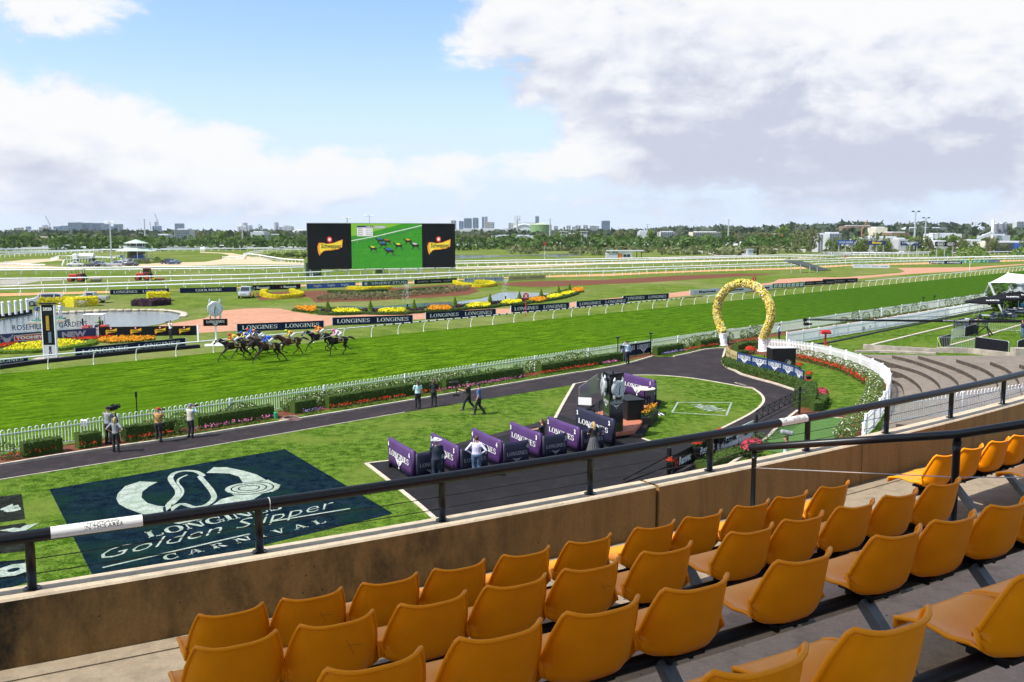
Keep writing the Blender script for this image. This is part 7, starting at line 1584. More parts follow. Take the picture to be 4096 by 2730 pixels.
HS=[(330,1432,bay,LG1,('jockey in yellow silks with red sleeves on the leading horse',mixsilk('yr',(.80,.68,.02),(.70,.05,.02)),0,sr_),'6','dark bay racehorse leading the field',1),(440,1408,blk_,LG3,('jockey in blue and yellow silks, second in the field',mixsilk('by',(.02,.10,.60),(.80,.68,.02)),0,sb_),'2','black racehorse half hidden behind the leader',0),
      (500,1372,brn,LG2,('jockey in blue silks and red cap on the far side of the field',sb_,0,sr_),'5','brown racehorse on the rail beyond the leaders',0),(560,1385,brn,LG1,('jockey in navy silks and orange cap in the middle of the pack',sn_,0,so_),'4','light bay racehorse behind the blue-silked rider',0),
      (655,1448,bay,LG1,('jockey in plain blue silks with pale cap, nearest the camera',sb_,0,silk('pale',(.55,.62,.72))),'3','dark bay racehorse nearest the camera',0),(865,1388,brn,LG3,('jockey in orange and green silks on the brown horse',mixsilk('og',(.85,.18,.02),(.30,.60,.05)),0,mixsilk('ogc',(.85,.12,.02),(.5,.7,.05))),'12','rich brown racehorse behind the leading pack',0),
      (1140,1340,blk_,LG1,('jockey in orange silks on the black horse by the rail',so_,0,so_),'7','black racehorse near the rail, second from last',1),(1310,1380,blk_,LG2,('jockey in pink and white silks, last of the field',mixsilk('pw',(.80,.70,.76),(.80,.30,.50)),0,sp_),'10','black racehorse running last',1)]
for(x,y,coat,lg,jk,nm,lab,wb)in HS:horse(lab,g('B',x,y),HR_,coat,lg,jk,num=nm,white_bridle=bool(wb))
# ================================================================ MOUNTING YARD
def gpoly(name,pts,z,m,parent=None):
 P=[V((p.x,p.y,z))for p in pts];mb=MB();mb.add(P,[t if(P[t[1]]-P[t[0]]).cross(P[t[2]]-P[t[0]]).z>0 else t[::-1]for t in tessellate_polygon([P])]);o=mb.build(name,m,parent);return o
m_ptnavy=turf_mat('painted_navy_turf',(.003,.008,.014),(.010,.024,.036),(.008,.026,.018),11.0,patch=.5);m_ptwht=turf_mat('painted_white_turf',(.20,.26,.20),(.42,.46,.41),(.30,.36,.28),12.0,patch=.6);m_ptblk=turf_mat('painted_black_turf',(.010,.012,.010),(.03,.034,.03),(.015,.018,.014),12.0)
TL,TR_,BR_=g('F',470,1140),g('G',808,757),g('G',1835,1370);BL=TL+BR_-TR_
sg_=thing('painted_lawn_sign','big navy rectangle painted on the lawn with horseshoe, rose and carnival lettering','lawn sign',(0,0,0));gpoly('painted_ground',[TL,TR_,BR_,BL],.016,m_ptnavy,sg_)
def lp(pts,z=.020,m=None,nm='white_painting'):return gpoly(nm,pts,z,m or m_ptwht,sg_)
lp(gs('F',[(1330,1065),(1498,1072),(1420,1110),(1352,1165),(1345,1220),(1400,1270),(1500,1298),(1560,1302),(1575,1350),(1620,1400),(1500,1400),(1350,1375),(1200,1320),(1130,1280),(1105,1230),(1120,1180),(1190,1110)]),nm='horseshoe_left')
lp(gs('G',[(60,985),(130,930),(250,930),(420,965),(540,1000),(625,1050),(530,1065),(410,1080),(370,1020),(280,990),(150,985)]),nm='horseshoe_right')
lp(gs('G',[(590,1185),(500,1240),(380,1310),(200,1385),(-60,1440),(-200,1470),(-310,1450),(-250,1400),(0,1370),(120,1290),(200,1235),(330,1200),(420,1190)]),nm='horseshoe_base')
def stroke(pts,w,nm='loop',m=None,z=.022):
 o=ribbon(smooth_path(pts,3),-w/2,w/2,.012,z).build(nm,m or m_ptwht,sg_);return o
stroke(gs('F',[(1600,1360),(1600,1290),(1680,1205),(1690,1150),(1640,1080),(1620,1030),(1660,985),(1750,965),(1860,970),(1930,1010)])+gs('G',[(0,1020),(60,1090),(120,1170),(130,1230),(60,1290),(-60,1310),(-160,1280),(-230,1300),(-330,1380)]),.22)
stroke(gs('F',[(1780,1003),(1705,1038),(1690,1080),(1735,1140),(1725,1200),(1640,1285)]),.10);stroke(gs('F',[(1560,1310),(1575,1370),(1640,1420)]),.10,'dark_line',m_ptnavy,.026)
rc=g('G',465,1130);
for rx,w in((1.0,.06),(.72,.06),(.44,.06)):m=MB();q_=ring2d(0,0,rx,rx*.95,w,22);m.add([(rc.x+v[0],rc.y+v[1],.030)for v in q_.v],[f[::-1]for f in q_.f]);m.build('rose_petal_line',m_ptnavy,sg_)
m=MB();q_=disc2d(.12,.04,.98,.9,18);m.add([(rc.x+v[0]*1.1,rc.y+v[1]*1.1,.025)for v in q_.v],q_.f);m.build('rose_ground',m_ptwht,sg_)
lp(gs('G',[(600,1165),(620,1110),(590,1060),(650,1050),(700,1080),(765,1100),(740,1140),(690,1165)]),.026,nm='rose_outer_petal');lp(gs('G',[(285,1180),(320,1150),(400,1195),(330,1200)]),.026,nm='rose_leaf')
Ud=(TR_-TL).normalized();Vd=(TL-BL).normalized()
def ltxt(m2,at,w,h,nm='painted_lettering'):put2d(m2,sg_,(at.x,at.y,.026),Ud,Vd,m_ptwht,nm,w=w,h=h)
ltxt(serif2d('LONGINES',1),g('L',1000,262),5.0,.75);ltxt(text2d('Golden Slipper',1,shear=.5,bold=-.012),g('L',700,425),8.6,1.25);ltxt(serif2d('C A R N I V A L',1),g('L',1110,415),5.8,.52)
stroke([g('L',690,460),g('L',1680,232)],.10,'underline');stroke([g('L',1820,150),g('L',2353,62)],.10,'underline')
for nm,pts,mt,ltr,at in(('t',gs('F',[(-500,1270),(205,1183),(238,1422),(-500,1520)]),m_ptblk,'t',('F',15,1372)),('y',gs('F',[(-500,1560),(240,1458),(262,1560)])+gs('L',[(183,345),(-300,400)]),m_ptblk,'Y',('L',10,270)),('b',gs('L',[(-300,440),(165,405),(180,560),(-300,700)]),m_ptnavy,'O',('L',-40,545))):
 s2=thing('painted_lawn_sign',{'t':'black painted square with a white t at the left lawn edge','y':'dark painted panel below the black square on the lawn','b':'navy painted patch behind the leftmost rail post'}[nm],'lawn sign',(0,0,0));gpoly('painted_ground',pts,.016,mt,s2)
 a=g(*at);put2d(text2d(ltr,1,bold=.10),s2,(a.x,a.y,.022),Ud,Vd,m_ptwht,'painted_letter',h=1.1)
mo=thing('media_box','white painted media only rectangle on the teardrop lawn','lawn marking',(0,0,0));q4=gs('I',[(1215,503),(1725,505),(1675,630),(1160,598)])
for i in range(4):ribbon([q4[i],q4[(i+1)%4]],-.05,.05,.020,.030).build('painted_line',m_ptwht,mo)
for s_,at in(('MEDIA',('I',1335,528)),('ONLY',('I',1432,535))):a=g(*at);put2d(text2d(s_,1,bold=.03),mo,(a.x,a.y,.032),(.28,-.96,0),(.96,.28,0),m_ptwht,'painted_lettering',w=2.1,h=.75)
pur=mat('purple_vinyl',(.060,.020,.105),.55,.12,1.2,bump=.3,bscale=3);dpur=mat('dark_navy_vinyl',(.010,.008,.030),.55,.12,1.2,bump=.3,bscale=3)
def screen(a,b,h,mt,num,lab,tri=True,em=True,ink=m_ink,n2=True):
 d=b-a;L=d.length;t=thing('stall_screen',lab,'padded screen',(a+b)/2,math.atan2(d.y,d.x));t_=.11;m=MB();n=14
 vs_=[]
 for i in range(n+1):
  x=-L/2+L*i/n;w=t_*(1+.12*math.sin(i*2.3));sag=-.02*math.sin(PI*i/n)
  vs_+=[(x,-w*.8,.20+.02*math.sin(i*1.9)),(x,-w,.5),(x,-w,h-.12+sag),(x,-w*.6,h-.03+sag),(x,0,h+sag),(x,w*.6,h-.03+sag),(x,w,h-.12+sag),(x,w*.8,.20+.02*math.cos(i))]
 m.add(vs_,[(0,1,2,3,4,5,6,7),tuple(n*8+k for k in range(7,-1,-1))]+[(i*8+k,i*8+8+k,i*8+8+(k+1)%8,i*8+(k+1)%8)for i in range(n)for k in range(8)]);m.build('padded_cover',mt,t,smooth=True)
 put2d(serif2d('LONGINES',1),t,(0,-.142,h*.58),(1,0,0),(0,0,1),ink,'lettering',w=L*.82,h=.26 if L>2 else.17,center=True)
 if em:put2d(wings2d(1,.5),t,(0,-.142,h*.58-.30),(1,0,0),(0,0,1),ink,'winged_emblem',w=L*.34,center=True)
 for x in((L*.44,-L*.44)if n2 else(L*.42,)):put2d(text2d(num,1,bold=.06),t,(x,-.142,h-.24),(1,0,0),(0,0,1),ink,'lettering',h=.22,center=True)
 for x in(-.44,.44):m=MB();m.box((x*L,0,.11),(.07,.30,.22));m.build('foot',m_black,t)
vec=g('H',372,1262)-g('H',150,1112);vS=g('H',1450,1108)-g('H',1200,1150);m_dink=mat('grey_print',(.35,.35,.38),.6)
for n_,B_ in((6,('H',372,1262)),(5,('H',795,1212)),(4,('H',1200,1150)),(3,('H',1575,1072)),(2,('H',1940,1008))):
 b=g(*B_);screen(b-vec,b,1.36,pur,str(n_),'long purple padded screen of stall number %s'%' two three four five six'.split(' ')[n_-1])
 s=b+vS*.06;screen(s,b+vS,1.22,dpur,str(n_),'short dark end screen of stall number %s'%' two three four five six'.split(' ')[n_-1],ink=m_dink,n2=False)
screen(g('I',262,815),g('I',605,950),1.50,dpur,'2','navy padded screen marked 2 leaning by the watch pylon');screen(g('I',700,440),g('I',990,520),1.5,pur,'1','purple padded screen marked 1 behind the podium',n2=False);screen(g('I',935,560),g('I',995,520),1.3,pur,'1','short purple end screen at the podium table',em=False,n2=False)
pb=g('I',560,862);pr=g('I',692,838);pl_=g('I',500,808);hz_=ztop(pb,'I',556,250);py=thing('watch_pylon','tall black three-sided pylon carrying two silver wrist-watch clocks','clock tower',pb);L3=[(0,0),((pr-pb).x,(pr-pb).y),((pl_-pb).x,(pl_-pb).y)]
gl_=mat('gloss_black_panel',(.012,.014,.018),.12);m=MB();m.prism(L3,0,hz_);m.build('column',gl_,py);m=MB();m.prism([(x*1.04,y*1.04)for x,y in L3],hz_+.01,hz_+.08);m.tube([(.2,.3,hz_),(.2,.3,hz_+.2)],.04,8);m.build('cap',m_black,py)
for k,(q0,q1,R)in enumerate(((V((0,0,0)),pr-pb,.43),(pl_-pb,V((0,0,0)),.43))):
 d=(q1-q0).normalized();nn=V((d.y,-d.x,0));c=(q0+q1)/2+nn*.12;zc=ztop(pb,'I',640,378)if k==0 else ztop(pb,'I',490,360);M_=Matrix.Translation(c+V((0,0,zc)))@Matrix.Rotation(math.atan2(d.y,d.x),4,'Z');watch_head(py,M_,R)
 o_=(q0+q1)/2+nn*.012;z_=ztop(pb,'I',625,508);put2d(serif2d('LONGINES',1),py,o_+V((0,0,z_)),d,(0,0,1),m_ink,'lettering',w=min(.95,(q1-q0).length*.85),h=.17,center=True);put2d(wings2d(1,.5),py,o_+V((0,0,z_-.22)),d,(0,0,1),m_ink,'winged_emblem',w=.45,center=True)
m_terra=mat('terracotta_deck',(.42,.14,.075),.8,.1,3);st=thing('podium','low stage with terracotta deck, black rails and glass side by the pylon','stage',(0,0,0));dk=gs('I',[(420,600),(790,505),(1000,545),(800,765),(560,800)],.35)
m=MB();m.prism([(p.x,p.y)for p in gs('I',[(380,560),(830,480),(1058,505),(880,842),(640,835)])],0,.16);m.build('stage_base',m_asphalt,st);m=MB();m.prism([(p.x,p.y)for p in dk],.17,.35);m.build('deck',m_terra,st)
for a,b in((('I',262,700),('I',420,740)),(('I',420,740),('I',470,640)),(('I',640,700),('I',740,735)),(('I',1000,545),('I',935,600))):
 a,b=g(*a),g(*b);m=MB();m.tube([a,a+V((0,0,1.0)),b+V((0,0,1.0)),b],.028,6);m.tube([a+V((0,0,.5)),b+V((0,0,.5))],.018,5);m.build('hand_rail',m_black,st)
a,b=g('I',275,590),g('I',450,480);m=MB();m.beam(a+V((0,0,.9)),b+V((0,0,1.1)),.02,1.1);m.build('glass_side',mat('smoked_glass',(.32,.28,.28),.15),st)
a=g('I',745,640,.35);m=MB();m.box((0,0,.52),(1.0,1.7,1.04),bev=.04);m.box((0,0,1.06),(1.06,1.76,.05));tag(m.build('counter',m_black,None,loc=a,rz=.35),'black box counter standing on the podium deck','counter')
tb_=thing('bar_table','round white-topped bar table on the podium corner','table',g('I',897,535,.16));m=MB();m.tube([(0,0,1.02),(0,0,1.06)],.62,22);m.build('tabletop',mat('table_cream',(.70,.60,.46),.5),tb_);m=MB();m.tube([(0,0,0),(0,0,1.02)],.035,8);m.build('pedestal',m_black,tb_)
for a in range(4):m=MB();m.beam((0,0,.06),(.32*math.cos(a*PI/2),.32*math.sin(a*PI/2),.02),.05,.03);m.build('leg',m_black,tb_)
le=thing('lectern','slanted black lectern beside the bar table','lectern',g('I',945,590,.16));m=MB();m.tube([(0,0,0),(0,0,1.0)],.04,8);m.build('stand',m_black,le);m=MB();m.box((0,0,1.05),(.5,.4,.04),M=Matrix.Rotation(.6,3,'X'));m.build('top',m_black,le)
pa_,pb_=g('I',905,740),g('I',985,655);pt=thing('planter','black trough planter full of marigolds at the edge of the podium','planter',(pa_+pb_)/2,math.atan2((pb_-pa_).y,(pb_-pa_).x));Lp=(pb_-pa_).length;m=MB();m.box((0,0,.28),(Lp,.5,.56),bev=.02);m.build('trough',m_black,pt)
r=random.Random(3);m=MB();m2=MB()
for _ in range(260):q_=V((r.uniform(-.5,.5)*Lp,r.uniform(-.25,.25),.56+r.random()*.3));leaf(m,q_,.06,r)
for _ in range(150):q_=V((r.uniform(-.5,.5)*Lp,r.uniform(-.25,.25),.78+r.random()*.14));leaf(m2,q_,.05,r)
m.build('foliage',lf_hedge,pt,kind='stuff');m2.build('marigolds',fl_ora,pt,kind='stuff')
q_=g('I',1030,615);m=MB()
for i in range(6):m.cur=i%2;m.box((-.28+i*.11,0,.04),(.11,.8,.03))
o=m.build('striped_mat',[m_ink,m_blk],None,loc=q_,rz=.2);tag(o,'small black and white striped mat beside the planter','mat')
q_=g('I',330,640);m=MB();m.box((0,0,.9),(.75,.04,.42));tag(m.build('notice_board',m_ink,None,loc=q_,rz=-.3),'small white notice hung on the podium rail','notice')
tr=thing('truss_gate','long black lattice gate beside the curved path','gate',g('J',705,850));Og=tr.location
A_,B_=g('J',705,850),g('J',295,1085)
for p,ht in((A_,ztop(A_,'J',708,588)),(B_,ztop(B_,'J',293,855))):m=MB();m.tube([p-Og,p-Og+V((0,0,ht))],.07,8);m.build('post',m_black,tr)
z1_,z2_=1.45,.95;dA=(B_-A_);pn=V((-dA.y,dA.x,0)).normalized()*.32
for off in(pn*0,pn):
 for z_ in(z1_,z2_):m=MB();m.tube([A_-Og+off+V((0,0,z_)),B_-Og+off+V((0,0,z_))],.032,6);m.build('chord',m_black,tr)
for i in range(9):
 p=A_.lerp(B_,i/8.0)-Og;m=MB();m.beam(p+V((0,0,z1_)),p+pn+V((0,0,z1_)),.03);m.beam(p+V((0,0,z1_)),p+V((0,0,z2_)),.03)
 if i<8:m.beam(p+V((0,0,z2_)),A_.lerp(B_,(i+1)/8.0)-Og+V((0,0,z1_)),.025)
 m.build('lattice',m_black,tr)
gt=thing('swing_gate','low black swing gate arm at the end of the sponsor fence','gate',g('I',1128,1180));m=MB();m.tube([(0,0,0),(0,0,1.15)],.10,10);m.build('post',m_black,gt);e=g('I',700,1300)-gt.location;m=MB();m.tube([(0,0,.8),V((e.x,e.y,.3))],.04,6);m.tube([(0,0,.35),V((e.x,e.y,.15))],.03,6);m.build('arm',m_black,gt)
def banner(a,b,h,face,des,lab,z0=.12):
 d=b-a;L=d.length;t=thing('banner',lab,'banner',(a+b)/2,math.atan2(d.y,d.x));m=MB();m.box((0,0,z0+h/2),(L*.985,.03,h));m.build('cloth_panel',face,t)
 for k,(m2,mt,nm)in enumerate(des(L,h)):mb=MB();mb.add([(v[0],-.018-.004*k,v[1]+z0+h/2)for v in m2.v],m2.f);mb.build(nm,mt,t)
 for s in(-.5,.5):m=MB();m.tube([(s*L,0,0),(s*L,0,z0+h+.03)],.03,6);m.build('post',m_black,t)
RV=lambda L,h:d_ranvet(L,h,0,m_ink,L*.8)
fp=[g('I',1165,1200),g('I',1350,1100),g('I',1580,1000),g('I',1790,905),g('J',270,1075)]
for i,(face,ink)in enumerate(((m_blk,m_rgrey),(m_blk,m_rgrey),(m_rgrey,m_blk),(m_rgrey,m_blk))):banner(fp[i],fp[i+1],.78,face,(lambda ink:(lambda L,h:d_ranvet(L,h,0,ink,L*.8)))(ink),'%s sponsor banner, %s from the left on the lower path fence'%('black' if face is m_blk else 'silver',nth(i)))
cp=gs('J',[(8,330),(45,372),(115,402),(250,438),(402,475),(540,510),(655,548),(745,600)])
EMB=lambda L,h:d_longines(L,h,False,True)
for i in range(7):banner(cp[i],cp[i+1],.80,m_gold if i<2 else m_navy if False else(m_gold if i<2 else m_dblue),(lambda L,h:d_words([('CHANDON',0,L*.8)],h,.28,m_blk))if i<2 else EMB,('gold banner, %s from the left on the curved hedge fence' if i<2 else 'blue winged banner, %s from the left on the curved hedge fence')%nth(i if i<2 else i-2),.35)
box_hedge(smooth_path(gs('J',[(20,370),(60,410),(150,440),(300,480),(450,520),(600,565),(715,610)]),2),.9,.55,lf_hedge,'clipped_hedge','curved hedge below the blue banners',seed=90,dens=90,ls=.07)
for i,(pts,w,h,lab)in enumerate([([(90,255),(200,225),(330,225)],.7,.6,'short hedge left of the red flower bush'),([(120,290),(210,285)],.5,.4,'low hedge curl in front of the red flower bush'),([(760,640),(770,720),(755,790)],1.3,.8,'rounded hedge beside the truss gate post'),([(820,820),(880,810),(930,740)],.7,.55,'curved hedge in front of the crimson bush')]):box_hedge(smooth_path(gs('J',pts),3),w,h,lf_hedge,'clipped_hedge',lab,seed=91+i,dens=110,ls=.06)
box_hedge(gs('I',[(1440,1135),(1680,1040),(1930,960)]),.8,.35,lf_hedge,'clipped_hedge','hedge strip behind the lower sponsor banners',seed=97,dens=100,ls=.06)
def shrub_me(fm,lf_,n1,n2,s1,s2,seed,h=1.0):
 r=random.Random(seed);a=MB();b=MB()
 for _ in range(n1):d=rnd_dir(r);leaf(a,V((d.x*.9,d.y*.9,h+d.z*.9*h))*1.0,s1,r)
 for _ in range(n2):d=rnd_dir(r);d.z=abs(d.z)*.9;leaf(b,V((d.x*.98,d.y*.98,h+d.z*h)),s2*r.uniform(.7,1.3),r,(d+rnd_dir(r)*.5).normalized())
 return a.mesh('foliage',lf_),b.mesh('blooms',fm)
SH={'r':shrub_me(fl_red,lf_hedge,260,260,.14,.13,1),'p':shrub_me(leaf_mat('crimson_petals',(.50,.03,.08),(.72,.08,.16),9.0),lf_hedge,240,260,.14,.12,2),'c':shrub_me(fl_crm,lf_dark,460,30,.10,.075,3,.8),'w':shrub_me(fl_wht,lf_mid,440,34,.10,.07,4,.8),'g':shrub_me(fl_crm,lf_dark,300,5,.11,.06,5)}
def shrub(k,loc,w,h,lab,name='flower_bush',cat='bush',grp=None,pot=None):
 t=thing(name,lab,cat,loc,random.Random(int(loc.x*99)).uniform(0,6),grp)
 for me,nm in zip(SH[k],('foliage','blooms')):o=ob(nm,me,t,(0,0,pot or 0));o.scale=(w/2,w/2,h/2)
 if pot:m=MB();m.tube([(0,0,pot-.3),(0,0,pot)],[.12,.2],10);m.build('pot',m_black,t);m=MB();m.tube([(0,0,0),(0,0,pot-.3)],.03,6);m.build('stand',m_black,t)
for k,rg,x,y,w,h,lab,pot in[('r','J',240,280,.95,.75,'round red flower bush at the left end of the inner garden',0),('p','J',910,720,.95,.85,'large crimson flower bush by the crescent hedge',0),('p','J',262,1270,1.1,1.0,'pink-red flower bush rising behind the parapet',0),('r','I',1615,1000,.5,.45,'red hanging flower pot, right one on the sponsor fence',.85),('r','I',1390,1110,.5,.45,'red hanging flower pot, left one on the sponsor fence',.85),('r','I',1145,1190,.45,.3,'dark flower basket by the swing gate',.5),('r','J',700,470,.5,.4,'small orange potted flower by the last blue banner',.5),('r','J',795,560,.5,.4,'small orange potted flower behind the last blue banner',.5),('r','J',790,610,.5,.35,'orange potted flower below the last blue banner',.3),('g','J',335,1135,.8,.6,'small green bush behind the silver banner',0)]:shrub(k,g(rg,x,y),w,h,lab,pot=pot)
tl=thing('trailer','small black box trailer on the inner garden lawn','trailer',g('J',545,385),.12);m=MB();m.box((0,.3,.78),(1.9,1.2,1.15),bev=.03);m.build('box_body',m_black,tl);m=MB();m.box((0,.3,1.38),(1.95,1.25,.05));m.build('lid',m_back,tl);wheel(tl,.35,-.36,.27,.16);m=MB();m.beam((-.95,.2,.4),(-1.5,.2,.35),.07);m.tube([(-1.4,.2,0),(-1.4,.2,.8)],.03,6);m.build('drawbar',m_black,tl)
pL,pR=g('D',1168,1290),g('D',1545,1345);kA=pL.y
ac=thing('flower_arch','tall horseshoe arch covered in yellow and white flowers on two drums','flower arch',(pL+pR)/2,math.atan2((pR-pL).y,(pR-pL).x));Ri=Matrix.Rotation(-ac.rotation_euler.z,3,'Z')
pts=[(1168,1165),(1150,1120),(1122,1040),(1112,940),(1140,840),(1205,755),(1290,705),(1390,700),(1490,735),(1565,810),(1615,900),(1625,1000),(1605,1090),(1575,1160),(1548,1215)]
P3=[]
for i,(x,y)in enumerate(pts):
 Yd=pL.y+(pR.y-pL.y)*(x-1168)/377.0;w=at_depth('D',x,y,Yd);P3.append(Ri@(w-ac.location))
P3=smooth_path(P3,3);m=MB();m.tube(P3,.24,10);m.build('frame_tube',lf_mid,ac);r=random.Random(8)
FM={k:MB()for k in 'ywog'}
for i in range(11500):
 j=r.random()*(len(P3)-1);a=int(j);c=P3[a].lerp(P3[a+1],j-a);d=(P3[a+1]-P3[a]).normalized();u=rnd_dir(r);u=(u-d*u.dot(d)).normalized();k=r.choice('yyyyyywwog');leaf(FM[k],c+u*r.uniform(.27,.38),.085*r.uniform(.7,1.4),r,(u+rnd_dir(r)*.8).normalized())
for k,mt,nm in(('y',mat('yellow_flower',(.80,.62,.10),.7,.15,5),'yellow_flowers'),('w',mat('white_flower',(.70,.66,.46),.7,.1,5),'white_flowers'),('o',mat('gold_flower',(.62,.40,.03),.7),'gold_flowers'),('g',lf_mid,'leaves')):FM[k].build(nm,mt,ac,kind='stuff')
for p,x,y,lab in((pL,1168,1170,'white drum pedestal under the left foot of the flower arch'),(pR,1545,1218,'white drum pedestal under the right foot of the flower arch')):
 z=ztop(p,'D',x,y);t=thing('pedestal',lab,'pedestal',p);m=MB();m.tube([(0,0,0),(0,0,.08),(0,0,.10),(0,0,z-.05),(0,0,z-.04),(0,0,z)],[.46,.46,.37,.37,.42,.42],20);m.build('drum',m_white,t);put2d(ring2d(0,0,.12,.15,.035),t,(0,-.39,z*.72),(1,0,0),(0,0,1),m_navy,'horseshoe_mark',w=.24,h=.3,center=True)
def ft(rg,x,y):s,d=line_sd(g(rg,x,y));return s
for i,(a,b)in enumerate([(('F',155,805),('F',525,748)),(('F',745,752),('F',920,700)),(('F',1165,672),('F',1690,590)),(('F',1850,562),('G',705,455)),(('G',930,430),('G',1128,395)),(('G',1260,378),('H',520,400)),(('H',640,375),('H',1412,262)),(('H',1490,222),('D',20,1440)),(('D',40,1450),('D',190,1430)),(('D',575,1390),('D',805,1348)),(('D',860,1310),('D',1142,1270))]):
 s0_,s1_=ft(*a),ft(*b);dz=.25+.25*(i>6);box_hedge([tn(s0_,45.25-dz*.2),tn(s1_,45.25-dz*.2)],.62,.72,lf_hedge,'box_hedge','clipped box hedge, %s from the left beside the horse path'%nth(i),seed=100+i,dens=120,ls=.055)
for i,(k,a,b)in enumerate([('r',('F',105,870),('F',560,800)),('r',('F',780,775),('F',930,745)),('r',('F',1220,705),('F',1740,635)),('v',('F',1850,610),('G',735,495)),('v',('G',1000,445),('G',1190,418)),('r',('G',1240,395),('H',345,480)),('r',('H',440,450),('H',600,425)),('v',('H',640,425),('H',1460,292)),('r',('H',1490,275),('D',10,1500)),('v',('D',60,1490),('D',212,1470)),('v',('D',615,1400),('D',830,1368)),('r',('D',860,1352),('D',1145,1305)),('r',('D',1320,1280),('D',1520,1250))]):
 s0_,s1_=ft(*a),ft(*b);dc=line_sd(g(*a))[1]*.5+line_sd(g(*b))[1]*.5+.28;bed('flower_row',[tn(s0_,dc-.22),tn(s1_,dc-.22),tn(s1_,dc+.26),tn(s0_,dc+.26)],0,.34,fl_red if k=='r' else(fl_pink if i%2 else fl_vio),.045,90,'%s flower row, %s from the left beside the horse path'%('red salvia' if k=='r' else 'pink and violet petunia',nth(i)),seed=120+i,gl=.55)
sheet('garden_bed_soil',[tn(-12,44.4),tn(8,44.4),tn(60,44.9),tn(93,44.9),tn(93,46.35),tn(-12,46.35)],.013,m_soil)
ROS=[(9.5,1.0),(22.1,1.1),(23.4,1.3),(24.3,1.1),(31.4,1.5),(33.0,1.4),(34.4,1.3),(40.5,1.2)]+[(42+1.45*i,1.35+.25*math.sin(i*2))for i in range(13)]+[(63.2,1.3),(64.8,1.4),(66.4,1.3),(68.2,1.2),(70,1.3),(78,1.4),(79.7,1.5),(81.4,1.6),(83.2,1.5),(85,1.4),(91.8,1.5)]
ROS=[(ft('F',1300,560),1.0),(ft('F',1420,545),1.0),(ft('F',1600,520),1.2),(ft('F',1720,500),1.1),(ft('G',110,450),1.0),(ft('G',210,430),1.3),(ft('G',320,420),1.2),(ft('G',850,395),1.1)]+[(ft('G',960+95*i,370-13*i),1.25)for i in range(11)]+[(ft('H',260+90*i,395-14*i),1.3)for i in range(8)]+[(ft('H',1040,270),1.1),(ft('H',1290,225),1.1),(ft('H',1420,205),1.3),(ft('H',1540,190),1.3),(ft('H',1680,165),1.4),(ft('H',1800,150),1.5),(ft('H',1920,130),1.4),(ft('D',650,1300),1.2),(ft('D',780,1290),1.4),(ft('D',870,1275),1.4),(ft('D',970,1255),1.5),(ft('D',1060,1240),1.3),(ft('D',1240,1215),1.2),(ft('D',1350,1200),1.6)]
for i,(s_,w)in enumerate(ROS):shrub('c',tn(s_,45.95),w,w*.95,'cream rose bush, %s from the left along the track fence'%nth(i),'rose_bush','rose bush','cream rose bushes along the track fence')
for i in range(14):shrub('g' if i%4 else 'c',tn(100+i*2.9+(6 if i>8 else 0),45.5),.95,1.1+.3*(i%2),'climbing rose, %s from the left between the two right fences'%nth(i),'climbing_rose','rose bush','roses between the right fences')
for i in range(12):s_,d_=line_sd(g('E',540+55*i,1185-10*i));shrub('g',tn(s_,d_),.9,.8,'small green shrub, %s from the left on the dark kerb'%nth(i),'kerb_shrub','shrub','shrubs on the dark kerb')
for i,(x,y)in enumerate([(60,850),(1740,620)]):p=g('F',x,y);o=ob('clipped_ball',CR['m'][0],None,p);o.data=SH['g'][0];o.scale=(.45,.45,.42);tag(o,'small lime clipped ball, %s one on the path edge'%('left' if i==0 else 'right'),'shrub')
gi=[V((p.x,p.y,0))for p in offset_path(gp,-.9)];gj=offset_path(gp,-1.6)
for i,p in enumerate(resample(gi[4:46],1.5)):shrub('w',p,1.25,1.0,'white rose bush, %s round the curve of the garden fence'%nth(i),'rose_bush','rose bush','white rose bushes inside the curved fence')
bed('flower_row',gs('J',[(640,300),(860,345),(1060,395),(1250,470),(1370,560),(1350,600),(1220,520),(1060,440),(860,385),(640,325)]),0,.35,fl_red,.06,60,'curving red flower row inside the garden fence',seed=140,gl=.6)
for i,(x,s_)in enumerate(((168,1),(480,1))):p=g('D',x,1420 if i==0 else 1370);m=MB();m.tube([(0,0,0),(0,0,1.75)],.05,6);m.tube([(0,0,1.72),(0,0,1.82)],[.17,.17],14);tag(m.build('garden_speaker',m_black,None,loc=p),'round black-topped post, %s of the two at the fence banners'%('left' if i==0 else 'right'),'speaker post')
for i,(a,b)in enumerate(((('D',195,1415),('D',338,1392)),(('D',342,1392),('D',482,1368)))):banner(g(*a),g(*b),.95,m_navy,EMB,'navy winged banner, %s one on the track fence'%('left' if i==0 else 'right'))
p=g('G',860,478);m=MB()
for k in range(6):m.tube([(.62*math.cos(a_*.7)*(1-.07*k),.45*math.sin(a_*.7),.03+.025*k)for a_ in range(9)],.022,5,closed=True)
tag(m.build('cable_coil',mat('pink_cable',(.30,.18,.16),.6),None,loc=p),'coil of pinkish cable lying between the hedges','cable');m=MB();m.tube([(0,0,0),(0,0,.34)],[.10,.12],12);tag(m.build('green_bin',m_tgreen,None,loc=g('G',720,462)),'small green bin at the fence post by the cable coil','bin')
m=MB();m.box((0,0,.72),(.34,.16,.34),bev=.03);m.tube([(0,0,0),(.05,0,.5)],.02,5);tag(m.build('flood_light',m_steel,None,loc=g('F',815,640)),'grey floodlight on a stand leaning at the fence','floodlight')
m=MB();m.tube([(0,0,0),(0,0,2.1)],.03,6);m.box((0,0,2.0),(.09,.09,.3));tag(m.build('black_pole',m_black,None,loc=g('F',1310,600)),'thin black pole in front of the fence by the red-capped man','pole')
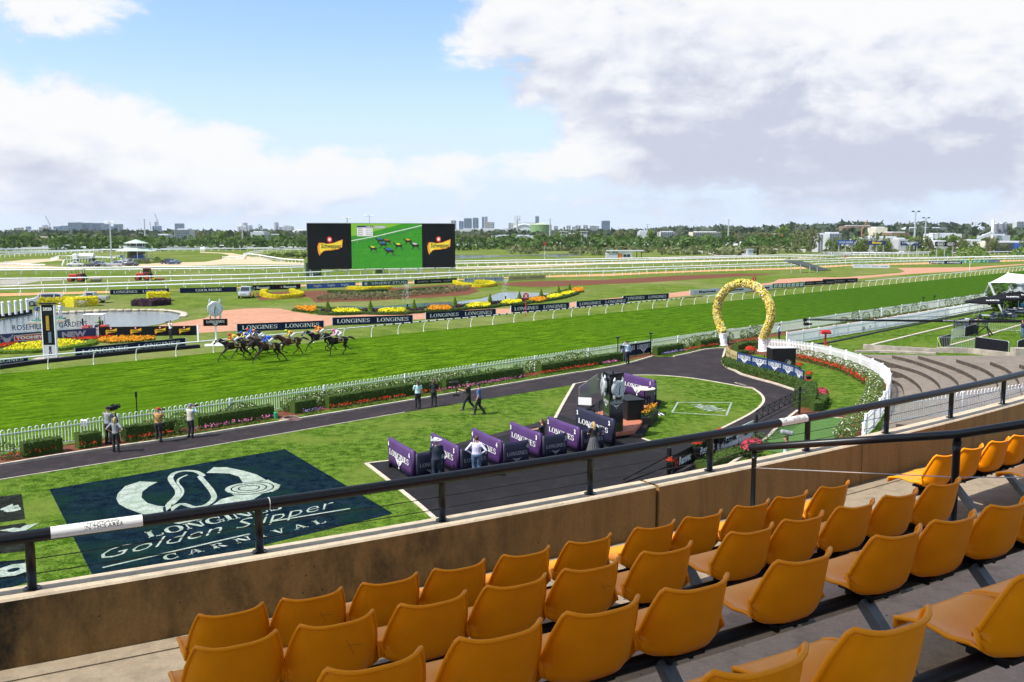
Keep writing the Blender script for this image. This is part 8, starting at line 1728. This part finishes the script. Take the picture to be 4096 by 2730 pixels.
# ================================================================ TERRACE AND RIGHT SIDE
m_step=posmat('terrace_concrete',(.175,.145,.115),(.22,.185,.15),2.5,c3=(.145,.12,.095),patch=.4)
m_riser=posmat('dark_step_face',(.062,.050,.040),(.095,.078,.062),3.0,c3=(.050,.040,.032),patch=.8)  # step faces darker than the treads
te=[[(395,1085),(480,1112),(545,1165),(570,1275),(560,1400),(480,1560)],[(365,978),(530,1030),(660,1100),(735,1170),(757,1240),(760,1420),(700,1600)],[(150,842),(290,880),(520,948),(700,1000),(850,1070),(930,1140),(948,1200),(960,1400),(900,1620)],[(440,842),(640,890),(830,955),(1010,1030),(1110,1100),(1140,1165),(1150,1400),(1100,1640)],
      [(710,847),(990,930),(1190,1010),(1300,1070),(1333,1125),(1350,1400),(1320,1650)],[(1110,882),(1350,960),(1480,1030),(1525,1090),(1580,1260),(1590,1650)],[(1465,907),(1620,970),(1700,1030),(1760,1100),(1810,1300),(1830,1650)],[(1770,935),(1900,990),(1980,1100),(2050,1650)]]
sheet('terrace_floor',gs('K',[(60,830),(150,838),(700,840),(1110,875),(1819,930),(2400,960),(2600,1700),(300,1700),(420,1300),(410,1010),(250,900)]),.024,m_step)
for k,pts in enumerate(te):
 z=.24*(k+1);P=smooth_path([g('K',x,y,z)for x,y in pts],3);out=[g('K',2700+k*20,1750+k*10),g('K',2650+k*20,990+k*6)]
 if k>=2:out.append(g('K',pts[0][0]+60,pts[0][1]-2,z))
 poly=[V((p.x,p.y,0))for p in P+out];tri=tessellate_polygon([poly]);n=len(poly);m=MB();vs_=[(p.x,p.y,z)for p in poly]+[(p.x,p.y,0.0)for p in poly]
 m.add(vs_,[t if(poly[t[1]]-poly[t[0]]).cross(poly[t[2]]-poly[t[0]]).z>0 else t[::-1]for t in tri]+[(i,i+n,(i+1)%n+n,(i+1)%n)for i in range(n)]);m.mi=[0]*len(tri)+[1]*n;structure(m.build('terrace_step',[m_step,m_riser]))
def wallp(name,pts,w,z0,z1):return structure(ribbon(pts,-w/2,w/2,z0,z1).build(name,m_conc))
wallp('terrace_wall',gs('K',[(140,775),(500,800),(900,822)]),.35,0,.42);wallp('terrace_wall',gs('K',[(60,812),(300,812),(600,822),(900,835)]),.5,0,.18);wallp('terrace_wall',gs('K',[(905,812),(1240,820),(1760,880)]),.4,0,.45)
t=tag(MB().box((0,0,.45),(1.6,.8,.9)).build('concrete_block',m_conc,None,loc=g('K',1800,880)),'concrete block at the right edge of the terrace','block')
b=g('J',952,200);t=thing('red_letter_stand','red stand with a small pitched top on the right lawn','stand',b);m=MB();m.box((0,0,.55),(.14,.14,1.1));m.build('post',m_red,t);m=MB();m.prism([(-.42,-.3),(.42,-.3),(.42,.3),(-.42,.3)],1.1,1.22);m.beam((-.42,-.18,1.3),(.42,-.18,1.3),.34,.08);m.beam((-.42,.12,1.38),(.42,.12,1.38),.34,.08);m.build('pitched_top',m_red,t)
def barrier(a,b,lab,cover=None,h=1.08):
 d=b-a;L=d.length;t=thing('crowd_barrier',lab,'barrier',a,math.atan2(d.y,d.x));m=MB();m.tube([(0,0,.06),(0,0,h-.1),(.1,0,h),(L-.1,0,h),(L,0,h-.1),(L,0,.06)],.022,6);m.tube([(0,0,.2),(L,0,.2)],.018,5);m.build('frame',m_steel,t);n=int(L/.16)
 for s in(.1,.9):m=MB();m.beam((s*L,-.3,.03),(s*L,.3,.03),.05,.03);m.build('foot',m_steel,t)
 if cover:m=MB();m.box((L/2,-.035,.58),(L*.98,.03,.98));m.build('cover',cover,t)
 else:
  m=MB();m.tube([(0,0,0),(0,0,h-.22)],.011,4);me=m.mesh('bar',m_steel)
  for i in range(1,n):ob('bar',me,t,(L*i/n,0,.2))
m_vin=mat('black_cover',(.009,.009,.013),.65,.1,2,bump=.3,spec=.15)
K_=lambda x,y:g('K',x,y)
for a,b,c_,lab in[((915,780),(1040,745),m_vin,'black-covered barrier at the corner of the terrace'),((930,780),(1290,775),None,'bare steel barrier in front of the covered one'),((1060,690),(1200,640),None,'bare steel barrier behind the corner'),((1195,660),(1330,620),m_vin,'black-covered barrier beside the camera crane tripod'),((1305,775),(1655,828),m_vin,'large black-covered barrier facing the terrace'),((1745,825),(1860,780),m_vin,'black-covered barrier cut by the right edge'),((1450,595),(1780,605),None,'long bare barrier behind the crane tripod')]:barrier(K_(*a),K_(*b),lab,c_)
m=MB();a=K_(905,780);m.tube([(0,0,1.05),(.15,-.05,.7),(.35,-.05,.25),(.6,-.05,.12)],.045,6);tag(m.build('hi_vis_strap',m_lime,None,loc=a),'fluorescent yellow strap hanging on the corner barrier','strap')
cb_=K_(1420,640);cr=thing('camera_crane','long black camera jib reaching left from its tripod','camera crane',cb_);jh=ztop(cb_,'K',1410,487)
for a in range(3):m=MB();m.beam((0,0,jh-.5),(1.0*math.cos(a*2.1+.4),1.0*math.sin(a*2.1+.4),0),.09);m.build('leg',m_black,cr)
tip=at_depth('E',40,1075,cb_.y-1.0)-cb_;bk=at_depth('E',2100,1088,cb_.y+.3)-cb_;m=MB();m.tube([tip,V((0,0,jh)),bk],[.07,.14,.15],6);m.build('boom',m_black,cr);m=MB();m.tube([tip+V((0,0,.12)),V((0,0,jh+.55)),bk+V((0,0,.1))],.02,4);m.build('cable',m_black,cr)
m=MB();m.box(tip+V((.2,0,-.42)),(.5,.3,.3),bev=.03);m.box(tip+V((.05,0,0)),(.35,.25,.35),bev=.05);m.tube([tip+V((.4,0,-.42)),tip+V((.75,0,-.42))],.09,8);m.tube([tip,tip+V((0,0,-.35))],.05,6);m.build('remote_head',m_black,cr)
mid=tip.lerp(V((0,0,jh)),.82);dd_=(V((0,0,jh))-tip).normalized();put2d(text2d('FLYING CAMERAS',1,bold=.02),cr,mid+V((0,-.16,0))-dd_*1.2,dd_,(0,0,1),m_ink,'lettering',w=2.6,h=.13)
p=K_(1400,640);person('crane operator in grey top at the camera jib tripod',p+V((-.5,.3,0)),look(60),gry_c,blk_c,brn_h,FOLD,1.75);p=K_(1800,660);person('person in navy clothes at the right end of the camera jib',p,look(80),nvy_c,jean,brn_h,FOLD,1.75,sleeve='long')
lt=mat('table_top_grey',(.55,.57,.60),.4);dc_=mat('dark_wicker',(.05,.06,.085),.7)
def cafe_chair_me():
 m=MB();m.box((0,0,.42),(.46,.44,.10),bev=.03);m.box((0,.21,.66),(.46,.05,.42),bev=.02);[m.box((s*.21,0,.56),(.04,.40,.22),bev=.01)for s in(-1,1)];[m.beam((sx*.2,sy*.18,0),(sx*.2,sy*.18,.4),.035)for sx in(-1,1)for sy in(-1,1)];return m.mesh('wicker_seat',dc_)
CC=cafe_chair_me();n=0
for i,(x,y)in enumerate([(1130,560),(1215,545),(1200,530),(1330,545),(1500,475),(1420,490),(1620,445),(1560,470),(1760,410),(1700,425),(1640,470),(1780,445)]):
 b=K_(x,y);ttb=thing('cafe_table','pale-topped cafe table, %s in the outdoor bar beyond the barriers'%nth(i),'table',b,.3*i);m=MB();m.box((0,0,.74),(1.15,.75,.04));m.build('tabletop',lt,ttb);[MB().beam((sx*.45,0,0),(sx*.45,0,.72),.05).build('leg',m_black,ttb)for sx in(-1,1)]
 for q_ in(0,1):
  n+=1;o=ob('cafe_chair',CC,None,b+V(((-1)**q_*.45,-.75+q_*1.5*(i%2),0)),.2+PI*(q_%2)*(i%2));tag(o,'dark wicker chair, %s of those at the cafe tables from the left'%nth(n-1),'chair','dark chairs of the outdoor bar')
um_m=mat('black_umbrella_fabric',(.010,.010,.012),.8,spec=.1)
for i,(x,ya,xb,yb)in enumerate([(1405,225,1392,470),(1610,190,1600,440),(1772,170,1755,400)]):
 b=K_(xb,yb);z=ztop(b,'K',x,ya);t=thing('parasol','black parasol with white lettering, %s from the left over the cafe tables'%nth(i),'umbrella',b);m=MB();m.tube([(0,0,0),(0,0,z)],.035,6);m.build('pole',m_back,t);N=8;rr=2.1;m=MB();R3=[(rr*math.cos(2*PI*k/N+.2),rr*math.sin(2*PI*k/N+.2),z-.62)for k in range(N)];m.add([(0,0,z)]+R3+[(x_,y_,z_-.18)for x_,y_,z_ in R3],[(0,k+1,(k+1)%N+1)for k in range(N)]+[(k+1,k+1+N,(k+1)%N+1+N,(k+1)%N+1)for k in range(N)]);m.build('canopy',um_m,t)
 put2d(text2d('De BORTOLI',1,bold=.04),t,(.2,-1.50,z-.36),(1,0,0),(0,.26,.4),m_ink,'lettering',w=1.5,h=.34,center=True)
sl=thing('shade_sail','white tensioned shade sail on leaning white posts at the right edge','shade sail',g('E',1815,1015));Yq=sl.location.y;L_=lambda x,y,Y:at_depth('E',x,y,Y)-sl.location;c1=L_(1695,745,Yq);c2=L_(1862,655,Yq+14);c3=L_(2300,700,Yq+10);c4=L_(2300,745,Yq-2);m=MB();n=10;vs_=[]
for i in range(n+1):
 for j in range(n+1):u,v=i/n,j/n;p=c1*(1-u)*(1-v)+c2*(1-u)*v+c3*u*v+c4*u*(1-v);c0=(c1+c2+c3+c4)/4+V((0,0,.2));k=.5*(1-abs(2*u-1)**2)*.25+.25*(1-abs(2*v-1)**2)*.5;vs_.append(p.lerp(V((p.x*.8+c0.x*.2,p.y*.8+c0.y*.2,c0.z)),k))
m.add(vs_,[(i*(n+1)+j,(i+1)*(n+1)+j,(i+1)*(n+1)+j+1,i*(n+1)+j+1)for i in range(n)for j in range(n)]);m.build('sail_fabric',mat('sail_white',(.72,.70,.64),.7),sl,smooth=True)
m=MB();m.tube([V((0,0,0)),c1],[.10,.14],10);m.build('leaning_post',m_white,sl);e2=g('E',1905,830)-sl.location;m=MB();m.tube([V((e2.x,e2.y,0)),c2],.13,10);m.build('leaning_post',m_white,sl)
for x,y in((1545,1055),(1590,1055)):e=g('E',x,y)-sl.location;m=MB();m.tube([e,c1],.02,4);m.build('stay_cable',m_steel,sl)
b=g('E',1960,985);zt_=ztop(b,'E',1950,872);zb_=ztop(b,'E',1950,955);t=thing('bar_sign','bright blue drinks sign on the outdoor bar at the right edge','sign',b);m=MB();m.box((2.2,0,(zt_+zb_)/2),(6.8,.1,zt_-zb_));m.build('panel',mat('cyan_print',(.03,.40,.62),.5),t);put2d(text2d('PROSECCO',1,bold=.03),t,(.4,-.07,(zt_+zb_)/2),(1,0,0),(0,0,1),m_ink,'lettering',w=3.2,h=.5,center=True);m=MB();m.box((2.2,.5,zb_/2),(6.8,.6,zb_));m.build('bar_front',m_bark,t)
b=g('E',1975,850);z=ztop(b,'E',1975,745);m=MB();m.box((3,0,z/2),(8,4,z));m.box((3,-.2,z),(8.6,4.6,.25));tag(m.build('bar_kiosk',m_lgrey,None,loc=b),'grey kiosk roof behind the parasols at the right edge','kiosk')
for i,(x,y,w,h)in enumerate([(1800,1000,5.2,3.2),(1880,985,4.0,2.6),(1730,880,4,2.2),(1830,850,6,2.6)]):o=ob('leafy_bush',CR['d'][i%3],None,g('E',x,y));o.scale=(w/2,w/2,h/2);tag(o,'dark leafy bush, %s from the left behind the parasols'%nth(i),'bush')
for i,(x,y)in enumerate([(1100,985),(1200,968)]):p=g('E',x,y);m=MB();m.tube([(0,0,0),(0,0,1.6)],.05,6);m.tube([(0,0,1.55),(0,0,1.68)],.2,12);tag(m.build('garden_speaker',m_black,None,loc=p),'round black-topped post, %s of the pair on the far fence'%('left' if i==0 else 'right'),'speaker post')
